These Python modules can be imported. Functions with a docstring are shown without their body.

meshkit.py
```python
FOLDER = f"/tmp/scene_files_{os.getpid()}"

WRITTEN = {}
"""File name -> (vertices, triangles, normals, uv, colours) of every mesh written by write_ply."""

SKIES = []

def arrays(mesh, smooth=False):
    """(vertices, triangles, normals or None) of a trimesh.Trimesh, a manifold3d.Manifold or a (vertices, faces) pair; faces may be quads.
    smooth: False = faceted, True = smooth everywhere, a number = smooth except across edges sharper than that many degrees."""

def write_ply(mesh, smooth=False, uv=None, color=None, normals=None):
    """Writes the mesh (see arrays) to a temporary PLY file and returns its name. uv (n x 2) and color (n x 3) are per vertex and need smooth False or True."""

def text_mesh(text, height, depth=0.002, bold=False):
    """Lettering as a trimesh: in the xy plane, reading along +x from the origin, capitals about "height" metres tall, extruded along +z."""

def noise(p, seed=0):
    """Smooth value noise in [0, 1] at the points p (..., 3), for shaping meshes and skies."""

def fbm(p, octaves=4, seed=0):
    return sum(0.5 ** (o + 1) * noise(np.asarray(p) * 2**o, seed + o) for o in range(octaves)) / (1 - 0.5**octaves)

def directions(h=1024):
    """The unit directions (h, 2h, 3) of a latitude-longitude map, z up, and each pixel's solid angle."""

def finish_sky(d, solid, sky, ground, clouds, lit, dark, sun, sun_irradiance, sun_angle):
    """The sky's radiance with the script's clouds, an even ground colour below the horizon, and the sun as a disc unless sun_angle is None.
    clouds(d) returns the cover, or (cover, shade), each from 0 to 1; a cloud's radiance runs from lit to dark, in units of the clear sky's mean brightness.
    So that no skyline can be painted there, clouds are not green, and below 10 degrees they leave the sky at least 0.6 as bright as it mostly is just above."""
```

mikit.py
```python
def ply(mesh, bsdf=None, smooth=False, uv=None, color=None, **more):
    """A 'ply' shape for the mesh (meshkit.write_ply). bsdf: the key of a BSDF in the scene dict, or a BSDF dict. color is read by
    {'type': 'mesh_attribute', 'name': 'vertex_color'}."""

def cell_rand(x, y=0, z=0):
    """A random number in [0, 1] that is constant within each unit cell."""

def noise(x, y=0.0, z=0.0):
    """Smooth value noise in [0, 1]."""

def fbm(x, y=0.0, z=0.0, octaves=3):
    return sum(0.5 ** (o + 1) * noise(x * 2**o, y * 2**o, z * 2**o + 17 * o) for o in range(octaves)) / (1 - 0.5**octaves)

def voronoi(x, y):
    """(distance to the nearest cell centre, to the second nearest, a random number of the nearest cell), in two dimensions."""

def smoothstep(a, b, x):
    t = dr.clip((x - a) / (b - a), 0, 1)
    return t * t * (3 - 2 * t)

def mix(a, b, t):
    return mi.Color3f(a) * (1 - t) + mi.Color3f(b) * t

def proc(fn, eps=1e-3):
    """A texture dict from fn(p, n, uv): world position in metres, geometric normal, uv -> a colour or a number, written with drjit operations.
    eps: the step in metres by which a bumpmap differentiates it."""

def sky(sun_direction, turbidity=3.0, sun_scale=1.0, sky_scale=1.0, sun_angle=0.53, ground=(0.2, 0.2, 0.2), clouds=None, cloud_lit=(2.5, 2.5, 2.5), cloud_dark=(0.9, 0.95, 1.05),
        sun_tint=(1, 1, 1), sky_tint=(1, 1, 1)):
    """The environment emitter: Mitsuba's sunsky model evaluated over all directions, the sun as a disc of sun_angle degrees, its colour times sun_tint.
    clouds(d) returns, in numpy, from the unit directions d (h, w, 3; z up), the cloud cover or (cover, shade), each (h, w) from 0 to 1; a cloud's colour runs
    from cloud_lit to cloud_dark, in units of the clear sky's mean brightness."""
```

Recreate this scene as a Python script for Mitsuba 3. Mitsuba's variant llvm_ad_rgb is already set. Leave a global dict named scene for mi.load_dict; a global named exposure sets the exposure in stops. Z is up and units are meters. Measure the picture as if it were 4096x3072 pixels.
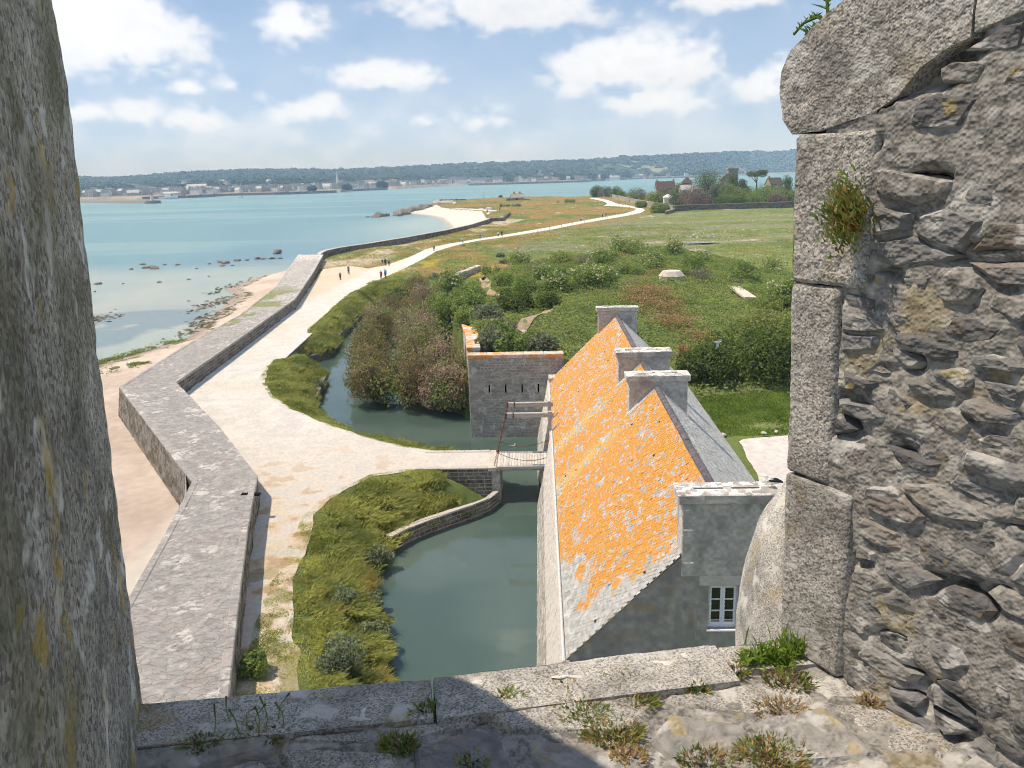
import math
import numpy as np
import trimesh
import shapely
import shapely.geometry as sg
import drjit as dr
import mitsuba as mi
import manifold3d as m3
import mikit
import meshkit

# World: x runs across the gatehouse (right), y along its ridge (away from the tower), z up, metres.
# z = 0 is the gravel path; the eye is in an embrasure on top of the tower, 19 m up.
scene, labels = {}, {}
T = mi.ScalarTransform4f
EYE = np.array([0.0, 0.0, 19.0])

# ------------------------------------------------------------------ camera, sky, exposure
YAW, PITCH, ROLL = 0.03623, 0.23982, 0.026
_f = np.array([-math.sin(YAW) * math.cos(PITCH), math.cos(YAW) * math.cos(PITCH), -math.sin(PITCH)])
_r = np.array([math.cos(YAW), math.sin(YAW), 0.0])
_u = np.cross(_r, _f)
_up = _u * math.cos(ROLL) + _r * math.sin(ROLL)
scene['camera'] = {'type': 'perspective', 'fov': 62.12, 'fov_axis': 'x', 'near_clip': 0.05, 'far_clip': 20000.0,
                   'to_world': T().look_at(origin=EYE.tolist(), target=(EYE + _f).tolist(), up=_up.tolist()),
                   'medium': {'type': 'ref', 'id': 'sea_air'}}
SUN_EL, SUN_AZ = math.radians(62.5), math.radians(-2.0)
SUN = (-math.cos(SUN_EL) * math.cos(SUN_AZ), math.cos(SUN_EL) * math.sin(SUN_AZ), math.sin(SUN_EL))

# cumulus banks: azimuth and elevation of the middle, half width and half height (degrees), strength, greyness of the base
CLOUDS = [(-26.5, 8.6, 6.4, 3.3, 1.25, .10), (-15.1, 9.1, 2.7, 1.7, .95, .15), (-1.6, 10.2, 8.0, 2.3, 1.0, .45), (5.8, 6.5, 6.6, 2.1, 1.05, .30),
          (-9.4, 6.2, 4.6, 1.0, .95, .25), (12.5, 10.2, 5.0, 1.4, 1.0, .35), (14.6, 5.2, 2.4, 1.9, .9, .2), (-21.6, 5.6, 1.1, .6, .8, .1),
          (-19.0, 5.8, 1.2, .65, .9, .1), (-27.1, 4.1, 2.4, .8, .8, .2), (-24.4, 4.1, 2.3, 1.1, .7, .2), (-21.3, 3.8, 2.8, 1.1, .65, .2),
          (-14.7, 4.3, 3.3, 1.25, .85, .2), (-17.1, 5.0, 1.2, .7, .8, .2), (-7.5, 3.6, 1.4, .7, .75, .2), (-3.0, 3.5, 3.0, 1.2, .8, .25),
          (7.6, 4.2, 4.2, 1.2, .75, .3), (2.2, 5.3, 1.8, .9, .7, .2), (26.0, 8.0, 5.0, 2.0, .9, .3), (-45., 8.0, 7.0, 3.0, 1.0, .2),
          (48., 7.0, 8.0, 2.4, 1.0, .3), (66., 12., 9.0, 3.0, 1.0, .3), (-70., 10., 9.0, 3.0, 1.0, .2)]


def clouds(d):
    az = np.degrees(np.arctan2(d[..., 0], d[..., 1]))
    el = np.degrees(np.arcsin(np.clip(d[..., 2], -1, 1)))
    q = np.stack([az / 2.6, el / 1.7, el * 0], -1)
    warp = meshkit.fbm(q * 0.8, 3, 5) - .5
    n = meshkit.fbm(q * 1.0 + warp[..., None] * .8, 5, 11)
    fine = meshkit.fbm(q * 4.0, 4, 23)
    dens, base = np.zeros_like(az), np.zeros_like(az)
    for a, e, ra, re, w, g in CLOUDS:
        x, y = (az - a) / (ra * 1.05), (el - e) / (re * 1.02)
        y = np.where(y < 0, y * 1.35, y)
        b = w * np.exp(-(x * x + y * y) * 1.15)
        dens = np.maximum(dens, b)
        base = np.maximum(base, g * b * np.clip(.75 - y * .9, 0, 1.4))
    # open sky beyond the frame: a scatter of fair-weather cumulus
    far = np.clip((np.abs(az) - 34) / 12, 0, 1) + np.clip((el - 13) / 6, 0, 1)
    wide = meshkit.fbm(d / (np.abs(d[..., 2:3]) + .18) * 1.7 + 3.1, 5, 41)
    dens = np.maximum(dens, np.clip(far, 0, 1) * np.clip((wide - .50) * 4.5, 0, 1.0))
    cover = np.clip((dens * 1.12 + (n - .5) * 1.35 + (fine - .5) * .7 - .28) / .70, 0, 1)
    cover = cover * cover * (3 - 2 * cover) * np.clip(dens * 3.0, 0, 1)
    veil = .60 * np.exp(-np.clip(el, 0, 90) / 4.2) + .22 + .30 * np.exp(-((el - 2.6) / 1.6) ** 2) * np.clip((n - .44) * 5, 0, 1) * np.clip(1 - np.abs(az + 12) / 26, 0, 1)
    shade = np.clip(base * 1.1 + (fine - .5) * .6 + (n - .55) * .9 + .10, 0, 1) * .8
    total = 1 - (1 - cover * .90) * (1 - veil * np.clip(.75 + (n - .5) * .6, 0, 1))
    return total, np.where(cover > .05, shade * cover + .25 * (1 - cover), .25)


scene['sky'] = mikit.sky(SUN, turbidity=3.0, clouds=clouds, sky_tint=(1.02, 1.13, 1.18), cloud_lit=(3.6, 3.6, 3.6), cloud_dark=(2.55, 2.6, 2.7))
exposure = 1.5

# the sea air: one box of thin haze round everything
scene['sea_air'] = {'type': 'homogeneous', 'albedo': {'type': 'rgb', 'value': [.84, .93, 1.0]}, 'sigma_t': {'type': 'rgb', 'value': [1.05e-4, 1.4e-4, 1.85e-4]}}
scene['haze'] = {'type': 'cube', 'to_world': T().translate([-200, 3900, 60.0]).scale([4600, 4300, 75.0]), 'bsdf': {'type': 'null'},
                 'interior': {'type': 'ref', 'id': 'sea_air'}}
labels['haze'] = {'kind': 'stuff', 'label': 'thin pale sea haze hanging over the bay and hills', 'category': 'haze'}

# ------------------------------------------------------------------ helpers
rng = np.random.default_rng(7)
SEEN = {}


def numbered(name):
    SEEN[name] = SEEN.get(name, 0) + 1
    return name if SEEN[name] == 1 else f'{name}_{SEEN[name] - 1:03d}'


def tag(key, label=None, cat=None, group=None, kind=None):
    e = labels.setdefault(key, {})
    for k, v in (('label', label), ('category', cat), ('group', group), ('kind', kind)):
        if v:
            e[k] = v
    return key


def put(key, mesh, mat, smooth=False, **more):
    scene[key] = mikit.ply(mesh, 'mat_' + mat, smooth=smooth, **more)
    return key


def part(parent, name, mesh, mat, smooth=False, **more):
    return put(numbered(f'{parent}__{name}'), mesh, mat, smooth, **more)


def thing(name, label, cat, group=None):
    return tag(numbered(name), label, cat, group)


def one(name, mesh, mat, label, cat, group=None, smooth=False):
    return put(thing(name, label, cat, group), mesh, mat, smooth)


def struct(name, mesh, mat, smooth=False, label=None, cat=None):
    put(name, mesh, mat, smooth)
    return tag(name, label, cat, kind='structure')


class MB:
    """Collects triangles."""

    def __init__(self):
        self.v, self.f, self.n = [], [], 0

    def add(self, v, f):
        v, f = np.asarray(v, float), np.asarray(f, int)
        if f.shape[1] == 4:
            f = np.vstack([f[:, [0, 1, 2]], f[:, [0, 2, 3]]])
        self.v.append(v)
        self.f.append(f + self.n)
        self.n += len(v)
        return self

    def mani(self, m):
        k = m.to_mesh()
        return self.add(k.vert_properties[:, :3], k.tri_verts)

    def mesh(self):
        return np.vstack(self.v), np.vstack(self.f)


BOXF = np.array([[0, 2, 3, 1], [4, 5, 7, 6], [0, 1, 5, 4], [2, 6, 7, 3], [0, 4, 6, 2], [1, 3, 7, 5]])


def boxv(x0, x1, y0, y1, z0, z1):
    return np.array([[x, y, z] for z in (z0, z1) for y in (y0, y1) for x in (x0, x1)], float)


def box(x0, x1, y0, y1, z0, z1):
    return boxv(x0, x1, y0, y1, z0, z1), BOXF


def bevel_box(x0, x1, y0, y1, z0, z1, b=.03):
    """A box with chamfered edges."""
    pts = []
    for x in (x0, x1):
        for y in (y0, y1):
            for z in (z0, z1):
                c = np.array([x, y, z])
                i = np.array([(x0 + x1) / 2 - x, (y0 + y1) / 2 - y, (z0 + z1) / 2 - z])
                s = np.sign(i)
                for k in range(3):
                    o = s * b
                    o[k] = 0
                    pts.append(c + o)
    return m3.Manifold.hull_points(np.array(pts))


def arr(m):
    if isinstance(m, tuple):
        return m
    k = m.to_mesh()
    return k.vert_properties[:, :3].astype(float), k.tri_verts.astype(int)


def vnormals(v, f):
    n = np.zeros_like(v)
    c = np.cross(v[f[:, 1]] - v[f[:, 0]], v[f[:, 2]] - v[f[:, 0]])
    for k in range(3):
        np.add.at(n, f[:, k], c)
    return n / np.maximum(np.linalg.norm(n, axis=1, keepdims=True), 1e-12)


def rough(m, length, amp, freq, seed=0, octaves=4):
    """Refine a solid and roughen its surface with noise."""
    m = m.refine_to_length(length)
    v, f = arr(m)
    n = vnormals(v, f)
    k = meshkit.fbm(v * freq + seed * 7.3, octaves, seed) - .5
    return v + n * (k * 2 * amp)[:, None], f


def spheres_hull(pts, radii, seg=12):
    return m3.Manifold.batch_hull([m3.Manifold.sphere(float(r), seg).translate([float(a) for a in p]) for p, r in zip(pts, np.broadcast_to(radii, len(pts)))])


def tube(points, radii, seg=6):
    p = np.asarray(points, float)
    radii = np.broadcast_to(radii, len(p))
    t = np.gradient(p, axis=0)
    t /= np.linalg.norm(t, axis=1, keepdims=True) + 1e-12
    ref = np.where(np.abs(t[:, 2:3]) > .9, [[1., 0, 0]], [[0, 0, 1.]])
    a = np.cross(t, ref)
    a /= np.linalg.norm(a, axis=1, keepdims=True) + 1e-12
    b = np.cross(t, a)
    ang = np.arange(seg) * 2 * np.pi / seg
    v = (p[:, None] + radii[:, None, None] * (np.cos(ang)[None, :, None] * a[:, None] + np.sin(ang)[None, :, None] * b[:, None])).reshape(-1, 3)
    i, j = np.meshgrid(np.arange(len(p) - 1), np.arange(seg), indexing='ij')
    q = np.stack([i * seg + j, i * seg + (j + 1) % seg, (i + 1) * seg + (j + 1) % seg, (i + 1) * seg + j], -1).reshape(-1, 4)
    v = np.vstack([v, p[:1], p[-1:]])
    k = np.arange(seg)
    c0 = np.stack([k * 0 + len(v) - 2, (k + 1) % seg, k], 1)
    c1 = np.stack([k * 0 + len(v) - 1, (len(p) - 1) * seg + k, (len(p) - 1) * seg + (k + 1) % seg], 1)
    return v, np.vstack([q[:, [0, 1, 2]], q[:, [0, 2, 3]], c0, c1])


def rand_frames(n, g, up=0.0):
    """n random orthonormal pairs (a, b) of leaf directions; up > 0 tips the leaf normals upwards."""
    nrm = g.normal(size=(n, 3))
    nrm /= np.linalg.norm(nrm, axis=1, keepdims=True)
    nrm[:, 2] = np.abs(nrm[:, 2]) + up
    nrm /= np.linalg.norm(nrm, axis=1, keepdims=True)
    h = g.normal(size=(n, 3))
    a = np.cross(nrm, h)
    a /= np.linalg.norm(a, axis=1, keepdims=True) + 1e-9
    return a, np.cross(nrm, a)


def leaves(p, size, g, up=0.0, aspect=1.0):
    """Leaf-shaped quads (two triangles each) at the points p."""
    n = len(p)
    a, b = rand_frames(n, g, up)
    s = (size * g.uniform(.6, 1.35, n))[:, None]
    v = np.stack([p - a * s * .5, p + b * s * .32 * aspect, p + a * s * .5, p - b * s * .32 * aspect], 1).reshape(-1, 3)
    k = np.arange(n) * 4
    return v, np.vstack([np.stack([k, k + 1, k + 2], 1), np.stack([k, k + 2, k + 3], 1)])


def blades(p, height, width, g, lean=.5, wind=(0, 0), out=None):
    """Grass blades: one bent triangle pair each, rooted at p."""
    n = len(p)
    h = height * g.uniform(.55, 1.3, n)
    ang = g.uniform(0, 2 * np.pi, n)
    d = np.stack([np.cos(ang), np.sin(ang), 0 * ang], 1)
    l = g.normal(size=(n, 3)) * lean * .5
    l[:, :2] += wind
    if out is not None:
        l[:, :2] += out
    l[:, 2] = 0
    w = (width * g.uniform(.6, 1.3, n))[:, None]
    mid = p + l * (h * .45)[:, None] + np.array([0, 0, 1.]) * (h * .6)[:, None]
    tip = p + l * (h * 1.15)[:, None] + np.array([0, 0, 1.]) * (h * .95)[:, None]
    v = np.stack([p - d * w, p + d * w, mid + d * w * .6, tip], 1).reshape(-1, 3)
    k = np.arange(n) * 4
    return v, np.vstack([np.stack([k, k + 1, k + 2], 1), np.stack([k, k + 2, k + 3], 1)])


def inside(poly, n, g):
    """n random points in a shapely polygon."""
    x0, y0, x1, y1 = poly.bounds
    out = []
    have = 0
    while have < n:
        q = np.stack([g.uniform(x0, x1, n * 2), g.uniform(y0, y1, n * 2)], 1)
        q = q[shapely.contains_xy(poly, q[:, 0], q[:, 1])]
        out.append(q)
        have += len(q)
    return np.vstack(out)[:n]


def grid_mesh(xs, ys, zf):
    X, Y = np.meshgrid(xs, ys)
    v = np.stack([X.ravel(), Y.ravel(), zf(X.ravel(), Y.ravel())], 1)
    nx, ny = len(xs), len(ys)
    i, j = np.meshgrid(np.arange(ny - 1), np.arange(nx - 1), indexing='ij')
    a = (i * nx + j).ravel()
    f = np.vstack([np.stack([a, a + 1, a + nx + 1], 1), np.stack([a, a + nx + 1, a + nx], 1)])
    return v, f


def poly_sheet(poly, z, cell=1.0):
    """A triangulated sheet of a polygon with inner points so that it may follow a height function z(x, y)."""
    mb = MB()
    for g in getattr(poly, 'geoms', [poly]):
        v, f = trimesh.creation.triangulate_polygon(g, engine='earcut')
        m = trimesh.Trimesh(np.c_[v, v[:, 0] * 0], f, process=False)
        mb.add(np.c_[v, z(v[:, 0], v[:, 1]) if callable(z) else np.full(len(v), z)], f)
    v, f = mb.mesh()
    n = np.cross(v[f[:, 1]] - v[f[:, 0]], v[f[:, 2]] - v[f[:, 0]])[:, 2]
    f[n < 0] = f[n < 0][:, ::-1]
    return v, f


def ragged(pts, amp, step, seed):
    """A closed outline with small natural wiggles."""
    r = sg.LinearRing(pts)
    n = int(r.length / step)
    q = np.array([r.interpolate(i / n, normalized=True).coords[0] for i in range(n)])
    k = np.c_[q, q[:, 0] * 0] / (step * 3.0)
    q = q + np.stack([meshkit.fbm(k, 3, seed) - .5, meshkit.fbm(k + 9.1, 3, seed + 1) - .5], 1) * 2 * amp
    return sg.Polygon(q).buffer(0)


# ------------------------------------------------------------------ materials
noise, fbm, smoothstep, mix, voronoi, cell_rand = mikit.noise, mikit.fbm, mikit.smoothstep, mikit.mix, mikit.voronoi, mikit.cell_rand


def C(*c):
    return mi.Color3f(*c)


def bsdf(name, color, rough_=.9, spec=.25, bump=None, bump_scale=.01, eps=2e-3, two=True, **more):
    base = {'type': 'principled', 'base_color': mikit.proc(color) if callable(color) else {'type': 'rgb', 'value': list(color)},
            'roughness': rough_, 'specular': spec, **more}
    if bump:
        base = {'type': 'bumpmap', 'arbitrary': mikit.proc(bump, eps), 'scale': bump_scale, 'bsdf': base}
    scene['mat_' + name] = {'type': 'twosided', 'bsdf': base} if two else base
    return name


def diffuse(name, color):
    scene['mat_' + name] = {'type': 'twosided', 'bsdf': {'type': 'diffuse', 'reflectance': mikit.proc(color) if callable(color) else {'type': 'rgb', 'value': list(color)}}}
    return name


def leafy(name, color, thru=.45, rough_=.6):
    fn = (lambda p, n, uv: dr.minimum(color(p, n, uv) * 1.65, .9)) if callable(color) else None
    scene['mat_' + name] = {'type': 'principledthin', 'base_color': mikit.proc(fn) if fn else {'type': 'rgb', 'value': list(color)},
                   'roughness': rough_, 'diff_trans': thru * 2, 'spec_trans': 0.0}
    return name

# ------------------------------------------------------------------ stone
def facing(p, n):
    """Coordinates in the plane of a stone's face, whichever way it looks."""
    flat = dr.abs(n.z) > .7
    side = dr.abs(n.x) > dr.abs(n.y)
    a = dr.select(flat, p.x, dr.select(side, p.y, p.x))
    b = dr.select(flat, p.y, p.z)
    return a, b


def granite_color(tint, dirt, lichen_white, lichen_gold, cell=330.0, moss=0.0):
    def fn(p, n, uv):
        a, b = facing(p, n)
        wob = noise(p.x * 90, p.y * 90, p.z * 90) * .7
        d1, d2, r = voronoi(a * cell + wob, b * cell + wob)
        base = dr.select(r < .2, .17, dr.select(r < .6, .29, .41)) * (.8 + .4 * noise(a * cell * 2, b * cell * 2, p.z * 40))
        col = C(*tint) * base
        big = fbm(p.x * 7, p.y * 7, p.z * 7, 4)
        fine = fbm(p.x * 38, p.y * 38, p.z * 30 + 5, 4)
        col = mix(col, C(.07, .068, .058), dirt * smoothstep(.38, .72, big * .6 + fine * .4))
        col = mix(col, C(.62, .62, .59), lichen_white * smoothstep(.58, .66, fbm(p.x * 16 + 9, p.y * 16, p.z * 13, 4)) * smoothstep(.35, .6, fine))
        col = mix(col, C(.42, .30, .06), lichen_gold * smoothstep(.60, .70, fbm(p.x * 13, p.y * 13 + 31, p.z * 8, 4)) * smoothstep(.4, .55, fine))
        if moss:
            col = mix(col, C(.12, .12, .05), moss * smoothstep(.45, .7, fbm(p.x * 9 + 2, p.y * 9 + 7, p.z * 6, 4)))
        return col
    return fn


def grain_bump(cell=380.0):
    def fn(p, n, uv):
        return noise(p.x * cell, p.y * cell, p.z * cell) * .6 + noise(p.x * cell * .4, p.y * cell * .4, p.z * cell * .4) * .9 + fbm(p.x * 40, p.y * 40, p.z * 40, 2) * 1.2
    return fn


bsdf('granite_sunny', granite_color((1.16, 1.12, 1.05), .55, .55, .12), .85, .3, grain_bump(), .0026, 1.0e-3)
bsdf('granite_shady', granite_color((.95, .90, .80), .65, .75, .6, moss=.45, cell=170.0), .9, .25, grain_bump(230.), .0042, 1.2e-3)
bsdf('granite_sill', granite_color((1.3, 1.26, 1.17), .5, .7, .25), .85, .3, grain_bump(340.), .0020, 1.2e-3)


def slate_stone(base, wet=.0):
    def fn(p, n, uv):
        big = fbm(p.x * 6 + 3, p.y * 6, p.z * 8, 4)
        fine = fbm(p.x * 60, p.y * 60, p.z * 90, 4)
        col = C(*base) * (.55 + .9 * fine) * (.7 + .6 * big)
        rust = smoothstep(.56, .68, fbm(p.x * 11, p.y * 11 + 4, p.z * 9, 3))
        col = mix(col, C(.26, .20, .14), .35 * rust)
        col = mix(col, C(.56, .56, .545), .6 * smoothstep(.60, .69, fbm(p.x * 22 + 9, p.y * 22, p.z * 20, 4)))
        col = mix(col, C(.40, .31, .10), .5 * smoothstep(.68, .74, fbm(p.x * 19, p.y * 19 + 31, p.z * 17, 4)))
        return col
    return fn


def rock_bump(p, n, uv):
    return fbm(p.x * 45, p.y * 45, p.z * 70, 4) * 2.2 + noise(p.x * 210, p.y * 210, p.z * 210) * .45


bsdf('slate_rubble', slate_stone((.20, .203, .205)), .75, .35, rock_bump, .006, 1.2e-3)
bsdf('slate_rubble_dark', slate_stone((.12, .122, .125)), .75, .35, rock_bump, .006, 1.2e-3)
bsdf('slate_rubble_pale', slate_stone((.28, .275, .262)), .85, .3, rock_bump, .006, 1.2e-3)


def mortar_color(p, n, uv):
    fine = fbm(p.x * 75, p.y * 75, p.z * 75, 4)
    grit = noise(p.x * 260, p.y * 260, p.z * 260)
    col = mix(C(.14, .138, .13), C(.34, .33, .31), smoothstep(.3, .7, fine * .75 + grit * .3))
    col = mix(col, C(.38, .30, .12), .35 * smoothstep(.60, .70, fbm(p.x * 14, p.y * 14 + 11, p.z * 14, 4)))
    return mix(col, C(.60, .60, .58), .55 * smoothstep(.60, .68, fbm(p.x * 18 + 5, p.y * 18, p.z * 18, 4)))


bsdf('old_mortar', mortar_color, .95, .15, grain_bump(260.), .0036, 1.2e-3)
diffuse('guano', lambda p, n, uv: C(.72, .72, .69) * (.85 + .15 * noise(p.x * 90, p.y * 90, p.z * 90)))


def wall_stone(tint, scale=1.0, lichen=0.0):
    """Weathered ashlar of the fort seen from some way off; every stone of a mesh has its own tone."""
    def fn(p, n, uv):
        r = noise(p.x * 2.3 * scale, p.y * 2.3 * scale, p.z * 3.9 * scale)
        fine = fbm(p.x * 6, p.y * 6, p.z * 6, 4)
        col = C(*tint) * (.55 + .55 * r) * (.6 + .8 * fine)
        col = mix(col, C(.25, .225, .19) * (.7 + .6 * fine), .4 * smoothstep(.5, .75, noise(p.x * 1.1, p.y * 1.1, p.z * 2.2)))
        if lichen:
            col = mix(col, C(.62, .25, .035), lichen * smoothstep(.48, .6, fbm(p.x * 2.2, p.y * 2.2, p.z * 2.2, 4)))
        return mix(col, C(.62, .61, .58), .55 * smoothstep(.6, .7, fbm(p.x * 2.9 + 4, p.y * 2.9, p.z * 1.2, 4)))
    return fn


bsdf('fort_stone', wall_stone((.42, .40, .36)), .9, .2)
bsdf('fort_mortar', lambda p, n, uv: C(.50, .48, .44) * (.6 + .6 * fbm(p.x * 5, p.y * 5, p.z * 5, 3)), .95, .15)
bsdf('dressed_granite', lambda p, n, uv: C(.52, .49, .45) * (.62 + .5 * fbm(p.x * 9, p.y * 9, p.z * 9, 4) + .2 * noise(p.x * 60, p.y * 60, p.z * 60)), .85, .25)
bsdf('coping_orange', lambda p, n, uv: mix(C(.58, .54, .48) * (.7 + .5 * fbm(p.x * 7, p.y * 7, p.z * 7, 3)), C(.66, .25, .03), .85 * smoothstep(.42, .56, fbm(p.x * 1.6, p.y * 1.6, p.z * 1.6, 4))), .9, .2)


def chimney_color(p, n, uv):
    fine = fbm(p.x * 8, p.y * 8, p.z * 8, 4)
    col = C(.47, .45, .42) * (.55 + .8 * fine)
    col = mix(col, C(.36, .26, .14), .3 * smoothstep(.60, .72, fbm(p.x * 2.1, p.y * 2.1 + 8, p.z * 1.8, 4)))
    col = mix(col, C(.17, .165, .16), .5 * smoothstep(.5, .7, fbm(p.x * 1.7 + 7, p.y * 1.7, p.z * .8, 4)))
    return mix(col, C(.78, .77, .73), .9 * smoothstep(.47, .58, fbm(p.x * 5 + 3, p.y * 5, p.z * 5, 4)) * smoothstep(.3, .8, n.z))


bsdf('chimney_granite', chimney_color, .9, .2, lambda p, n, uv: fbm(p.x * 25, p.y * 25, p.z * 25, 3), .02, 5e-3)


def render_color(p, n, uv):
    fine = fbm(p.x * 4, p.y * 4, p.z * 4, 4)
    runs = fbm(p.x * 2.4, p.y * 2.4, p.z * .35, 4)
    col = mix(C(.25, .235, .215), C(.40, .375, .34), smoothstep(.3, .7, fine * .5 + runs * .5))
    col = mix(col, C(.40, .26, .11), .40 * smoothstep(.58, .70, fbm(p.x * 1.4 + 2, p.y * 1.4, p.z * 1.8, 4)))
    return mix(col, C(.15, .145, .14), .45 * smoothstep(.52, .72, runs))


bsdf('gable_render', render_color, .95, .15)


def lichen_slate(p, n, uv):
    """Blue grey slates; orange lichen thick over the sunny weather side, thin near the foot and on the shady side."""
    sun_side = smoothstep(-.1, -.4, n.x)
    k1 = fbm(p.x * 1.5, p.y * 1.0, p.z * 1.5, 4)
    k2 = fbm(p.x * 5.2, p.y * 3.6 + 3, p.z * 5.2, 4)
    k3 = noise(p.x * 13, p.y * 8, p.z * 13)
    slate = C(.36, .37, .36) * (.62 + .35 * k2 + .45 * noise(p.y * 4.1 + dr.floor(p.z * 7.1) * 3.7, p.z * 7.1))
    slate = mix(slate, C(.62, .62, .58), .5 * smoothstep(.55, .7, fbm(p.x * 3 + 1, p.y * 3, p.z * 3, 4)))
    foot = smoothstep(2.55, 4.6, p.z + (k1 - .5) * 3.0 + smoothstep(31.0, 40.0, p.y) * 2.5 - (p.x - .7) * smoothstep(30.5, 27.5, p.y) * .55)
    verge = smoothstep(27.0, 27.9, p.y + (k2 - .5) * .9)
    # rain run-off below each stack keeps the slates paler and yellower
    run = dr.exp(-dr.square((p.y - 43.4) / .9)) + dr.exp(-dr.square((p.y - 50.0) / .9)) + .6 * dr.exp(-dr.square((p.y - 27.6) / .8))
    run = run * smoothstep(7.0, 4.2, p.z + (k1 - .5) * 2)
    cover = sun_side * foot * verge * (.20 + 1.0 * smoothstep(.34, .60, k1 * .35 + k2 * .65)) - .35 * run
    orange = mix(C(.60, .225, .010), C(.50, .265, .035), smoothstep(.35, .7, k3 * .6 + k1 * .4))
    orange = mix(orange, C(.62, .43, .10), .6 * dr.clip(run, 0, 1))
    col = mix(slate, orange, dr.clip(smoothstep(.20, .74, cover - .30 * (k3 - .5)), 0, 1) * .93)
    pale = smoothstep(.56, .70, fbm(p.x * 8 + 5, p.y * 5.4, p.z * 8, 4))
    return mix(col, C(.52, .46, .42), pale * .36 * sun_side)


bsdf('roof_slate', lichen_slate, .8, .3)
bsdf('roof_deck', (.16, .15, .14), .9, .2)
bsdf('ridge_tile', lambda p, n, uv: C(.115, .105, .115) * (.6 + .8 * noise(p.x * 6, p.y * 6, p.z * 6)), .6, .4)
bsdf('lead_flashing', lambda p, n, uv: C(.62, .63, .62) * (.75 + .4 * fbm(p.x * 9, p.y * 9, p.z * 9, 3)), .6, .4)
bsdf('white_paint', (.74, .76, .80), .45, .5)
bsdf('dark_pane', (.012, .014, .016), .06, .6)
bsdf('weathered_wood', lambda p, n, uv: C(.60, .57, .52) * (.7 + .5 * noise(p.x * 30, p.y * 3, p.z * 30)) * (.85 + .3 * cell_rand(dr.floor(p.x * 5.2))), .85, .2)
bsdf('grey_beam', lambda p, n, uv: C(.46, .44, .41) * (.6 + .7 * fbm(p.x * 3, p.y * 18, p.z * 18, 3)), .85, .2)
bsdf('rusty_iron', lambda p, n, uv: C(.17, .075, .05) * (.6 + .8 * noise(p.x * 40, p.y * 40, p.z * 40)), .8, .3)
bsdf('trodden_earth', lambda p, n, uv: C(.34, .275, .185) * (.6 + .7 * fbm(p.x * 2, p.y * 2, p.z * 2, 4)), .95, .1)
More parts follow.
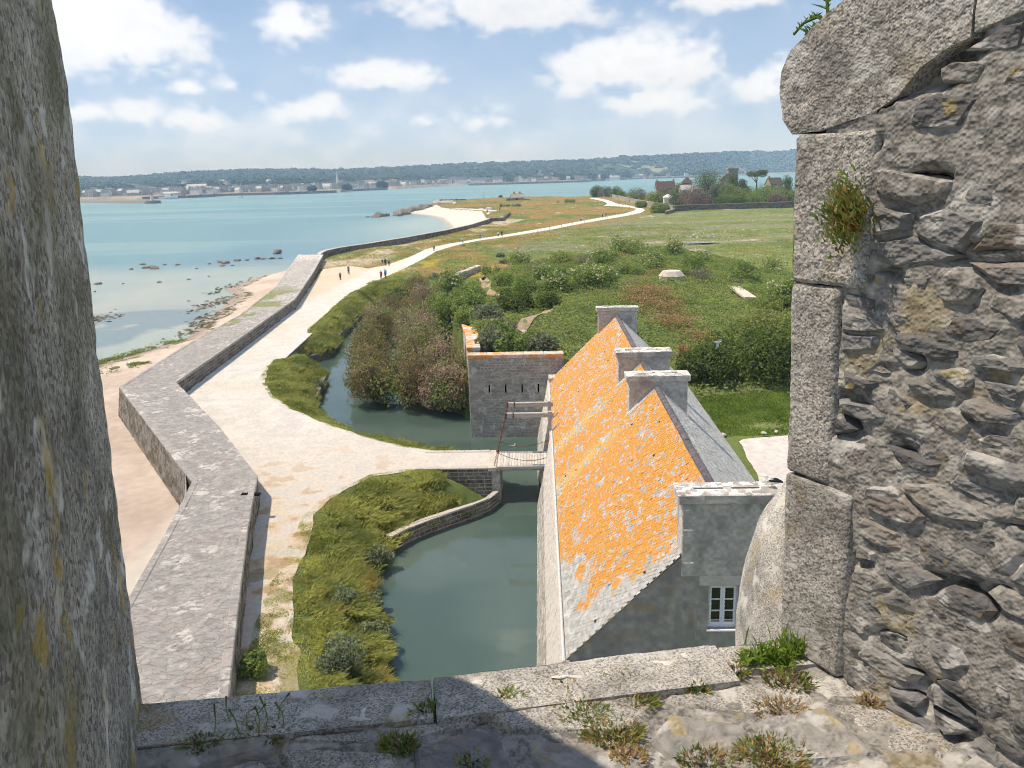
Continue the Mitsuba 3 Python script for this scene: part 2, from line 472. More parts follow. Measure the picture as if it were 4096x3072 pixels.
bsdf('concrete', lambda p, n, uv: C(.58, .53, .46) * (.75 + .4 * fbm(p.x * 3, p.y * 3, p.z * 3, 4)), .9, .2)
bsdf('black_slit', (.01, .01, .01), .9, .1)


def quay_color(p, n, uv):
    """Top of the sea wall: dark pinkish and grey setts, white gull lime and lichen along the sea edge."""
    r = noise(p.x * 2.6 + 3, p.y * 2.6, p.z)
    fine = fbm(p.x * 5, p.y * 5, p.z * 5, 4)
    col = mix(C(.295, .288, .278), C(.36, .35, .335), smoothstep(.35, .75, r)) * (.62 + .8 * fine)
    col = mix(col, C(.42, .33, .28) * (.7 + .6 * fine), .18 * smoothstep(.68, .78, noise(p.x * 1.9, p.y * 1.9 + 7)))
    white = .7 * smoothstep(.57, .68, fbm(p.x * 1.1, p.y * .8, p.z, 5)) + smoothstep(78.0, 150.0, p.y) * .35 + smoothstep(190.0, 203.0, p.y)
    col = mix(col, C(.72, .70, .66), dr.clip(white, 0, 1) * .75 * smoothstep(.32, .58, fine))
    green = smoothstep(95.0, 108.0, p.y) * smoothstep(152.0, 135.0, p.y) * smoothstep(.5, .62, fbm(p.x * .35, p.y * .25, 3.0, 4))
    return mix(col, C(.20, .23, .08), .8 * green)


bsdf('quay_setts', quay_color, .9, .2)
bsdf('quay_bed', lambda p, n, uv: C(.30, .285, .265) * (.5 + .9 * fbm(p.x * 4, p.y * 4, p.z * 4, 4)), .95, .15)
bsdf('quay_face', lambda p, n, uv: mix(C(.20, .185, .165), C(.125, .108, .085), smoothstep(.4, .7, noise(p.x * 1.3, p.y * 1.3, p.z * 2))) * (.6 + .8 * fbm(p.x * 3, p.y * 3, p.z * 5, 4)), .95, .15)

# ------------------------------------------------------------------ ground, water
def gravel_color(p, n, uv):
    big = fbm(p.x * .14, p.y * .14, 0.0, 4)
    mid = fbm(p.x * .9, p.y * .9, 3.0, 4)
    fine = fbm(p.x * 7, p.y * 7, 5.0, 3)
    col = mix(C(.53, .515, .475), C(.61, .595, .56), smoothstep(.3, .7, mid))
    near_wall = smoothstep(66.0, 40.0, p.y) * smoothstep(-3.0, -10.0, p.x)
    tan = dr.clip(smoothstep(.46, .70, big * .6 + mid * .4) * .35 + near_wall * .75 * smoothstep(.3, .6, mid) + .7 * smoothstep(-36.0, -39.0, p.x - (p.y - 150) * .02) * smoothstep(130.0, 150.0, p.y), 0, 1)
    col = mix(col, C(.53, .44, .325), tan)
    col = mix(col, C(.37, .27, .17), .8 * smoothstep(.60, .72, mid) * near_wall)
    weeds = smoothstep(43.0, 36.0, p.y) * smoothstep(.47, .60, fbm(p.x * .8, p.y * .8, 9.0, 4))
    col = mix(col, C(.24, .22, .10), .75 * weeds)
    return col * (.84 + .3 * fine)


bsdf('pale_gravel', gravel_color, .95, .1, lambda p, n, uv: fbm(p.x * 9, p.y * 9, 0.0, 3), .010, 1e-2)
bsdf('courtyard_gravel', lambda p, n, uv: C(.60, .57, .55) * (.75 + .45 * fbm(p.x * 3, p.y * 3, 0.0, 4)), .95, .1)


def meadow_color(p, n, uv):
    big = fbm(p.x * .022, p.y * .022, 1.0, 4)
    mid = fbm(p.x * .11, p.y * .075, 4.0, 4)
    fine = fbm(p.x * .9, p.y * .6, 2.0, 4)
    path = -22.0 + (p.y - 253.0) * .358
    heath = dr.select(p.y < 250, smoothstep(-3.0, -7.0, p.x), smoothstep(28.0, 6.0, p.x - path)) * smoothstep(150.0, 172.0, p.y)
    green = mix(C(.112, .155, .046), C(.160, .190, .074), smoothstep(.3, .7, big * .5 + mid * .5))
    dull = smoothstep(.45, .62, fbm(p.x * .03, p.y * .08, 8.0, 4)) * smoothstep(200.0, 225.0, p.y) * smoothstep(-2.0, 5.0, p.x - path)
    green = mix(green, C(.195, .20, .125), .75 * dull)
    col = mix(green, C(.245, .170, .066), heath * smoothstep(.34, .60, big * .35 + mid * .65))
    col = mix(col, C(.40, .29, .03), .6 * heath * smoothstep(.60, .70, fbm(p.x * .2, p.y * .1, 12.0, 4)) * smoothstep(230.0, 190.0, p.y))
    bare = .6 * smoothstep(.75, .82, fbm(p.x * .10, p.y * .06, 15.0, 4)) * smoothstep(170.0, 185.0, p.y)
    bare = bare + dr.exp(-dr.square((p.y - 241.0 - (p.x - 45) * .03) / 3.2)) * smoothstep(24.0, 34.0, p.x) * smoothstep(69.0, 58.0, p.x) * smoothstep(.3, .6, fbm(p.x * .12, p.y * .5, 5.0, 3))
    bare = bare + smoothstep(.5, .6, fbm(p.x * .14, p.y * .07, 19.0, 3)) * smoothstep(-38.0, -42.0, p.x - (p.y - 190) * .17) * smoothstep(184.0, 200.0, p.y) * smoothstep(420.0, 380.0, p.y) * .8
    col = mix(col, C(.50, .44, .36), dr.clip(bare, 0, 1) * .8)
    return col * (.62 + .76 * fine)


bsdf('meadow', meadow_color, .95, .1, lambda p, n, uv: fbm(p.x * 1.6, p.y * 1.6, 0.0, 4), .18, 3e-2)


def beach_color(p, n, uv):
    big = fbm(p.x * .12, p.y * .12, 2.0, 4)
    fine = fbm(p.x * 1.6, p.y * 1.6, 2.0, 4)
    col = mix(C(.44, .365, .305), C(.52, .445, .38), smoothstep(.3, .7, big)) * (.8 + .35 * fine)
    col = mix(col, C(.60, .60, .55), .55 * smoothstep(-24.5, -21.5, p.x) * smoothstep(60.0, 50.0, p.y))
    col = mix(col, C(.56, .51, .455), smoothstep(330.0, 390.0, p.y))
    wrack = dr.exp(-dr.square((p.z + 2.62 + (big - .5) * .9) / .11)) * smoothstep(.42, .58, fbm(p.x * .7, p.y * .7, 6.0, 4)) * smoothstep(260.0, 200.0, p.y)
    col = mix(col, C(.12, .125, .055), dr.clip(wrack * 1.3, 0, 1))
    wet = smoothstep(-2.5, -2.85, p.z)
    return col * (1 - .35 * wet)


bsdf('beach_sand', beach_color, .9, .2, lambda p, n, uv: fbm(p.x * 1.2, p.y * 1.2, 0.0, 4), .08, 3e-2)


def sea_color(p, n, uv):
    """The colour of the water itself: pale over the tidal flat, turquoise over sand, bluer over weed and in the channel."""
    big = fbm(p.x * .006, p.y * .006, 3.0, 4)
    mid = fbm(p.x * .030, p.y * .020, 5.0, 4)
    shal = smoothstep(250.0, 205.0, p.y + (mid - .5) * 30 - dr.maximum(p.x + 120.0, 0.0) * .2)
    cove = dr.exp(-(dr.square((p.x + 48.0) / 36.0) + dr.square((p.y - 440.0) / 120.0)))
    deep = mix(C(.15, .305, .285), C(.13, .26, .285), smoothstep(.42, .60, big))
    streak = smoothstep(.56, .66, fbm(p.x * .004, p.y * .016, 9.0, 4))
    deep = mix(deep, C(.205, .33, .33), .6 * streak)
    blue = smoothstep(190.0, 250.0, p.y) * smoothstep(390.0, 300.0, p.y) * smoothstep(-125.0, -85.0, p.x)
    deep = mix(deep, C(.115, .225, .295), .75 * blue)
    far = smoothstep(700.0, 1100.0, p.y)
    deep = mix(deep, C(.15, .29, .30), .5 * far)
    col = mix(deep, mix(C(.345, .375, .33), C(.28, .35, .32), smoothstep(.35, .65, mid)), shal)
    col = mix(col, C(.31, .40, .375), dr.clip(cove * 1.25, 0, 1) * .9)
    weed = shal * smoothstep(.50, .60, fbm(p.x * .045, p.y * .045, 21.0, 5)) * (dr.exp(-(dr.square((p.x + 66.0) / 17.0) + dr.square((p.y - 128.0) / 24.0))) + .45 * smoothstep(.52, .62, fbm(p.x * .03, p.y * .05, 31.0, 3)))
    return mix(col, C(.13, .20, .24), dr.clip(weed * 1.2, 0, 1) * .75)


bsdf('sea_water', sea_color, .32, .45, lambda p, n, uv: fbm(p.x * .55 + p.y * .2, p.y * .9, 0.0, 4) + .35 * noise(p.x * 2.2, p.y * 2.8, 0.0), .16, 5e-2, two=False)
scene['mat_moat_water'] = {'type': 'bumpmap', 'arbitrary': mikit.proc(lambda p, n, uv: fbm(p.x * .35, p.y * .8, 0.0, 3) * .5 + noise(p.x * 1.3, p.y * 2.6, 2.0) * .12, 2e-2), 'scale': .014,
                       'bsdf': {'type': 'plastic', 'diffuse_reflectance': mikit.proc(lambda p, n, uv: mix(C(.066, .108, .096), C(.092, .136, .122), smoothstep(.35, .65, fbm(p.x * .15, p.y * .2, 0.0, 3)))), 'int_ior': 1.42, 'nonlinear': False}}

# ------------------------------------------------------------------ plants
def leaf_mix(dark, light, freq=.8, third=None, thr=.62):
    def fn(p, n, uv):
        k = fbm(p.x * freq, p.y * freq, p.z * freq, 3) * .55 + noise(p.x * 9, p.y * 9, p.z * 9) * .45
        col = mix(C(*dark), C(*light), smoothstep(.28, .72, k))
        if third:
            col = mix(col, C(*third), smoothstep(thr, thr + .07, fbm(p.x * freq * .5 + 5, p.y * freq * .5, p.z * freq, 4)) * .85)
        return col
    return fn


leafy('leaf_green', leaf_mix((.095, .14, .038), (.225, .285, .092)), .4)
leafy('leaf_dark_green', leaf_mix((.055, .082, .024), (.13, .17, .052)), .35)
leafy('leaf_grey_green', leaf_mix((.085, .105, .060), (.19, .21, .135)), .35)
leafy('leaf_bright_green', leaf_mix((.085, .14, .02), (.18, .25, .05)), .45)
leafy('leaf_bramble', leaf_mix((.10, .14, .038), (.225, .265, .088), .25, (.25, .20, .10), .66), .4)
leafy('tamarisk_brown', leaf_mix((.085, .070, .032), (.285, .21, .125), 1.0, (.11, .12, .04), .58), .35)
leafy('tamarisk_pink', leaf_mix((.125, .095, .062), (.40, .30, .235), 1.0, (.16, .14, .08), .64), .35)
leafy('twig_purple', leaf_mix((.105, .082, .070), (.215, .172, .150), 1.2), .25)
leafy('bank_grass', leaf_mix((.17, .20, .052), (.38, .39, .135), .5, (.35, .30, .10), .60), .4)
leafy('bank_scrub', leaf_mix((.10, .13, .075), (.22, .25, .150), .7), .35)
leafy('dry_bracken', leaf_mix((.19, .125, .060), (.33, .225, .125), .9), .35)
leafy('flower_cream', (.58, .60, .36), .3)
leafy('samphire', leaf_mix((.055, .10, .022), (.15, .20, .055), 30.0), .35)
leafy('samphire_rust', leaf_mix((.15, .11, .035), (.30, .215, .07), 30.0), .35)
leafy('dry_grass', leaf_mix((.20, .15, .09), (.38, .30, .20), 25.0), .35)
bsdf('bark', lambda p, n, uv: C(.13, .105, .085) * (.6 + .8 * noise(p.x * 8, p.y * 8, p.z * 3)), .95, .1)
leafy('far_wood', leaf_mix((.018, .030, .014), (.048, .066, .027), .02), .3)

# ================================================================== THE SETTING
# outlines on the ground (metres, seen from above)
WALL_IN = [(-7.5, 10.0), (-9.4, 18.5), (-11.2, 25.9), (-12.9, 31.8), (-15.6, 41.2), (-17.6, 48.9), (-23.8, 59.5), (-33.4, 74.5), (-35.0, 95.6), (-37.8, 129.4), (-45.0, 168.0), (-53.1, 208.6)]
WALL_OUT = [(-13.6, 10.0), (-15.7, 21.0), (-18.1, 32.7), (-19.5, 39.8), (-20.7, 45.5), (-21.3, 48.1), (-27.9, 58.0), (-38.0, 73.2), (-39.9, 92.1), (-41.3, 115.0), (-45.2, 142.8), (-52.1, 174.8), (-59.6, 210.2)]
THIN = [(-54.3, 208.6), (-55.4, 215.5), (-55.6, 222.0), (-54.0, 231.0), (-49.5, 241.0), (-41.5, 265.0), (-32.4, 297.1), (-26.0, 330.0), (-22.6, 362.0), (-21.6, 374.0)]
COAST = [(-10.5, -60.0), (-10.5, 10.0), (-12.6, 21.0), (-14.8, 32.7), (-17.4, 39.8), (-18.9, 46.5), (-25.8, 58.8), (-36.0, 74.0), (-37.6, 93.0), (-39.2, 115.0), (-42.5, 143.0), (-49.0, 175.0), (-56.4, 209.5)] + [(-57.5, 222.0), (-56.0, 233.0), (-51.5, 243.0), (-43.5, 267.0), (-34.4, 299.0), (-28.0, 332.0), (-24.6, 364.0), (-24.0, 400.0), (-26.5, 428.0), (-33.0, 500.0), (-54.0, 540.0), (-66.0, 585.0), (-76.0, 640.0),
         (-84.0, 690.0), (-88.0, 745.0), (-72.0, 752.0), (-60.0, 775.0), (-35.0, 812.0), (10.0, 802.0), (30.0, 775.0), (50.0, 790.0), (110.0, 830.0), (240.0, 800.0), (420.0, 640.0), (420.0, -60.0)]
WATERLINE = [(-50.0, -60.0), (-56.0, 40.0), (-57.5, 80.0), (-57.2, 103.2), (-55.3, 108.5), (-53.2, 116.0), (-52.0, 121.0), (-53.7, 131.7), (-57.4, 149.8), (-61.2, 169.6), (-66.5, 178.0), (-67.0, 205.0), (-62.0, 222.0), (-58.5, 233.0), (-53.5, 244.0),
             (-45.5, 268.0), (-36.6, 300.0), (-33.0, 332.0), (-37.0, 368.0), (-44.3, 414.5), (-55.6, 479.4), (-68.0, 522.8), (-80.0, 550.3), (-92.0, 553.0), (-90.0, 600.0), (-88.0, 650.0), (-92.0, 700.0), (-94.0, 755.0), (-72.0, 762.0), (-55.0, 790.0), (-35.0, 820.0), (10.0, 812.0), (30.0, 785.0), (50.0, 800.0), (110.0, 840.0), (250.0, 815.0), (440.0, 660.0), (440.0, -60.0)]
coast = sg.Polygon(COAST).buffer(0)
waterline = sg.Polygon(WATERLINE).buffer(0)
MOAT_NEAR = [(-0.2, 8.0), (-4.5, 8.0), (-6.4, 25.0), (-7.2, 33.6), (-8.0, 37.6), (-9.4, 41.8), (-9.3, 43.5), (-9.0, 46.9), (-8.2, 48.0), (-6.7, 49.6), (-5.1, 50.9), (-3.7, 52.4), (-2.9, 53.9), (-2.9, 58.0)]
MOAT_FAR = [(-4.2, 59.2), (-8.3, 61.4), (-11.7, 63.3), (-15.5, 66.6), (-18.9, 71.6), (-21.4, 77.2), (-22.6, 82.2), (-23.2, 86.5), (-23.6, 90.7), (-26.2, 95.5), (-28.2, 98.0), (-28.0, 101.0), (-26.4, 103.8), (-26.8, 108.4), (-27.7, 114.1), (-28.3, 124.1), (-28.8, 131.4), (-28.6, 137.7), (-29.3, 144.7), (-27.5, 149.0), (-23.0, 150.0),
            (-21.0, 140.0), (-19.5, 125.0), (-17.5, 110.0), (-14.5, 95.0), (-11.5, 84.0), (-8.5, 77.5), (-6.0, 74.0), (-6.0, 69.0), (-0.2, 69.0)]
moat = sg.Polygon(MOAT_NEAR + MOAT_FAR).buffer(0)
GRAVEL = [(-7.6, 10.0), (-11.0, 24.0), (-17.6, 48.9), (-23.8, 59.5), (-33.4, 74.5), (-35.0, 95.6), (-37.8, 129.4), (-48.1, 187.7), (-45.9, 191.0), (-43.3, 193.5), (-37.8, 187.0), (-35.8, 191.8), (-34.5, 197.5), (-33.6, 203.8), (-32.1, 216.4), (-31.4, 234.8), (-29.6, 244.1),
          (-26.6, 254.0), (-23.4, 260.9), (-18.6, 273.5), (-13.0, 284.0), (4.1, 325.1), (9.2, 340.0), (17.3, 361.8), (28.9, 390.6), (42.3, 424.1), (50.0, 453.9), (53.0, 475.1), (51.7, 492.9), (47.3, 514.0), (40.4, 528.5), (39.4, 533.2), (44.0, 557.1), (45.5, 590.6), (45.2, 630.4), (40.8, 712.0),
          (44.0, 712.0), (48.5, 690.7), (51.0, 640.5), (50.8, 587.2), (50.2, 553.0), (53.9, 532.9), (55.5, 492.0), (56.5, 470.3), (54.6, 449.0), (49.7, 424.0), (40.4, 398.0), (19.0, 349.0), (8.9, 322.0), (3.9, 308.0), (-12.4, 273.5), (-18.0, 265.0), (-22.5, 252.4), (-25.4, 240.2), (-27.6, 227.6), (-28.4, 203.8), (-30.0, 180.4),
          (-31.2, 167.5), (-31.6, 162.4), (-32.3, 155.0), (-33.0, 145.3), (-32.4, 135.4), (-31.3, 120.0), (-30.7, 109.3), (-29.6, 106.2), (-28.5, 91.4), (-29.4, 90.7), (-28.6, 84.9), (-27.0, 79.7), (-24.4, 74.1), (-20.9, 69.2), (-16.9, 64.8), (-13.4, 61.5), (-10.3, 59.0), (-6.7, 57.6), (-3.0, 57.6), (-3.0, 54.1),
          (-5.7, 54.0), (-8.3, 54.2), (-11.2, 52.6), (-12.2, 50.9), (-13.1, 48.9), (-13.5, 46.3), (-13.0, 43.3), (-12.6, 40.4), (-11.9, 35.9), (-10.3, 31.4), (-9.4, 28.4), (-7.4, 18.0), (-6.0, 10.0)]
gravel = sg.Polygon(GRAVEL).buffer(0)
RAMPART_WALL = [(-6.05, 69.2), (-7.0, 79.2), (-9.0, 92.0), (-11.4, 107.0), (-12.9, 116.5), (-12.2, 119.4), (-11.6, 124.7), (-10.4, 130.4), (-9.7, 135.3), (-7.5, 146.0)]


def ramp(x, xs, ys):
    return np.interp(x, xs, ys)


def sstep(a, b, x):
    t = np.clip((x - a) / (b - a), 0, 1)
    return t * t * (3 - 2 * t)


def dist(geom, x, y):
    return shapely.distance(geom, shapely.points(x, y))


def ground_z(x, y):
    x, y = np.asarray(x, float), np.asarray(y, float)
    pts = shapely.points(x, y)
    z = np.zeros_like(x)
    # the rampart mound behind the gatehouse, hollow inside, with the look-out on its crest
    crest_y = ramp(x, [-7, 3.7, 9.7, 16, 22, 30, 40, 50], [80, 93, 103.6, 114, 117, 115, 112, 110])
    crest_z = ramp(x, [-7, 3.7, 9.7, 16, 19, 22, 30, 40, 52], [4.4, 4.8, 5.0, 5.3, 5.3, 4.8, 3.5, 1.8, 0])
    back_y = ramp(x, [-9, 3, 16, 28, 36, 44, 54], [146, 167, 180, 188, 168, 146, 130])
    foot_y = ramp(x, [-7, 2, 12, 20, 50], [69, 69.5, 70, 72, 78])
    front = np.clip((y - foot_y) / np.maximum(crest_y - foot_y, 1), 0, 1)
    front = np.maximum(front ** .85, .80 * (1 - sstep(1.6, 5.0, x)))
    inner = ramp(x, [-9, 10, 30, 44, 52], [3.3, 3.6, 3.0, 1.2, 0])
    behind = inner + (crest_z - inner) * (1 - sstep(0, 9, y - crest_y))
    behind = behind * (1 - sstep(-4, 7, y - back_y))
    mound = np.where(y < crest_y, crest_z * front, behind)
    wx = ramp(y, [q[1] for q in RAMPART_WALL], [q[0] for q in RAMPART_WALL])
    on = (y > 69.9) & (x > wx) & (y < 200) & (x < 56)
    lumps = (meshkit.fbm(np.stack([x * .13, y * .13, x * 0], -1), 3, 3) - .5) * 1.3 * np.clip(mound / 2.5, 0, 1)
    z = np.where(on, mound + lumps, z)
    # berm between the moat and the rampart wall
    berm = (y > 60) & (y < 152) & (x <= wx) & (x > -30) & (x < -5)
    bd = sstep(135, 152, y)
    near_m = dist(moat, x, y)
    east = berm & (x > ramp(y, [69, 80, 95, 110, 125, 140, 150], [-8, -16, -20, -22, -24, -25, -26]))
    z = np.where(east, -1.9 * (1 - bd), z)
    # banks of the moat
    a = dist(gravel, x, y)
    wide = np.minimum(a + near_m, 6.5)
    bank = -2.3 * np.clip(1 - near_m / np.maximum(wide, .3), 0, 1) ** 1.4
    bank = bank - 1.7 * sstep(-7.5, -4.0, x) * sstep(47.5, 50.5, y) * sstep(54.0, 53.9, y) * np.clip(1 - near_m / 3.5, .55, 1)
    bank = np.maximum(bank, -2.42)
    west = (~east) & (~on) & (near_m < 6.5) & (x < -2.0) & (y < 158)
    z = np.where(west, bank, z)
    z = np.where(near_m <= 0, -4.0, z)
    z = np.where((x > -1.4) & (x < 1.2) & (y < 69), -4.0, z)
    z = np.where((x > -9.4) & (x < -2.9) & (y >= 53.9) & (y < 57.3), -2.0 * sstep(-8.6, -4.6, x), z)
    z = np.where((x > -6.2) & (x < 1.6) & (y >= 66) & (y < 69.72), -4.0, z)
    # natural unevenness of the meadow
    free = np.clip(dist(gravel, x, y) / 3.0, 0, 1) * np.clip((y - 70) / 20, 0, 1)
    z = z + np.where(z > -.05, (meshkit.fbm(np.stack([x * .05, y * .05, x * 0], -1), 3, 9) - .5) * .9 * free, 0)
    # shore
    d_out = dist(coast, x, y)
    d_in = dist(waterline.exterior, x, y)
    start = np.where(y > 380, -.1, -.9)
    wet = ~shapely.contains_xy(waterline, x, y)
    shore = np.where(wet, -3.0 - np.clip(d_in * .03, 0, 3), start + (-3.0 - start) * d_out / np.maximum(d_out + d_in, .1))
    return np.where(d_out > 0, shore, z)


def steps(*spans):
    out = []
    for a, b, n in spans:
        out += list(np.linspace(a, b, n, endpoint=False))
    return np.array(out + [spans[-1][1]])


gx = steps((-190, -90, 24), (-90, -42, 32), (-42, 30, 116), (30, 70, 32), (70, 420, 60))
gy = steps((-60, 20, 12), (20, 160, 214), (160, 260, 66), (260, 850, 118))
gv, gf = grid_mesh(gx, gy, ground_z)
cen = gv[gf].mean(1)
dry = shapely.contains_xy(coast.buffer(.2), cen[:, 0], cen[:, 1])
struct('ground', (gv, gf[dry]), 'meadow', True, 'grassy ground of the island', 'ground')
struct('beach', (gv, gf[~dry]), 'beach_sand', True, 'sandy foreshore at low tide', 'beach')

path_poly = ragged(GRAVEL, .28, .55, 5).difference(sg.Polygon(WALL_IN + WALL_OUT[::-1]).buffer(-.3))
path_poly = path_poly.difference(sg.box(-3.75, 50, 5, 60))
struct('gravel_path', poly_sheet(path_poly, .022), 'pale_gravel', False, 'pale gravel path', 'path')
side_track = ragged([(-24.5, 424), (-31.5, 500), (-52, 538), (-57, 545), (-50, 548), (-33, 520), (-25, 500), (-18.5, 462), (-19, 440)], .8, 2.0, 8)
struct('sand_drift', poly_sheet(side_track, .06), 'beach_sand', False)
trod = [ragged(p, .35, .8, 60 + i) for i, p in enumerate(([(13.4, 46), (14.2, 59.2), (16.5, 60.0), (40, 61), (40, 20), (12.5, 20)],))]
struct('courtyard', poly_sheet(trod[0], .03), 'courtyard_gravel', False, 'pale gravel courtyard behind the gatehouse', 'courtyard')
sea_v = [(-9000, -400), (9000, -400), (9000, 9500), (-9000, 9500)]
xs, ys = np.linspace(-4500, 4200, 60), np.linspace(-350, 8000, 80)
struct('sea', grid_mesh(xs, ys, lambda x, y: x * 0 - 3.0), 'sea_water', True, 'turquoise bay at low tide', 'sea')
struct('moat_surface', poly_sheet(moat.buffer(.6).difference(sg.box(-.35, 0, 8, 75)), -2.5), 'moat_water', False, 'still green water of the moat', 'moat')
pond = ragged([(38.5, 233.4), (44.5, 235.2), (49.5, 233.4), (44.5, 231.0)], .25, .8, 3)
struct('pond', poly_sheet(pond, .42), 'moat_water', False, 'shallow pond in the meadow', 'pond')


# ------------------------------------------------------------------ sea wall
def offset_line(pts, d):
    r = sg.LineString(pts).offset_curve(d)
    return np.array(r.coords)


def wall_band(outer, inner, z0, z1, batter=0.0):
    """A solid between two outlines."""
    poly = sg.Polygon(list(inner) + list(outer)[::-1]).buffer(0)
    m = trimesh.creation.extrude_polygon(poly, z1 - z0, engine='earcut')
    m.apply_translation([0, 0, z0])
    return np.array(m.vertices), np.array(m.faces)


def resample(pts, step):
    l = sg.LineString(pts)
    n = max(2, int(l.length / step) + 1)
    return np.array([l.interpolate(t, normalized=True).coords[0] for t in np.linspace(0, 1, n)])


def stone_face(line, z0, z1, course, length, depth, g, out_sign=1, batter=0.0, jitter=.012, per_end=None):
    """Coursed stones proud of a wall face that follows line; out_sign picks the side; returns a list of (v, f)."""
    l = sg.LineString(line)
    stones = []
    rows = max(1, int(round((z1 - z0) / course)))
    hgt = (z1 - z0) / rows
    for r in range(rows):
        t = -g.uniform(0, length * .6)
        while t < l.length:
            w = length * g.uniform(.6, 1.45)
            a, b = max(t, 0), min(t + w, l.length)
            t += w
            if b - a < length * .25:
                continue
            p, q = np.array(l.interpolate(a + .012).coords[0]), np.array(l.interpolate(b - .012).coords[0])
            d = q - p
            L = np.hypot(*d)
            if L < .05:
                continue
            d /= L
            nrm = np.array([d[1], -d[0]]) * out_sign
            za, zb = z0 + r * hgt + .012, z0 + (r + 1) * hgt - .012
            dep = depth + g.uniform(-jitter, jitter)
            ins = min(.03, L * .15)
            oa, ob = batter * (z1 - za), batter * (z1 - zb)
            V = []
            for (tt, zz, o) in ((0, za, oa), (L, za, oa), (L, zb, ob), (0, zb, ob)):
                s = p + d * tt + nrm * (o - .04)
                V.append([s[0], s[1], zz])
            for (tt, zz, o) in ((ins, za + ins, oa), (L - ins, za + ins, oa), (L - ins, zb - ins, ob), (ins, zb - ins, ob)):
                s = p + d * tt + nrm * (o + dep)
                V.append([s[0], s[1], zz])
            V = np.array(V) + g.normal(size=(8, 3)) * .006
            F = np.array([[4, 5, 6, 7], [0, 1, 5, 4], [1, 2, 6, 5], [2, 3, 7, 6], [3, 0, 4, 7]])
            if out_sign < 0:
                F = F[:, ::-1]
            stones.append((V, F))
    return stones


quay = thing('sea_wall', 'broad zigzag stone sea wall with a flat paved top between the beach and the gravel path', 'sea wall')
part(quay, 'core', wall_band(WALL_OUT, WALL_IN, -1.9, 1.44), 'quay_bed')
# the battered seaward skirt
bt = MB()
wo = np.array(resample(WALL_OUT, 4.0))
skirt = np.array(sg.LineString(wo).offset_curve(.55).coords)
skirt = np.array([sg.LineString(skirt).interpolate(t, normalized=True).coords[0] for t in np.linspace(0, 1, len(wo))])
V = np.vstack([np.c_[wo, wo[:, 0] * 0 + 1.43], np.c_[skirt, wo[:, 0] * 0 - 2.1]])
k = np.arange(len(wo) - 1)
bt.add(V, np.stack([k, k + 1, k + 1 + len(wo), k + len(wo)], 1))
part(quay, 'seaward_face', bt.mesh(), 'quay_bed')
g = np.random.default_rng(21)
st = MB()
for line in ([(-15.7, 21.0), (-18.1, 32.7), (-20.7, 45.5), (-21.3, 48.1)], [(-21.3, 48.1), (-27.9, 58.0), (-38.0, 73.2)], [(-38.0, 73.2), (-39.9, 92.1), (-41.3, 115.0)]):
    for s in stone_face(line, -1.3, 1.40, .34, .62, .05, g, -1, batter=.16):
        st.add(*s)
tag(part(quay, 'facing_stones', st.mesh(), 'quay_face'), kind='stuff')
st = MB()
for i in range(2, len(WALL_IN) - 1):
    for s in stone_face([WALL_IN[i], WALL_IN[i + 1]], -.05, 1.30, .34, .7, .03, g, 1):
        st.add(*s)
tag(part(quay, 'inner_facing_stones', st.mesh(), 'quay_face'), kind='stuff')
# setts of the top: irregular polygons, each a little proud of its neighbours
top_poly = sg.Polygon(WALL_IN + WALL_OUT[::-1]).buffer(0)


def setts(poly, n, seed, z, hgt, stretch=(1, 1), gap=.03):
    gg = np.random.default_rng(seed)
    q = inside(poly, n, gg)
    from scipy.spatial import Voronoi
    s = np.array(stretch)
    far_ = np.array([[-500, -500], [500, -500], [0, 900]])
    vor = Voronoi(np.vstack([q / s, far_]))
    mb, cells = MB(), []
    for i in range(n):
        reg = vor.regions[vor.point_region[i]]
        if -1 in reg or len(reg) < 3:
            continue
        c = sg.Polygon(vor.vertices[reg] * s).buffer(0)
        if not poly.contains(c):
            c = c.intersection(poly)
        c = c.buffer(-gap)
        if c.is_empty or c.geom_type != 'Polygon' or c.area < .01:
            continue
        cells.append(c)
        o = np.array(c.exterior.coords)[:-1]
        if sg.LinearRing(o).is_ccw is False:
            o = o[::-1]
        m = len(o)
        cen = o.mean(0)
        inner = cen + (o - cen) * .78
        h = hgt * gg.uniform(.5, 1.3)
        tilt = gg.normal(size=2) * .04
        zt = z + h + (inner - cen) @ tilt
        V = np.vstack([np.c_[o, np.full(m, z - .02)], np.c_[o + 0, np.full(m, z + h * .55)], np.c_[inner, zt], [[*cen, z + h * 1.15]]])
        k = np.arange(m)
        k2 = (k + 1) % m
        F = np.vstack([np.stack([k, k2, k2 + m], 1), np.stack([k, k2 + m, k + m], 1), np.stack([k + m, k2 + m, k2 + 2 * m], 1), np.stack([k + m, k2 + 2 * m, k + 2 * m], 1), np.stack([k + 2 * m, k2 + 2 * m, k * 0 + 3 * m], 1)])
        mb.add(V, F)
    return mb, cells


near_top = top_poly.buffer(-.32).intersection(sg.box(-60, 16, 0, 96))
mb, cells = setts(near_top, 3600, 5, 1.45, .012, (1.15, .85), .007)
tag(part(quay, 'paving_setts', mb.mesh(), 'quay_setts'), kind='stuff')
far_top = top_poly.buffer(-.3).intersection(sg.box(-80, 96, 0, 212))
mb, cells = setts(far_top, 1500, 6, 1.45, .014, (1.3, 1.0), .008)
tag(part(quay, 'far_paving_setts', mb.mesh(), 'quay_setts'), kind='stuff')
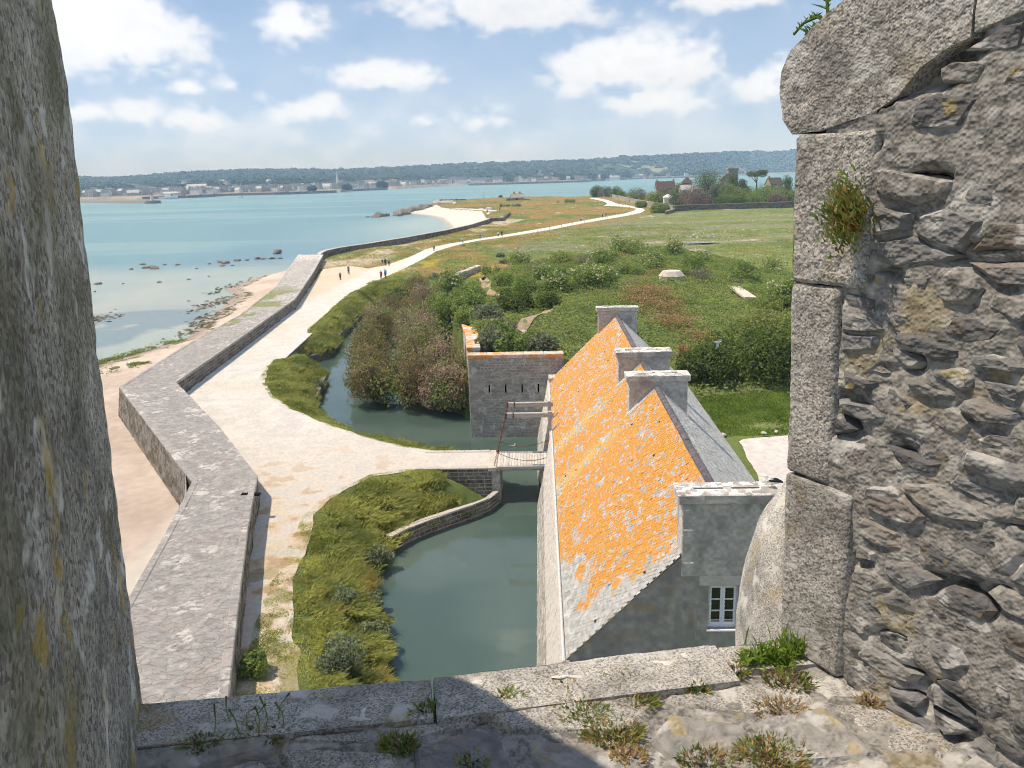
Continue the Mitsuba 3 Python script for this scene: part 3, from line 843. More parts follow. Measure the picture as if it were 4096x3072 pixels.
# dressed kerb stones along both edges
g = np.random.default_rng(31)
for line, sgn in ((WALL_IN, 1), (WALL_OUT, -1)):
    mb = MB()
    for a, b in zip(line[1:], line[2:]):
        a, b = np.array(a), np.array(b)
        L = np.hypot(*(b - a))
        d = (b - a) / L
        nr = np.array([d[1], -d[0]]) * sgn
        t = 0.0
        while t < L - .2:
            w = min(g.uniform(.8, 1.5), L - t)
            p = bevel_box(.01, w - .01, -.34, .035 + g.uniform(-.01, .015), 1.25, 1.5 + g.uniform(-.012, .012), .03)
            v, f = arr(p)
            xy = a + d * (t + v[:, :1]) + nr * v[:, 1:2]
            f = f if (d[0] * nr[1] - d[1] * nr[0]) > 0 else f[:, ::-1]
            mb.add(np.c_[xy, v[:, 2]], f)
            t += w
    tag(part(quay, 'kerb_stones', mb.mesh(), 'quay_setts'), kind='stuff')
# flat black block standing for the shade in a notch near the inner edge
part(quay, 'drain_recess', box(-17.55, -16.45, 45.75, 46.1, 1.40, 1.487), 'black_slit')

# the thin wall that carries on along the shore
tw = thing('shore_wall', 'low dark stone wall curving along the shore from the sea wall to the cove', 'wall')
tin = np.array(sg.LineString(resample(THIN, 4.0)).coords)
lft = np.array(sg.LineString(tin).offset_curve(.45).coords)
rgt = np.array(sg.LineString(tin).offset_curve(-.45).coords)
v, f = wall_band(lft, rgt, -3.2, 1.35)
part(tw, 'wall', (v, f), 'quay_face')
st = MB()
for s in stone_face(rgt, -.1, 1.32, .45, .9, .04, g, 1):
    st.add(*s)
tag(part(tw, 'facing_stones', st.mesh(), 'quay_face'), kind='stuff')
l2 = np.array(sg.LineString(tin).offset_curve(.52).coords)
r2 = np.array(sg.LineString(tin).offset_curve(-.52).coords)
part(tw, 'coping', wall_band(l2, r2, 1.36, 1.52), 'dressed_granite')
block = thing('stone_landing', 'squat stone landing with a grassy top where the shore wall meets the cove', 'landing')
part(block, 'wall', wall_band([(-22.3, 374.2), (-24.5, 428), (-20.5, 470)], [(-15.5, 376.5), (-14.5, 440), (-17.5, 470)], -2.5, 1.5), 'quay_face')
part(block, 'grass_top', wall_band([(-21.6, 375.2), (-23.7, 428), (-20.3, 468)], [(-16.2, 377.5), (-15.2, 440), (-17.7, 468)], 1.51, 1.6), 'meadow')

# ================================================================== GATEHOUSE
GY0, GY1, EX0, EX1, EZ, RX, RZ = 26.75, 68.55, 0.70, 11.50, 2.52, 6.10, 7.92
gh = thing('gatehouse', 'long stone gatehouse with a steep slate roof covered in orange lichen above the moat', 'house')
# body walls: gable prism
prof = sg.Polygon([(.62, -.3), (11.2, -.3), (11.2, EZ + .12), (RX, RZ - .18), (.62, EZ - .06)])


def prism_y(poly, y0, y1):
    m = trimesh.creation.extrude_polygon(poly, y1 - y0, engine='earcut')
    v = np.array(m.vertices)
    return np.c_[v[:, 0], y1 - v[:, 2], v[:, 1]], np.array(m.faces)


win = (5.57, 6.61, 3.60, 5.24)
gable = prof.difference(sg.box(win[0], win[2], win[1], win[3]))
part(gh, 'gable_wall', prism_y(gable, GY0, GY0 + .5), 'gable_render')
part(gh, 'rear_gable', prism_y(prof, GY1 - .5, GY1), 'gable_render')
part(gh, 'courtyard_wall', box(10.75, 11.2, GY0 + .5, GY1 - .5, -.3, EZ + .1), 'gable_render')
# the moat wall: battered, in two stretches, with the gate bay between them
for y0, y1 in ((6.0, 53.6), (58.6, 69.0)):
    v, f = prism_y(sg.Polygon([(-.50, -2.9), (1.0, -2.9), (1.0, 2.34), (.50, 2.34), (.02, -.3)]), y0, y1)
    part(gh, 'moat_wall', (v, f), 'fort_mortar')
part(gh, 'gate_bay', box(.62, 1.2, 53.6, 58.6, -3.0, 2.40), 'fort_stone')
part(gh, 'gate_post', box(.36, .60, 54.17, 54.43, .06, 3.80), 'grey_beam')
part(gh, 'gate_post', box(.36, .60, 56.85, 57.11, .06, 3.80), 'grey_beam')
g = np.random.default_rng(41)
lo, hi = MB(), MB()
for y0, y1 in ((6.0, 53.55), (58.65, 68.9)):
    for mb, (xa, za), (xb, zb), course in ((lo, (-.50, -2.9), (.02, -.3), .30), (hi, (.02, -.3), (.50, 2.30), .33)):
        rows = int(round((zb - za) / course))
        for r in range(rows):
            z0, z1 = za + (zb - za) * r / rows, za + (zb - za) * (r + 1) / rows
            x0, x1 = xa + (xb - xa) * r / rows, xa + (xb - xa) * (r + 1) / rows
            t = y0
            while t < y1 - .1:
                w = min(g.uniform(.35, .95), y1 - t)
                d = .03 + g.uniform(-.01, .012)
                V = np.array([[x0, t + .012, z0 + .012], [x0, t + w - .012, z0 + .012], [x1, t + w - .012, z1 - .012], [x1, t + .012, z1 - .012],
                              [x0 - d, t + .035, z0 + .035], [x0 - d, t + w - .035, z0 + .035], [x1 - d, t + w - .035, z1 - .035], [x1 - d, t + .035, z1 - .035]])
                mb.add(V, np.array([[4, 7, 6, 5], [0, 4, 5, 1], [1, 5, 6, 2], [2, 6, 7, 3], [3, 7, 4, 0]]))
                t += w
tag(part(gh, 'foot_stones', lo.mesh(), 'fort_stone'), kind='stuff')
tag(part(gh, 'wall_stones', hi.mesh(), 'dressed_granite'), kind='stuff')
part(gh, 'cornice', box(.44, .80, 6.0, GY1, 2.35, 2.47), 'dressed_granite')
part(gh, 'gutter', tube([(.60, GY0 - .2, 2.50), (.60, 45, 2.49), (.60, GY1, 2.48)], .055, 8), 'lead_flashing')
part(gh, 'downpipe', tube([(.62, GY0 - .12, 2.46), (.66, GY0 - .10, 2.2), (.70, GY0 - .08, 1.0), (.70, GY0 - .08, -.2)], .04, 8), 'lead_flashing')

# roof: boarding, then every course of slates
roof = f'{gh}__roof'
mb = MB()
mb.add(np.array([[EX0 + .02, GY0 - .02, EZ - .07], [EX0 + .02, GY1 + .02, EZ - .07], [RX, GY1 + .02, RZ - .04], [RX, GY0 - .02, RZ - .04], [EX1 - .02, GY0 - .02, EZ - .07], [EX1 - .02, GY1 + .02, EZ - .07]]),
       np.array([[0, 3, 2, 1], [3, 4, 5, 2]]))
put(roof, mb.mesh(), 'roof_deck')
g = np.random.default_rng(43)
CH = {}
stacks = [(26.72, 27.72), (43.95, 44.92), (50.2, 51.3), (67.85, 68.55)]


def slates(side):
    L = math.hypot(RX - EX0, RZ - EZ)
    expo, wid = .155, .235
    rows = int(L / expo)
    Vs = []
    for r in range(rows):
        t0 = r * expo
        n = int((GY1 - GY0 + .2) / wid)
        y = GY0 - .09 - (wid * .5 if r % 2 else 0) + np.arange(n + 1) * wid
        w = wid - .006 - g.uniform(0, .02, n + 1)
        keep = (g.uniform(size=n + 1) > .0015) & (y > GY0 - .11) & (y + w < GY1 + .1)
        y, w = y[keep], w[keep]
        k = len(y)
        lift = .016 + g.uniform(0, .014, k) + (g.uniform(size=k) > .985) * .03
        slip = np.where(g.uniform(size=k) > .99, g.uniform(-.06, -.02, k), g.normal(size=k) * .005)
        skew = g.normal(size=k) * .004
        a0, a1 = t0 + slip, t0 + expo * 1.25 + slip
        for b in (0,):
            def at(tt, hh, yy):
                if side < 0:
                    x, z = EX0 + tt * (RX - EX0) / L - hh * .7071, EZ + tt * (RZ - EZ) / L + hh * .7071
                else:
                    x, z = EX1 - tt * (EX1 - RX) / L + hh * .7071, EZ + tt * (RZ - EZ) / L + hh * .7071
                return np.stack([x, yy, z], 1)
            V = np.stack([at(a0 + skew, lift, y), at(a0 - skew, lift, y + w), at(a1, lift * 0 + .002, y + w), at(a1, lift * 0 + .002, y), at(a0 + skew, lift - .016, y), at(a0 - skew, lift - .016, y + w)], 1)
        Vs.append(V)
    V = np.vstack(Vs)
    # no slates where the stacks come through
    c = V.mean(1)
    ok = np.ones(len(V), bool)
    for y0, y1 in stacks:
        ok &= ~((c[:, 1] > y0) & (c[:, 1] < y1) & (c[:, 0] > 4.62) & (c[:, 0] < 7.72))
    V = V[ok]
    k = np.arange(len(V)) * 6
    F = np.vstack([np.stack([k, k + 1, k + 2], 1), np.stack([k, k + 2, k + 3], 1), np.stack([k + 4, k + 5, k + 1], 1), np.stack([k + 4, k + 1, k], 1), np.stack([k, k + 3, k + 4], 1), np.stack([k + 1, k + 5, k + 2], 1)])
    if side < 0:
        F = F[:, ::-1]
    return V.reshape(-1, 3), F


tag(put(numbered(f'{roof}__slates'), slates(-1), 'roof_slate'), 'weather side slates thick with orange lichen', kind='stuff')
tag(put(numbered(f'{roof}__slates'), slates(1), 'roof_slate'), 'plain grey slates of the courtyard side', kind='stuff')
# ridge tiles
spans = [(27.75, 43.9), (44.95, 50.15), (51.35, 67.8)]
ang = np.linspace(-2.2, 2.2, 9)
for a, b in spans:
    n = int((b - a) / .42)
    for i in range(n):
        y0, y1 = a + (b - a) * i / n, a + (b - a) * (i + 1) / n
        dz = g.normal() * .008 + .03 * math.sin(y0 * .9)*.5
        prof_ = np.stack([RX + .15 * np.sin(ang), RZ - .04 + dz + .13 * np.cos(ang)], 1)
        V = np.vstack([np.c_[prof_[:, 0], np.full(9, y0 + .01), prof_[:, 1]], np.c_[RX + (prof_[:, 0] - RX) * 1.12, np.full(9, y1 - .005), prof_[:, 1] + .016], np.c_[prof_[:, 0], np.full(9, y1 + .05), prof_[:, 1] - .01]])
        k = np.arange(8)
        F = np.vstack([np.stack([k, k + 9, k + 10, k + 1], 1), np.stack([k + 9, k + 18, k + 19, k + 10], 1)])
        put(numbered(f'{roof}__ridge_tile'), (V, F), 'ridge_tile', True)

# chimney stacks
for i, (y0, y1) in enumerate(stacks):
    ch = f'{gh}__chimney' if i == 0 else f'{gh}__chimney_{i:03d}'
    put(ch, rough(bevel_box(4.62, 7.72, y0, y1, 5.2 if i else 5.6, 8.26, .03), .16, .012, 6, i), 'chimney_granite')
    cuts, cz0, cz1 = sorted([g.uniform(5.3, 5.6), g.uniform(6.6, 7.1)]), 8.25, 8.6
    xs_ = [4.45] + cuts + [7.86]
    slots = [m3.Manifold.cube([1.02, .16, .5]).translate([5.05, (y0 + y1) / 2 - .08, 8.42]), m3.Manifold.cube([.95, .16, .5]).translate([6.32, (y0 + y1) / 2 - .08, 8.42])]
    whole = bevel_box(4.45, 7.86, y0 - .12, y1 + .12, cz0, cz1, .04) - slots[0] - slots[1]
    for q in range(3):
        blk = whole ^ m3.Manifold.cube([xs_[q + 1] - xs_[q] - .008, 3, 2]).translate([xs_[q] + .004, y0 - 1, 8])
        put(numbered(f'{ch}__cap_stone'), rough(blk, .10, .010, 9, 10 * i + q), 'chimney_granite')
    # lead and mortar fillets where the stack meets the slates
    if i in (1, 2):
        for sx in (-1, 1):
            pts = []
            for x in np.linspace(4.60 if sx < 0 else 6.15, 6.05 if sx < 0 else 7.75, 14):
                z = RZ - abs(x - RX) * (RZ - EZ) / (RX - EX0)
                pts.append((x, y0 - .05, z + .045))
            put(numbered(f'{ch}__flashing'), tube(pts, np.linspace(.11, .075, 14) if sx < 0 else .05, 6), 'lead_flashing')
# the gable window: two leaves of three panes
w_ = f'{gh}__window'
x0, x1, z0, z1 = win
yy = GY0 + .16
fr = MB()
fr.add(*box(x0, x1, yy, yy + .09, z0, z0 + .09)); fr.add(*box(x0, x1, yy, yy + .09, z1 - .07, z1))
fr.add(*box(x0, x0 + .06, yy, yy + .09, z0 + .09, z1 - .07)); fr.add(*box(x1 - .06, x1, yy, yy + .09, z0 + .09, z1 - .07))
put(w_, fr.mesh(), 'white_paint')
xm = (x0 + x1) / 2
for a, b in ((x0 + .065, xm - .004), (xm + .004, x1 - .065)):
    lf = numbered(f'{w_}__casement')
    mb = MB()
    za, zb = z0 + .095, z1 - .075
    yl = yy - .03
    mb.add(*box(a, b, yl, yl + .08, za, za + .10)); mb.add(*box(a, b, yl, yl + .08, zb - .07, zb))
    mb.add(*box(a, a + .075, yl, yl + .08, za + .10, zb - .07)); mb.add(*box(b - .075, b, yl, yl + .08, za + .10, zb - .07))
    ph = (zb - za - .17) / 3
    for q in (1, 2):
        mb.add(*box(a + .075, b - .075, yl + .005, yl + .075, za + .10 + q * ph - .018, za + .10 + q * ph + .018))
    put(lf, mb.mesh(), 'white_paint')
    for q in range(3):
        put(numbered(f'{w_}__pane'), box(a + .076, b - .076, yl + .05, yl + .06, za + .10 + q * ph + .019, za + .10 + (q + 1) * ph - .019), 'dark_pane')
put(numbered(f'{w_}__rail'), tube([(x0, yy - .07, z0 + .30), (xm, yy - .07, z0 + .30), (x1, yy - .07, z0 + .30)], .014, 6), 'white_paint')
put(numbered(f'{w_}__sill'), arr(bevel_box(x0 - .03, x1 + .03, GY0 - .07, GY0 + .15, z0 - .07, z0 - .002, .015)), 'white_paint')
part(gh, 'lintel', arr(bevel_box(x0 - .32, x1 + .30, GY0 - .012, GY0 + .2, z1 + .004, z1 + .38, .01)), 'dressed_granite')
for z in (z0 - .45, z0 + .05, z0 + .58, z0 + 1.1):
    part(gh, 'jamb_stone', arr(bevel_box(x0 - .30 - .1 * ((z * 10) % 2 > 1), x0 - .003, GY0 - .010, GY0 + .2, z + .01, z + .50, .01)), 'gable_render')
for x, z in ((4.63, 5.7), (4.63, 6.9), (7.35, 6.4), (7.30, 7.5), (4.63, 7.6)):
    part(gh, 'quoin', arr(bevel_box(x, x + .42, GY0 - .042, GY0 + .1, z, z + .42, .015)), 'chimney_granite')

# ================================================================== BASTION with loopholes
ba = thing('bastion_wall', 'tall grey stone bastion wall with four narrow loopholes standing in the moat', 'wall')
BY = 69.0
body = m3.Manifold.cube([7.85, 1.0, 7.1]).translate([-6.05, BY, -2.75])
slits = [-4.42, -3.04, -1.66, -.30]
for x in slits:
    body = body - m3.Manifold.cube([.13, .5, .74]).translate([x - .065, BY - .2, 1.35])
part(ba, 'core', arr(body), 'fort_mortar')
band = m3.Manifold.cube([6.95, .03, 1.25]).translate([-5.15, BY - .028, 1.12])
for x in slits:
    band = band - m3.Manifold.cube([.13, .5, .74]).translate([x - .065, BY - .2, 1.35])
part(ba, 'loophole_band', arr(band), 'fort_stone')
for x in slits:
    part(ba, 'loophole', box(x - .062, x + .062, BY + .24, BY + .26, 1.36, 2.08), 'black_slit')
g = np.random.default_rng(51)
st = MB()
for za, zb in ((-2.75, 1.1), (2.38, 4.30)):
    for s in stone_face([(-5.10, BY), (1.80, BY)], za, zb, .245, .43, .03, g, 1, jitter=.014):
        st.add(*s)
tag(part(ba, 'courses', st.mesh(), 'fort_stone'), kind='stuff')
for r in range(12):
    z0, z1 = -2.7 + r * .587, -2.7 + (r + 1) * .587 - .012
    part(ba, 'quoin', arr(bevel_box(-6.09, -5.12 + (.25 if r % 2 else -.02), BY - .045, BY + .9, z0, min(z1, 4.33), .02)), 'fort_stone')
xs_ = [-6.17, -4.6, -3.1, -1.5, .2, 1.86]
for a, b in zip(xs_, xs_[1:]):
    part(ba, 'coping', rough(bevel_box(a, b - .012, BY - .10, BY + 1.06, 4.34, 4.66, .04), .15, .012, 6, int(a * 10) % 50), 'coping_orange')
sw = np.array(resample(RAMPART_WALL, 3.0))
for lo_y, hi_y, top_z in ((70.2, 86, 4.32), (83.5, 140, .4)):
    q = sw[(sw[:, 1] > lo_y) & (sw[:, 1] < hi_y)]
    li, ri = np.array(sg.LineString(q).offset_curve(.05).coords), np.array(sg.LineString(q).offset_curve(-1.0).coords)
    part(ba, 'side_wall', wall_band(li, ri, -2.8, top_z), 'fort_stone')
q = sw[(sw[:, 1] > 70.2) & (sw[:, 1] < 86)]
li, ri = np.array(sg.LineString(q).offset_curve(.14).coords), np.array(sg.LineString(q).offset_curve(-1.05).coords)
for i in range(min(len(li), len(ri)) - 1):
    part(ba, 'coping', wall_band([li[i] + (0, .006), li[i + 1]], [ri[i] + (0, .006), ri[i + 1]], 4.33, 4.62 + .02 * (i % 2)), 'coping_orange')
ow = thing('old_wall', 'crumbled pale wall top beside the hedge strip beyond the far end of the moat', 'wall')
q = resample([(-16.9, 154.5), (-16.2, 159.1), (-15.5, 164.9), (-13.8, 171.6), (-12.7, 177.4)], 2.0)
v, f = wall_band(np.array(sg.LineString(q).offset_curve(.5).coords), np.array(sg.LineString(q).offset_curve(-.5).coords), -.5, .95)
part(ow, 'wall', v if False else (v, f), 'fort_stone')
for i in range(len(q) - 1):
    d = (q[i + 1] - q[i]) / np.linalg.norm(q[i + 1] - q[i])
    nrm = np.array([-d[1], d[0]]) * .55
    part(ow, 'coping', wall_band([q[i] + nrm, q[i + 1] + nrm - d * .03], [q[i] - nrm, q[i + 1] - nrm - d * .03], .953, 1.15 + .06 * (i % 3)), 'dressed_granite')
part(ba, 'buttress_cap', arr(bevel_box(.55, 1.5, 67.6, 68.95, 1.6, 2.9, .04)), 'dressed_granite')

# ================================================================== BRIDGE and moat walls
ab = thing('bridge_abutment', 'stone abutment and pale kerbs that carry the path to the drawbridge', 'abutment')
part(ab, 'core', box(-9.6, -2.98, 54.06, 57.55, -2.9, -.02), 'fort_mortar')
st = MB()
g = np.random.default_rng(61)
for s in stone_face([(-9.6, 54.06), (-3.45, 54.06)], -2.7, -.03, .27, .5, .03, g, 1):
    st.add(*s)
tag(part(ab, 'courses', st.mesh(), 'quay_face'), kind='stuff')
part(ab, 'pier', arr(bevel_box(-3.5, -2.93, 53.98, 57.6, -2.9, -.16, .03)), 'fort_stone')
for a, b in ((-8.4, -7.0), (-7.0, -5.6), (-5.6, -4.4), (-4.4, -3.75)):
    part(ab, 'kerb_stone', arr(bevel_box(a, b - .02, 53.85, 54.30, -.05, .07, .02)), 'dressed_granite')
    part(ab, 'kerb_stone', arr(bevel_box(a, b - .02, 57.35, 57.75, -.05, .07, .02)), 'dressed_granite')
part(ab, 'threshold', arr(bevel_box(-3.74, -3.16, 53.9, 57.72, -.2, .06, .02)), 'concrete')
db = thing('drawbridge', 'pale plank drawbridge hung from two lifting beams by rusty chains', 'drawbridge')
n = 19
for i in range(n):
    a = -3.12 + 3.72 * i / n
    part(db, 'plank', arr(bevel_box(a + .008, a + 3.72 / n - .008, 54.12 + g.uniform(-.03, .03), 57.14 + g.uniform(-.03, .03), -.02 + g.uniform(-.006, .006), .055, .01)), 'weathered_wood')
for y in (54.3, 55.2, 56.1, 57.0):
    part(db, 'joist', box(-3.05, .58, y - .09, y + .09, -.27, -.022), 'grey_beam')
part(db, 'edge_board', box(-3.1, .58, 54.02, 54.10, -.12, .08), 'grey_beam')
part(db, 'edge_board', box(-3.1, .58, 57.16, 57.24, -.12, .08), 'grey_beam')
for y in (54.30, 56.98):
    bm = part(db, 'lifting_beam', arr(bevel_box(-2.45, .74, y - .13, y + .13, 3.42, 3.74, .03)), 'grey_beam')
    put(numbered(f'{bm}__iron_band'), box(-2.47, -2.36, y - .15, y + .15, 3.40, 3.76), 'rusty_iron')
    put(numbered(f'{bm}__iron_band'), box(-1.98, -1.90, y - .15, y + .15, 3.40, 3.76), 'rusty_iron')


def chain(pts, r, key):
    """Linked rings along a polyline."""
    l = sg.LineString(pts)
    p3 = np.array(pts, float)
    seg = np.r_[0, np.cumsum(np.linalg.norm(np.diff(p3, axis=0), axis=1))]
    n = max(3, int(seg[-1] / (r * 3.4)))
    mb = MB()
    ring = trimesh.creation.torus(r * .95, r * .30, 8, 5)
    for i in range(n):
        s = seg[-1] * (i + .5) / n
        p = np.array([np.interp(s, seg, p3[:, k]) for k in range(3)])
        q = np.array([np.interp(min(s + .05, seg[-1]), seg, p3[:, k]) for k in range(3)])
        q0 = np.array([np.interp(max(s - .05, 0), seg, p3[:, k]) for k in range(3)])
        d = q - q0
        d /= np.linalg.norm(d)
        a = np.cross(d, [0.2, .9, .3])
        a /= np.linalg.norm(a)
        b = np.cross(d, a)
        if i % 2:
            a, b = b, -a
        V = np.array(ring.vertices)
        mb.add(p + V[:, :1] * d * 1.9 + V[:, 1:2] * a + V[:, 2:3] * b, ring.faces)
    put(key, mb.mesh(), 'rusty_iron', True)


def sag(a, b, c, n=14):
    t = np.linspace(0, 1, n)[:, None]
    a, b, c = map(np.array, (a, b, c))
    return (1 - t) * (1 - 2 * t) * a + 4 * t * (1 - t) * b + t * (2 * t - 1) * c


chain([(-2.42, 54.30, 3.5), (-3.30, 54.32, .06)], .052, numbered(f'{db}__chain'))
chain([(-2.42, 56.98, 3.5), (-3.22, 57.15, .06)], .052, numbered(f'{db}__chain'))
chain(sag((-3.05, 54.3, .98), (-1.2, 54.3, .40), (.62, 54.3, .74)), .032, numbered(f'{db}__hand_chain'))
chain(sag((-2.95, 57.0, .95), (-1.5, 57.0, .52), (.62, 57.0, 1.02)), .032, numbered(f'{db}__hand_chain'))
part(db, 'chain_post', tube([(-3.22, 57.2, 0), (-3.22, 57.2, .22)], .1, 8), 'rusty_iron')


def moat_wall(name, label, line, z1, thick=.5, side=1, zb=-2.9, top='dressed_granite'):
    k = thing(name, label, 'wall')
    l = np.array(resample(line, 1.5))
    b = np.array(sg.LineString(l).offset_curve(thick if side > 0 else -thick).coords)
    part(k, 'core', wall_band(l, b, zb, z1 - .05), 'fort_mortar')
    gg = np.random.default_rng(len(label))
    s = MB()
    for q in stone_face(l, zb, z1 - .06, .24, .42, .035, gg, side):
        s.add(*q)
    tag(part(k, 'courses', s.mesh(), 'quay_face'), kind='stuff')
    lo_ = np.array(sg.LineString(l).offset_curve(-.07 * side).coords)
    for i in range(len(l) - 1):
        if i < min(len(lo_), len(b)) - 1:
            part(k, 'coping', wall_band([lo_[i] + (lo_[i + 1] - lo_[i]) * .02, lo_[i + 1]], [b[i] + (b[i + 1] - b[i]) * .02, b[i + 1]], z1 - .04, z1 + .05 + gg.uniform(-.02, .02)), top)
    return k


moat_wall('retaining_wall', 'low curved stone retaining wall below the grass bank on the near side of the bridge', [(-9.1, 46.4), (-8.2, 47.8), (-6.7, 49.4), (-5.1, 50.8), (-3.75, 52.2), (-3.1, 53.3), (-3.0, 53.95)], -1.55, .36)
moat_wall('retaining_wall', 'low dark stone retaining wall along the far reach of the moat', [(-28.1, 99.3), (-27.3, 101.8), (-26.5, 103.8), (-26.8, 108.4), (-27.7, 114.1), (-28.3, 124.1), (-28.8, 131.4), (-28.6, 137.7), (-29.3, 144.5)], -1.6, .4, 1, -2.9, 'quay_face')
moat_wall('retaining_wall', 'short curved stone wall under the grassy spur in the middle of the moat', [(-22.3, 80.5), (-22.7, 83.5), (-23.2, 86.5), (-23.7, 90.7), (-25.4, 94.0), (-26.8, 96.0)], -1.75, .35, 1, -2.9, 'quay_face')
hw = thing('culvert_headwall', 'straight stone headwall with a flat pale top where the path crosses the moat arm', 'wall')
part(hw, 'wall', wall_band([(-29.3, 90.9), (-30.3, 106.4)], [(-28.3, 90.9), (-29.3, 106.4)], -2.9, .02), 'quay_face')
for i in range(6):
    t0, t1 = i / 6, (i + 1) / 6
    A_, B_ = np.array([-29.35, 90.8]), np.array([-30.35, 106.5])
    a, b = A_ + (B_ - A_) * (t0 + .001), A_ + (B_ - A_) * t1
    part(hw, 'coping', wall_band([a, b], [a + (1.08, 0), b + (1.08, 0)], .022, .10), 'courtyard_gravel')

# ================================================================== THE EMBRASURE we look out of
class Frame:
    """A jamb's own coordinates: u inwards along the jamb, w out of its face, z up."""

    def __init__(self, o, e, n):
        self.o, self.e, self.n = map(np.array, (o, e, n))
        self.flip = (self.e[0] * self.n[1] - self.e[1] * self.n[0]) < 0

    def __call__(self, m):
        v, f = arr(m)
        xy = self.o + v[:, :1] * self.e + v[:, 1:2] * self.n
        return np.c_[xy, v[:, 2]], (f[:, ::-1] if self.flip else f)


FR = Frame((.45, 1.475), (.5155, -.8569), (-.857, -.5155))
FL = Frame((-.71, 1.275), (.387, -.922), (.922, .387))


def shear(mesh, k, lean=0.0, uedge=None):
    v, f = mesh
    v = v.copy()
    v[:, 0] += k * np.minimum(v[:, 1], 0)
    if uedge:
        v[:, 0] += np.interp(v[:, 2], *uedge) * np.clip(1 - np.maximum(v[:, 0] - .0, 0) / .12, 0, 1)
    v[:, 1] -= lean * (v[:, 2] - 18.125)
    return v, f


def chunk(mesh, amp, freq, seed):
    """Large scale unevenness and worn arrises."""
    v, f = mesh
    n = vnormals(v, f)
    k = meshkit.fbm(v * freq + seed * 3.1, 3, seed) - .5
    return v + n * (k * 2 * amp)[:, None], f


EDGE = ([17.8, 18.12, 18.52, 18.81, 19.06], [.0, .0, -.012, -.02, -.026])
mr = thing('merlon', 'sunlit merlon of rough granite quoins and slaty rubble on the right of the embrasure', 'parapet')
for i, (u1, z0, z1) in enumerate(((.15, 17.6, 18.118), (.135, 18.120, 18.464), (.085, 18.466, 18.809), (.128, 18.811, 19.054))):
    b = bevel_box(-.002, u1, -.75, .004 + .003 * (i % 2), z0, z1, .006)
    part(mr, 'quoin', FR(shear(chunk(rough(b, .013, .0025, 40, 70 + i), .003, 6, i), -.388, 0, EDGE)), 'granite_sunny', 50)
cop = [(-.036, 19.056), (-.058, 19.082), (-.068, 19.125), (-.067, 19.160), (-.048, 19.189), (.0, 19.220), (.06, 19.252), (.16, 19.330), (.27, 19.42), (.27, 19.166), (.235, 19.156), (.196, 19.135), (.163, 19.100), (.12, 19.078), (.015, 19.058)]
cs = m3.CrossSection([np.array(cop)[::1]])
cm = cs.extrude(.9)
v, f = arr(cm)


def coping_solid(poly, depth=.9):
    """An outline in (u, z) pushed along -w, as a refined solid."""
    c = m3.CrossSection([np.array(poly)])
    if c.area() < 1e-6:
        c = m3.CrossSection([np.array(poly)[::-1]])
    s = c.extrude(depth)
    return s.transform(np.array([[1, 0, 0, 0], [0, 0, -1, .004], [0, 1, 0, 0]], float))


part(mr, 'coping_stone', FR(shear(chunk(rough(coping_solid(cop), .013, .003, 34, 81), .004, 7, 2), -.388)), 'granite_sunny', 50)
cop2 = [(.275, 19.172), (.275, 19.424), (.60, 19.68), (1.0, 19.95), (1.3, 19.95), (1.3, 19.5), (.70, 19.36), (.45, 19.25), (.34, 19.19)]
part(mr, 'coping_stone', FR(shear(chunk(rough(coping_solid(cop2), .026, .005, 24, 82), .008, 7, 3), -.388)), 'granite_sunny', 50)
# mortar bed behind the rubble, hollowed between the stones
uu, zz = np.arange(.03, 1.26, .0075), np.arange(17.75, 19.62, .0075)
top_line = ([0, .15, .2, .27, .45, .7, 1.3], [19.06, 19.09, 19.14, 19.17, 19.25, 19.36, 19.5])


def bed_w(u, z, seed):
    q = np.stack([u * 9, z * 9, u * 0 + seed], -1)
    h = (meshkit.fbm(q, 4, seed) - .5) * .030 + (meshkit.fbm(q * 4.3, 3, seed + 3) - .5) * .014
    pit = np.clip(meshkit.fbm(q * np.array([1.0, 2.4, 1]) + 5, 3, seed + 7) - .60, 0, 1) * .22
    return -.0045 + h * .55 - pit * .55 + .0035 * np.exp(-((u - .12) / .05) ** 2)


V, F = grid_mesh(uu, zz, lambda u, z: u * 0)
V = np.stack([V[:, 0], bed_w(V[:, 0], V[:, 1], 4), V[:, 1]], 1)
keep = V[F][:, :, 2].mean(1) < np.interp(V[F][:, :, 0].mean(1), *top_line) - .004
F = F[keep][:, ::-1]
part(mr, 'mortar_bed', FR((V, F)), 'old_mortar', True)
part(mr, 'core', FR(arr(m3.Manifold.hull_points(np.array([(u + .388 * .06, w, z) for u in (.05, 1.25) for w in (-1.0, -.07) for z in (17.6, 19.06)])))), 'old_mortar')
# the rubble, stone by stone
from scipy.spatial import Voronoi
g = np.random.default_rng(83)
taken = shapely.union_all([sg.box(-.2, z0 - .001, u1 + .001, z1 + .001) for u1, z0, z1 in ((.15, 17.6, 18.12), (.135, 18.12, 18.465), (.078, 18.465, 18.81), (.128, 18.81, 19.06))])
region = sg.Polygon([(.0, 17.8), (1.2, 17.8)] + [(u, z - .004) for u, z in list(zip(*top_line))[::-1] if u <= 1.2]).difference(taken)
pts = []
z = 17.8
while z < 19.55:
    h = g.uniform(.030, .060)
    u = g.uniform(0, .1)
    while u < .80:
        wd = h * g.uniform(1.4, 3.8)
        pts.append((u + wd / 2, z + h / 2 + g.normal() * .008 - .10 * (u + wd / 2)))
        u += wd
    z += h
pts = np.array(pts)
st_ = np.array([2.3, 1.0])
vor = Voronoi(np.vstack([pts / st_, [[-50, 0], [50, 0], [0, 100], [0, -100]]]))
rub = {}
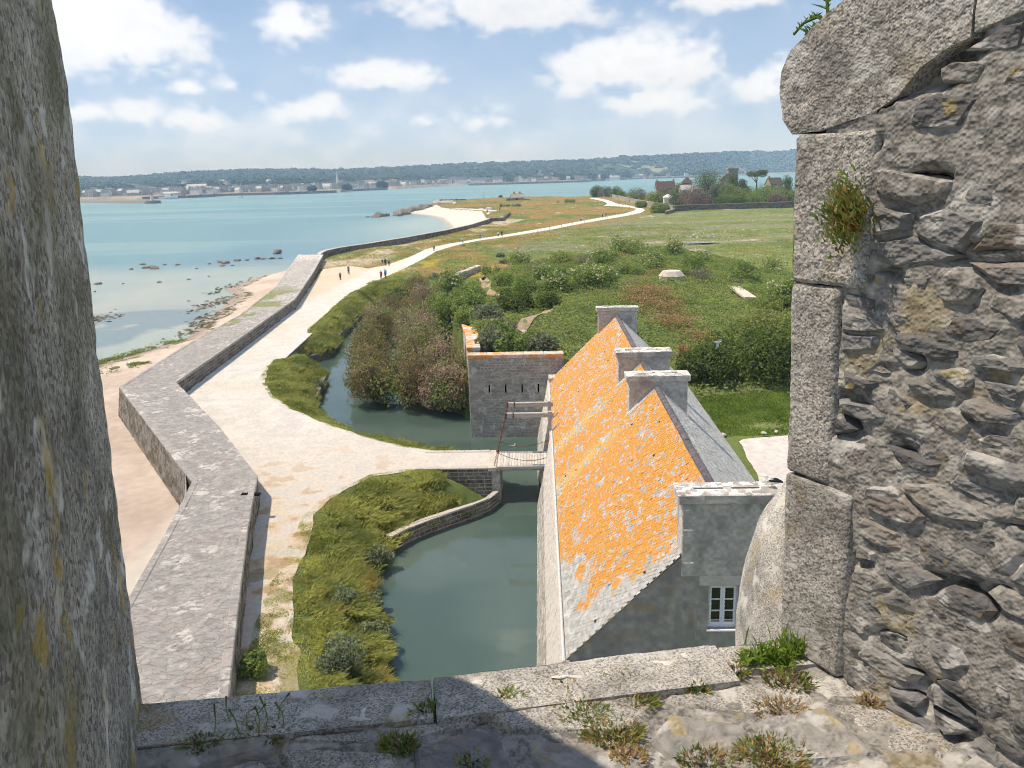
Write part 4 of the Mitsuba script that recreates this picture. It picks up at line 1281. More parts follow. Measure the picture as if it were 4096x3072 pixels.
for i in range(len(pts)):
    reg = vor.regions[vor.point_region[i]]
    if -1 in reg:
        continue
    c = sg.Polygon(vor.vertices[reg] * st_).intersection(region)
    if c.is_empty or c.geom_type != 'Polygon':
        continue
    c = c.buffer(-.004 - g.uniform(0, .006)).buffer(.0)
    if c.is_empty or c.geom_type != 'Polygon' or c.area < 2.2e-4:
        continue
    o = np.array(c.convex_hull.exterior.coords)[:-1] + g.normal(size=(1, 2)) * .002
    cc = o.mean(0)
    h = g.choice([-.004, -.001, .001, .003, .006]) + g.normal() * .0012
    inn = cc + (o - cc) * (1 - min(.35, .013 / max(np.sqrt(c.area), .02)))
    tilt = g.normal(size=2) * .025
    P = [(a, -.07, b) for a, b in o] + [(a, h - .012, b) for a, b in o] + [(a, h + float((np.array([a, b]) - cc) @ tilt), b) for a, b in inn]
    m = m3.Manifold.hull_points(np.array(P))
    near = cc[0] < .62
    v, f = rough(m, .010 if near else .03, .0065, 26, i, 4)
    mat = g.choice(['slate_rubble', 'slate_rubble_dark', 'slate_rubble_pale', 'old_mortar'], p=[.40, .30, .14, .16])
    part(mr, 'rubble_stone', FR((v, f)), str(mat), 40)

ml = thing('merlon', 'shaded merlon of coarse lichened granite on the left of the embrasure', 'parapet')
lc = [(-.05, 17.6), (-.05, 19.046), (-.058, 19.056), (-.062, 19.10), (-.060, 19.15), (-.044, 19.20), (.0, 19.262), (.11, 19.37), (.27, 19.53), (.50, 19.72), (.80, 19.90), (1.3, 19.95), (1.3, 17.6)]
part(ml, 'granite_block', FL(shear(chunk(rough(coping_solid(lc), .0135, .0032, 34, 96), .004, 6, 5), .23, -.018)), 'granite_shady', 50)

# the sill: granite lip stones, then slaty slabs bedded in mortar
sl = thing('embrasure_sill', 'worn stone sill of the embrasure, crusted with lichen and lime and half in shade', 'sill')
lip = [(-.80, 1.262), (-.44, 1.312), (-.205, 1.352), (-.195, 1.354), (.05, 1.412), (.30, 1.452), (.31, 1.455), (.45, 1.478), (.75, 1.53)]
for i, (pts_, dep) in enumerate((([(-.82, 1.258), (-.44, 1.312), (-.209, 1.350)], .115), ([(-.203, 1.350), (.05, 1.408), (.318, 1.455)], .120), ([(.325, 1.456), (.45, 1.478), (.78, 1.535)], .085))):
    p = np.array(pts_)
    q = p - np.array([-.17, .985]) * dep
    zt = [18.128, 18.130, 18.124][i]
    P = [(a, b, c) for a, b in np.vstack([p, q]) for c in (17.75, zt - .016)] + [(a, b, zt) for a, b in np.vstack([p * .985 + q * .0 + .015 * q, q])]
    if i == 0:
        m = m3.Manifold.hull_points(np.array(P))
    else:
        m = m3.Manifold.hull_points(np.array(P))
    part(sl, 'lip_stone', chunk(rough(m, .0105, .0030, 32, 101 + i), .005, 6, i), 'granite_sill', 50)
bx, by = np.arange(-.80, 1.05, .008), np.arange(.35, 1.46, .008)
V, F = grid_mesh(bx, by, lambda x, y: x * 0)
V[:, 2] = 18.116 + (meshkit.fbm(V * 9 + 3, 4, 61) - .5) * .026 + (meshkit.fbm(V * 40, 3, 62) - .5) * .012
cy = V[F].mean(1)
lipline = np.interp(cy[:, 0], [q[0] for q in lip], [q[1] for q in lip]) - .06
part(sl, 'mortar_bed', (V, F[cy[:, 1] < lipline]), 'old_mortar', True)
slab_region = sg.Polygon([(-.80, 1.150), (-.21, 1.238), (.31, 1.340), (.60, 1.40), (1.1, .45), (-.45, .45)])
g = np.random.default_rng(105)
sp = []
y = .50
while y < 1.42:
    hh = g.uniform(.11, .20)
    x = -.8 + g.uniform(0, .15)
    while x < 1.0:
        w = hh * g.uniform(1.1, 2.4)
        sp.append((x + w / 2, y + hh / 2 + g.normal() * .015 + .16 * (x + w / 2)))
        x += w
    y += hh
sp = np.array(sp)
vor = Voronoi(np.vstack([sp / (1.5, 1), [[-50, 0], [50, 0], [0, 100], [0, -100]]]))
for i in range(len(sp)):
    reg = vor.regions[vor.point_region[i]]
    if -1 in reg:
        continue
    c = sg.Polygon(vor.vertices[reg] * (1.5, 1)).intersection(slab_region)
    if c.is_empty or c.geom_type != 'Polygon':
        continue
    c = c.buffer(-.005 - g.uniform(0, .008))
    if c.is_empty or c.geom_type != 'Polygon' or c.area < 1.2e-3:
        continue
    o = np.array(c.convex_hull.exterior.coords)[:-1]
    cc = o.mean(0)
    h = 18.124 + g.uniform(-.005, .003)
    tilt = g.normal(size=2) * .02
    inn = cc + (o - cc) * .88
    P = [(a, b, 18.03) for a, b in o] + [(a, b, h - .012) for a, b in o] + [(a, b, h + float((np.array([a, b]) - cc) @ tilt)) for a, b in inn]
    v, f = rough(m3.Manifold.hull_points(np.array(P)), .011, .0055, 22, 200 + i, 4)
    part(sl, 'slab', (v, f), str(g.choice(['granite_sill', 'slate_rubble_pale', 'slate_rubble'], p=[.72, .22, .06])), 40)


def splash(x, y, z, r, seed, stretch=(1, 1)):
    gg = np.random.default_rng(seed)
    n = 30
    a = np.linspace(0, 2 * np.pi, n, endpoint=False)
    ph = gg.uniform(0, 6.28, 3)
    rr = r * (.95 + .38 * np.sin(a * 2 + ph[0]) + .22 * np.sin(a * 3 + ph[1]) + .14 * np.sin(a * 5 + ph[2]))
    o = np.stack([x + rr * np.cos(a) * stretch[0], y + rr * np.sin(a) * stretch[1]], 1)
    V = np.vstack([np.c_[o, np.full(n, z)], np.c_[x + (o[:, 0] - x) * .7, y + (o[:, 1] - y) * .7, z + .0012 + gg.uniform(0, .001, n)], [[x, y, z + .002]]])
    k = np.arange(n)
    k2 = (k + 1) % n
    return V, np.vstack([np.stack([k, k2, k2 + n], 1), np.stack([k, k2 + n, k + n], 1), np.stack([k + n, k2 + n, k * 0 + 2 * n], 1)])


for i, (x, y, r, s) in enumerate(((-.31, 1.245, .009, (.6, 1.5)), (-.314, 1.232, .010, (1.4, .6)), (-.125, 1.335, .010, (1.7, .6)), (.035, 1.352, .012, (1.8, .5)), (.215, 1.395, .011, (1.6, .6)), (.255, 1.42, .007, (1.2, .8)))):
    part(sl, 'lime_splash', splash(x, y, 18.1295, r, 300 + i, s), 'guano', True)

# the round tower below the sill, and the little domed turret that clings to it
tw_ = thing('tower', 'round granite tower whose parapet the picture is taken from', 'tower')
a = np.linspace(np.radians(35), np.radians(150), 90)
ring = np.stack([1.23 + 7.93 * np.cos(a), -6.5 + 7.93 * np.sin(a)], 1)
zs_ = np.linspace(-3.5, 17.78, 40)
V = np.array([[x, y, z] for z in zs_ for x, y in ring])
i, j = np.meshgrid(np.arange(39), np.arange(89), indexing='ij')
k = (i * 90 + j).ravel()
part(tw_, 'wall', (V, np.stack([k + 1, k, k + 90, k + 91], 1)), 'fort_stone', True)
bt_ = thing('bartizan', 'small domed granite turret with white gull lime beside the gable window', 'turret')
n = 40
prof_ = [(.0, 18.24), (.08, 18.232), (.16, 18.20), (.23, 18.145), (.29, 18.07), (.335, 17.98), (.37, 17.86), (.388, 17.72), (.39, 17.55), (.388, 17.2), (.39, 16.2), (.30, 15.8), (.12, 15.3), (.0, 15.1)]
t = np.linspace(0, len(prof_) - 1, 130)
pr = np.stack([np.interp(t, range(len(prof_)), [q[0] for q in prof_]), np.interp(t, range(len(prof_)), [q[1] for q in prof_])], 1)
from scipy.ndimage import gaussian_filter1d
pr[5:-5] = gaussian_filter1d(pr, 2.5, axis=0)[5:-5]
ang = np.linspace(0, 2 * np.pi, 120, endpoint=False)
V = np.array([[.965 + r * math.cos(q), 2.30 + r * math.sin(q), z] for r, z in pr for q in ang])
i, j = np.meshgrid(np.arange(len(pr) - 1), np.arange(120), indexing='ij')
F = np.stack([i * 120 + j, (i + 1) * 120 + j, (i + 1) * 120 + (j + 1) % 120, i * 120 + (j + 1) % 120], -1).reshape(-1, 4)
v, f = trimesh.Trimesh(V, np.vstack([F[:, [0, 1, 2]], F[:, [0, 2, 3]]]), process=False).vertices, np.vstack([F[:, [0, 1, 2]], F[:, [0, 2, 3]]])
part(bt_, 'dome', chunk((np.array(v), f), .008, 12, 4), 'granite_sill', True)
part(bt_, 'bracket', arr(bevel_box(.72, 1.21, 1.3, 2.1, 15.2, 16.4, .05)), 'granite_sill')


# ------------------------------------------------------------------ plants rooted in the stone
def tuft(name, label, cat, c, r, h, n, mats, g, wall=None, size=(.016, .0028), group=None):
    """A cushion of small fleshy leaves in several tones, a part each."""
    k = thing(name, label, cat, group)
    for mname, mat, share in mats:
        m = max(6, int(n * share))
        rr = np.sqrt(g.uniform(0, 1, m)) * r
        aa = g.uniform(0, 2 * np.pi, m)
        p = np.stack([c[0] + rr * np.cos(aa), c[1] + rr * np.sin(aa) * .75, c[2] - .006 + g.uniform(0, 1, m) ** 1.5 * h * .5 * (1 - (rr / r) ** 2 * .6)], 1)
        out = np.stack([np.cos(aa), np.sin(aa)], 1) * (rr / r)[:, None] * .8
        v, f = blades(p, np.full(m, size[0] * .52), np.full(m, size[1] * .8), g, .9, (0, 0), out)
        tag(part(k, mname, (v, f), mat), kind='stuff')
    stems = MB()
    for q in range(5):
        aa = g.uniform(0, 6.28)
        stems.add(*tube([(c[0], c[1], c[2] - .012), (c[0] + r * .5 * math.cos(aa), c[1] + r * .4 * math.sin(aa), c[2] + h * .35)], [.0022, .0014], 5))
    part(k, 'stem', stems.mesh(), 'bark')
    return k


g = np.random.default_rng(111)
GREEN = (('leaf', 'samphire', .8), ('rusty_leaf', 'samphire_rust', .2))
MIXED = (('leaf', 'samphire', .45), ('rusty_leaf', 'samphire_rust', .30), ('dry_leaf', 'dry_grass', .25))
DRY = (('dry_leaf', 'dry_grass', .6), ('rusty_leaf', 'samphire_rust', .4))
FRESH = (('leaf', 'leaf_bright_green', 1.0),)
Z = 18.124
for name, label, c, r, h, n, mats in (
        ('samphire_plant', 'dark samphire clump in the shade next to the lit edge of the sill', (-.205, 1.262), .030, .026, 300, GREEN),
        ('samphire_plant', 'dark spiky samphire clump in the shade near the middle of the sill', (-.238, 1.175), .032, .026, 320, GREEN),
        ('samphire_plant', 'grey green samphire with upright spikes near the shaded merlon', (-.47, 1.208), .045, .022, 320, GREEN),
        ('samphire_plant', 'dark samphire clump nearest the shaded merlon', (-.555, 1.180), .036, .028, 300, GREEN),
        ('samphire_plant', 'dry low samphire sprig by the white lime splash in the shade', (-.385, 1.232), .022, .010, 90, DRY),
        ('samphire_plant', 'small dark samphire at the bottom edge of the shadow', (-.12, 1.135), .026, .015, 160, GREEN),
        ('samphire_plant', 'bright green samphire cushion just past the shadow corner', (-.070, 1.302), .030, .022, 420, GREEN),
        ('samphire_plant', 'small rusty samphire sprig beside the shadow corner', (-.125, 1.292), .018, .008, 110, DRY),
        ('samphire_plant', 'low brown and green samphire against the granite lip', (.040, 1.335), .032, .016, 300, MIXED),
        ('samphire_plant', 'green samphire tuft against the granite lip right of the brown one', (.130, 1.352), .038, .022, 480, GREEN),
        ('samphire_plant', 'broad green samphire mat filling the joint in the middle of the sunlit sill', (.055, 1.262), .050, .020, 800, GREEN),
        ('samphire_plant', 'long trailing samphire mat with dry flower heads running down the sunlit sill', (.105, 1.205), .050, .018, 800, MIXED),
        ('samphire_plant', 'green samphire with pale dry stalks right of the broad mat', (.155, 1.288), .034, .018, 420, MIXED),
        ('samphire_plant', 'rust coloured samphire crumbs under the trailing mat', (.125, 1.150), .030, .010, 220, DRY),
        ('dry_weed', 'dry straw coloured weed in the joint behind the granite lip', (.285, 1.385), .040, .014, 260, DRY),
        ('dry_weed', 'dry weed with one green shoot before the fresh weed', (.335, 1.372), .028, .022, 140, MIXED),
        ('dry_weed', 'dry straw weed trailing across the grey slab by the sunlit merlon', (.425, 1.345), .045, .016, 260, MIXED),
        ('samphire_plant', 'small dark green samphire between pale slabs', (.262, 1.322), .022, .020, 220, GREEN),
        ('dry_weed', 'brown withered plant at the foot of the sunlit merlon', (.545, 1.285), .022, .016, 160, DRY),
        ('dry_weed', 'low orange brown weed in the middle of the sunlit slabs', (.390, 1.262), .045, .010, 260, DRY),
        ('samphire_plant', 'large bushy samphire at the bottom of the sunlit sill', (.345, 1.150), .055, .026, 900, MIXED),
        ('samphire_plant', 'ragged low samphire left of the large bushy one', (.245, 1.135), .045, .012, 320, MIXED)):
    tuft(name, label, 'plant', (*c, Z), r, h, n, mats, g)
spk = MB()
for i in range(9):
    x, y = -.50 + g.uniform(-.05, .07), 1.215 + g.uniform(-.02, .02)
    spk.add(*tube([(x, y, Z), (x + g.normal() * .006, y, Z + .03), (x + g.normal() * .01, y, Z + g.uniform(.04, .06))], [.001, .001, .0018], 5))
tag(part('samphire_plant_002', 'spike', spk.mesh(), 'samphire'), kind='stuff')
for c, r, lab in (((.405, 1.405), .045, 'fresh bright green weed growing in the corner by the sunlit merlon'), ((.465, 1.432), .026, 'small bright green grass tuft right of the fresh green weed')):
    k = thing('green_weed', lab, 'plant')
    n = int(r * 5200)
    p = np.stack([c[0] + g.normal(size=n) * r * .55, c[1] + g.normal(size=n) * r * .3, Z + np.abs(g.normal(size=n)) * .014], 1)
    part(k, 'leaf', leaves(p, np.full(n, .014), g, .6), 'leaf_bright_green')
    tag(k + '__leaf', kind='stuff')
    tag(k + '__blade', kind='stuff')
    part(k, 'blade', blades(p[:60], np.full(60, .032), np.full(60, .0018), g, .5), 'leaf_bright_green')
# the tuft that hangs out of the rubble joint, and the sprig on the coping
k = thing('samphire_plant', 'rusty green samphire tuft hanging from a joint of the sunlit merlon', 'plant')
for nm, mat, n in (('leaf', 'samphire', 620), ('rusty_leaf', 'samphire_rust', 420), ('dry_leaf', 'dry_grass', 60)):
    d = g.normal(size=(n, 3)) * (.015, .013, .023) * (1.0 if nm == 'leaf' else .8)
    p = np.stack([.116 + d[:, 0], .030 + d[:, 1] + .012, 18.925 + d[:, 2]], 1)
    v, f = blades(p, np.full(n, .013), np.full(n, .0021), g, .9, (0, .5))
    tag(part(k, nm, FR((v, f)), mat), kind='stuff')
part(k, 'stem', FR(tube([(.125, -.01, 18.94), (.115, .02, 18.95), (.10, .04, 18.93)], [.004, .003, .002], 6)), 'bark')
k = thing('samphire_plant', 'short green sprig leaning over the top of the sunlit coping', 'plant')
for pts_ in ([(.012, -.02, 19.222), (-.012, -.015, 19.238), (-.036, -.01, 19.232), (-.052, -.005, 19.216)], [(.005, -.02, 19.215), (-.012, -.01, 19.222), (-.030, -.008, 19.212)], [(.0, -.03, 19.215), (-.008, -.03, 19.262), (-.022, -.03, 19.270)]):
    part(k, 'stem', FR(tube(pts_, np.linspace(.0032, .002, len(pts_)), 6)), 'samphire')
    q = np.array(pts_)
    n = 70
    tt = g.uniform(0, 1, n) * (len(q) - 1)
    p = np.stack([np.interp(tt, np.arange(len(q)), q[:, i]) for i in range(3)], 1)
    part(k, 'leaf', FR(blades(p, np.full(n, .009), np.full(n, .0016), g, 1.2)), 'samphire')

# ================================================================== VEGETATION
def bush_points(x, y, z, w, h, n, g, lumps=7, depth=1.0):
    """Leaf positions over the shells of a heap of lumps, so that the crown has hollows and an uneven outline."""
    c, r = [], []
    for i in range(lumps):
        a, q = g.uniform(0, 6.28), math.sqrt(g.uniform(0, 1)) * .36 * w
        e = .5 + .5 * (1 - (q / (.5 * w)) ** 2)
        hh = h * e * g.uniform(.72, 1.08)
        rad = min(.30 * w, .48 * hh) * g.uniform(.8, 1.15)
        c.append((x + q * math.cos(a), y + q * math.sin(a) * depth, z + max(hh - rad, .28 * h)))
        r.append(rad)
        if hh > rad * 2.4:
            c.append((x + q * 1.15 * math.cos(a), y + q * 1.15 * math.sin(a) * depth, z + hh * .38))
            r.append(rad * .95)
    c, r = np.array(c), np.array(r)
    k = g.choice(len(c), n, p=r ** 2 / (r ** 2).sum())
    d = g.normal(size=(n, 3))
    d /= np.linalg.norm(d, axis=1, keepdims=True)
    shell = np.where(g.uniform(size=n) < .72, g.uniform(.86, 1.08, n), g.uniform(.3, .9, n))
    p = c[k] + d * (r[k] * shell)[:, None] * [1, 1, 1.0]
    p += (meshkit.noise(p * 1.9, 3)[:, None] - .5) * d * (r[k] * .55)[:, None]
    return p[p[:, 2] > z - .3]


def bush(name, label, cat, x, y, w, h, mat, leaf=.16, n=None, group=None, flowers=0, z=None, lumps=7, up=.15, aspect=1.0, stems=4, extra=None):
    g = np.random.default_rng(int(abs(x) * 131 + abs(y) * 17 + w * 7) % 100000)
    z = float(ground_z(np.array([x]), np.array([y]))[0]) if z is None else z
    d = math.hypot(x, y)
    px = (w * 850 / d) * (h * 1.2 * 850 / d)
    leaf, n = leaf * 1.55, int((n or min(16000, max(500, px * 3.6))) * .55)
    k = thing(name, label, cat, group)
    p = bush_points(x, y, z, w, h, n, g, lumps)
    tag(part(k, 'crown', leaves(p, np.full(len(p), leaf), g, up, aspect), mat), kind='stuff')
    if extra:
        m = int(n * extra[1])
        q = bush_points(x, y, z, w * .98, h * 1.02, m, g, lumps)
        tag(part(k, extra[2], leaves(q, np.full(len(q), leaf * extra[3]), g, up), extra[0]), kind='stuff')
    mb = MB()
    for i in range(stems):
        a = g.uniform(0, 6.28)
        q = .32 * w * g.uniform(.4, 1)
        mb.add(*tube([(x + .08 * w * math.cos(a), y + .08 * w * math.sin(a), z - .2), (x + q * .5 * math.cos(a), y + q * .5 * math.sin(a), z + .35 * h), (x + q * math.cos(a), y + q * math.sin(a), z + .75 * h)], [.028 * h, .02 * h, .008 * h], 5))
    part(k, 'stem', mb.mesh(), 'bark')
    if flowers:
        q = bush_points(x, y, z, w * 1.02, h * 1.04, flowers * 3, g, lumps)
        q = q[np.argsort(-(q[:, 2] - .35 * q[:, 1] + g.normal(size=len(q)) * .6))][:flowers]
        mb = MB()
        pp = np.repeat(q, 3, 0) + g.normal(size=(len(q) * 3, 3)) * .05
        mb.add(*leaves(pp, np.full(len(pp), .30), g, 1.2, 1.5))
        tag(part(k, 'flower_heads', mb.mesh(), 'flower_cream'), kind='stuff')
    return k


# elders in flower on the rampart
for x, y, w, h, fl, lab in ((-15.8, 139.8, 3.9, 2.6, 40, 'flowering elder among the tamarisks beside the far moat'), (-3.3, 150.4, 4.3, 2.8, 60, 'pale flowering elder at the left end of the rampart by the dirt patch'),
                            (.2, 127.3, 3.6, 2.2, 55, 'flowering elder in the hollow left of the purple scrub'), (2.5, 114.5, 4.2, 2.4, 70, 'flowering elder just behind the grassy crest'), (6.8, 117.2, 6.2, 2.9, 150, 'widest flowering elder behind the crest, thick with cream heads'),
                            (10.8, 149.5, 4.6, 2.6, 75, 'flowering elder in the middle of the hollow rampart'), (16.9, 169.5, 9.5, 3.0, 120, 'long flowering elder hedge along the back edge of the rampart'),
                            (19.5, 153.0, 6.4, 2.4, 60, 'broad flowering elder behind the concrete look-out'), (25.5, 165.0, 4.6, 3.0, 60, 'flowering elder at the right end of the back hedge'), (18.6, 141.4, 3.9, 2.0, 35, 'dark flowering elder close behind the look-out'),
                            (28.9, 153.3, 4.2, 2.0, 45, 'flowering elder right of the back hedge near the meadow'), (43.0, 160.0, 6.2, 3.0, 90, 'large flowering elder on the right shoulder of the mound'), (30.5, 107.4, 4.6, 2.2, 80, 'flowering elder on the right slope below the concrete slab'),
                            (9.7, 121.8, 3.6, 2.2, 60, 'flowering elder immediately left of the look-out'), (-12.5, 116.4, 3.6, 3.0, 45, 'flowering elder between the tamarisks and the rampart top')):
    bush('elder_bush', lab, 'bush', x, y, w, h * 1.2, 'leaf_green', .20, flowers=fl, group=None, lumps=9)
GR = 'green shrubs on the rampart'
for x, y, w, h, mat in ((-5.6, 118.6, 4.8, 1.8, 'leaf_green'), (-1.3, 112.8, 5.6, 1.9, 'leaf_green'), (-3.6, 99.5, 6.8, 1.9, 'leaf_dark_green'), (.9, 98.6, 3.0, 1.9, 'leaf_dark_green'), (-16.4, 133.6, 3.8, 2.6, 'leaf_green'), (-13.2, 121.0, 4.6, 4.2, 'leaf_green'),
                        (-9.2, 110.1, 4.2, 1.8, 'leaf_green'), (-8.0, 138.5, 3.4, 1.4, 'leaf_green'), (-11.8, 104.5, 3.8, 5.2, 'leaf_green'), (-6.0, 90.6, 3.0, 1.8, 'leaf_green'), (-8.6, 99.0, 4.4, 2.2, 'leaf_green'), (-7.4, 91.0, 3.6, 2.0, 'leaf_green'), (-9.8, 106.0, 3.6, 2.4, 'leaf_green'), (-5.4, 87.0, 3.0, 2.2, 'leaf_grey_green'),
                        (3.6, 135.0, 6.0, 1.7, 'leaf_green'), (14.0, 137.5, 6.0, 1.8, 'leaf_green'), (24.5, 140.0, 7.0, 1.8, 'leaf_green'), (33.0, 135.0, 6.5, 1.7, 'leaf_dark_green'), (30.0, 124.0, 6.0, 1.5, 'leaf_green'), (38.0, 125.0, 6.0, 1.5, 'leaf_green'),
                        (13.0, 158.5, 6.0, 1.8, 'leaf_green'), (4.0, 158.0, 4.5, 1.8, 'leaf_green'), (34.0, 147.0, 5.0, 1.6, 'leaf_green'), (22.0, 128.0, 5.0, 1.5, 'leaf_green'), (-2.6, 73.8, 3.4, 1.6, 'leaf_green'), (.2, 73.0, 2.8, 1.4, 'leaf_grey_green'), (-4.4, 74.6, 3.0, 2.0, 'leaf_grey_green'), (-4.0, 78.0, 3.2, 1.8, 'leaf_green'), (-1.0, 76.6, 2.6, 1.4, 'leaf_green')):
    bush('rampart_shrub', 'low rounded green shrub in the scrub that covers the rampart', 'bush', x, y, w, h * 1.35, mat, .19, group=GR, lumps=8)
for x, y, w, h, lab in ((0., 142.0, 4.8, 2.0, 'purple brown leafless scrub right of the pale elder'), (7.4, 152.2, 4.4, 2.2, 'purple brown scrub at the back of the rampart'), (10.7, 131.7, 5.0, 1.9, 'purple brown scrub behind the widest elder'),
                        (-7.0, 92.6, 3.2, 2.2, 'dome of grey purple twigs above the bastion wall'), (-4.3, 82.0, 4.4, 1.6, 'grey purple scrub inside the bastion corner'), (21.8, 117.6, 3.6, 2.4, 'dark purple scrub right of the look-out'),
                        (26.5, 171.0, 4.0, 2.8, 'purple grey scrub at the right end of the back hedge'), (26.8, 118.5, 3.4, 1.2, 'pale grey twigs above the concrete slab'), (-14.8, 156.4, 3.6, 1.6, 'grey scrub by the end of the moat')):
    bush('bare_scrub', lab, 'bush', x, y, w, h, 'twig_purple', .13, lumps=9, aspect=.5, extra=('leaf_grey_green', .25, 'leaf', 1.0))
# big bramble thicket that fills the right flank
for x, y, w, h, lab in ((20.0, 77.6, 10.5, 4.4, 'big dark rounded bramble thicket above the lawn right of the gatehouse'), (14.6, 74.8, 5.2, 3.2, 'bramble bank at the left end of the big thicket by the roof'), (24.0, 87.5, 9.0, 3.6, 'bramble thicket higher up the slope behind the big one'), (28.0, 98.5, 6.5, 2.4, 'bramble clump on the right slope below the slab')):
    bush('bramble_thicket', lab, 'bush', x, y, w, h, 'leaf_dark_green' if y < 80 else 'leaf_bramble', .17, n=26000 if y < 80 else 15000, lumps=16)
# tamarisks along the moat
TG = None
for i, (x, y, w, h, mat, lab) in enumerate(((-16.2, 80.2, 5.2, 4.6, 'tamarisk_brown', 'big brown tamarisk bush hanging over the bend of the moat'), (-12.6, 78.6, 5.0, 5.2, 'tamarisk_brown', 'brown tamarisk bush right of the one at the bend'), (-8.8, 76.4, 4.6, 4.6, 'tamarisk_pink', 'pinkish tamarisk nearest the bastion corner'),
                                            (-9.6, 80.8, 4.8, 6.4, 'tamarisk_pink', 'tall pink tamarisk against the bastion side wall'), (-17.6, 86.2, 4.8, 5.0, 'tamarisk_brown', 'brown tamarisk bush behind the one at the bend'), (-12.4, 87.0, 5.0, 6.6, 'tamarisk_brown', 'tall brown tamarisk in the middle of the row'),
                                            (-19.6, 93.4, 4.6, 4.8, 'tamarisk_brown', 'brown tamarisk leaning over the narrow moat'), (-14.0, 95.2, 5.4, 6.6, 'tamarisk_pink', 'pinkish brown tamarisk halfway along the row'), (-20.8, 101.4, 4.4, 4.6, 'tamarisk_brown', 'brown tamarisk with a grey trailing edge at the water'),
                                            (-15.6, 104.0, 5.4, 6.2, 'tamarisk_pink', 'pinkish tamarisk beyond the middle of the row'), (-21.2, 110.4, 4.4, 4.8, 'tamarisk_brown', 'brown tamarisk over the far reach of the moat'), (-17.4, 113.4, 4.8, 5.6, 'tamarisk_brown', 'brown tamarisk inland of the far reach'),
                                            (-22.4, 119.4, 4.6, 4.8, 'tamarisk_pink', 'pinkish tamarisk two thirds along the row'), (-18.6, 123.4, 4.6, 4.8, 'tamarisk_brown', 'brown tamarisk near the flowering elder'), (-22.6, 130.4, 4.8, 4.8, 'tamarisk_brown', 'brown tamarisk near the far end of the moat'),
                                            (-19.4, 137.4, 4.8, 4.6, 'tamarisk_pink', 'pinkish tamarisk near the end of the row'), (-21.4, 145.4, 5.4, 4.0, 'tamarisk_brown', 'last brown tamarisk at the head of the moat'), (-16.6, 148.6, 4.4, 3.2, 'tamarisk_pink', 'small pinkish tamarisk inland of the last one'))):
    bush('tamarisk', lab, 'bush', x, y, w, h, mat, .15, z=-1.9 if y < 143 else -.6, lumps=13, up=.05, aspect=.7, n=int(15000 * (80 / y) ** 1.2), extra=('leaf_green', .19, 'leaf', 1.1), stems=6)
# greyer scrub on the banks
for x, y, w, h, lab in ((-9.4, 44.0, 2.0, 1.4, 'grey green scrub hanging over the water at the end of the retaining wall'), (-8.9, 31.4, 3.6, 1.3, 'largest grey green scrub on the near bank of the moat'), (-8.0, 35.0, 2.2, 1.1, 'grey green scrub at the water edge in the near moat'), (-10.0, 36.6, 2.6, 1.0, 'dark grey green scrub in the middle of the near bank'),
                        (-11.55, 29.9, 1.2, 1.1, 'small green bush at the foot of the sea wall in its shade'), (-5.2, 58.6, 2.2, .7, 'low dark bush on the moat edge beside the bridge'), (-23.4, 85.2, 1.4, 1.0, 'grey green scrub on the tip of the grassy spur'), (-27.4, 100.6, 1.4, 1.0, 'grey green scrub where the far retaining wall begins'), (-8.7, 38.9, 1.8, .9, 'grey green scrub overhanging the water in the near moat'), (-7.1, 29.8, 2.4, 1.3, 'grey green scrub at the foot of the picture by the near water')):
    bush('bank_shrub', lab, 'bush', x, y, w, h, 'bank_scrub' if 'green bush' not in lab else 'leaf_green', .09, n=6000, lumps=8, z=None if y > 31 and 'water' not in lab else max(float(ground_z(np.array([x]), np.array([y]))[0]), -2.3))
for x, y, w in ((-20.6, 164.8, 2.8), (-18.5, 165.4, 3.4), (-16.3, 169.1, 3.6), (-14.1, 176.6, 3.8), (-8.0, 190.6, 3.2)):
    bush('field_shrub', 'low grey green shrub in the hedge strip beside the meadow', 'bush', x, y, w, 1.2, 'leaf_grey_green', .2, group='low shrubs of the meadow hedge strip', lumps=6)

# ---- ground cover nobody could count
g = np.random.default_rng(131)


def stuff(name, mesh, mat, label, cat):
    put(name, mesh, mat)
    tag(name, label, cat, kind='stuff')


def cover(poly, n, seed, keep=None):
    gg = np.random.default_rng(seed)
    q = inside(poly, n, gg)
    z = ground_z(q[:, 0], q[:, 1])
    p = np.c_[q, z]
    return p[keep(p)] if keep is not None else p


tracks = [sg.LineString([(-9.5, 137), (-8.0, 126), (-7.6, 117), (-6.4, 113), (-3.6, 110.6)]).buffer(.75), sg.LineString([(1.6, 101.5), (-.2, 90), (-1.6, 86), (-2.3, 82)]).buffer(.6)]
trk = shapely.union_all(tracks)
mound_poly = sg.Polygon([(2.2, 70.4), (10, 70), (30, 75), (48, 82), (53, 110), (47, 148), (38, 172), (28, 192), (16, 184), (3, 172), (-4, 152), (-9, 138), (-12, 118), (-8.2, 92), (-6.6, 80), (-5.6, 71.0), (-4.8, 70.4)])
p = cover(mound_poly, 200000, 1, lambda q: ~shapely.contains_xy(trk, q[:, 0], q[:, 1]))
dens = meshkit.fbm(p * .16 + 2, 3, 8)
hgt = np.clip((dens - .36) * 3.2, .06, 1.1)
p[:, 2] += g.uniform(.0, 1.0, len(p)) ** .7 * hgt
isb = meshkit.fbm(p * .09 + 5, 3, 14) > .5
stuff('bramble_cover', leaves(p[isb], np.full(isb.sum(), .24), g, .45), 'leaf_bramble', 'tangled bramble and creeper covering the rampart slopes', 'undergrowth')
stuff('ivy_cover', leaves(p[~isb], np.full((~isb).sum(), .24), g, .45), 'leaf_green', 'rough green herbage covering the rampart slopes', 'undergrowth')
q = []
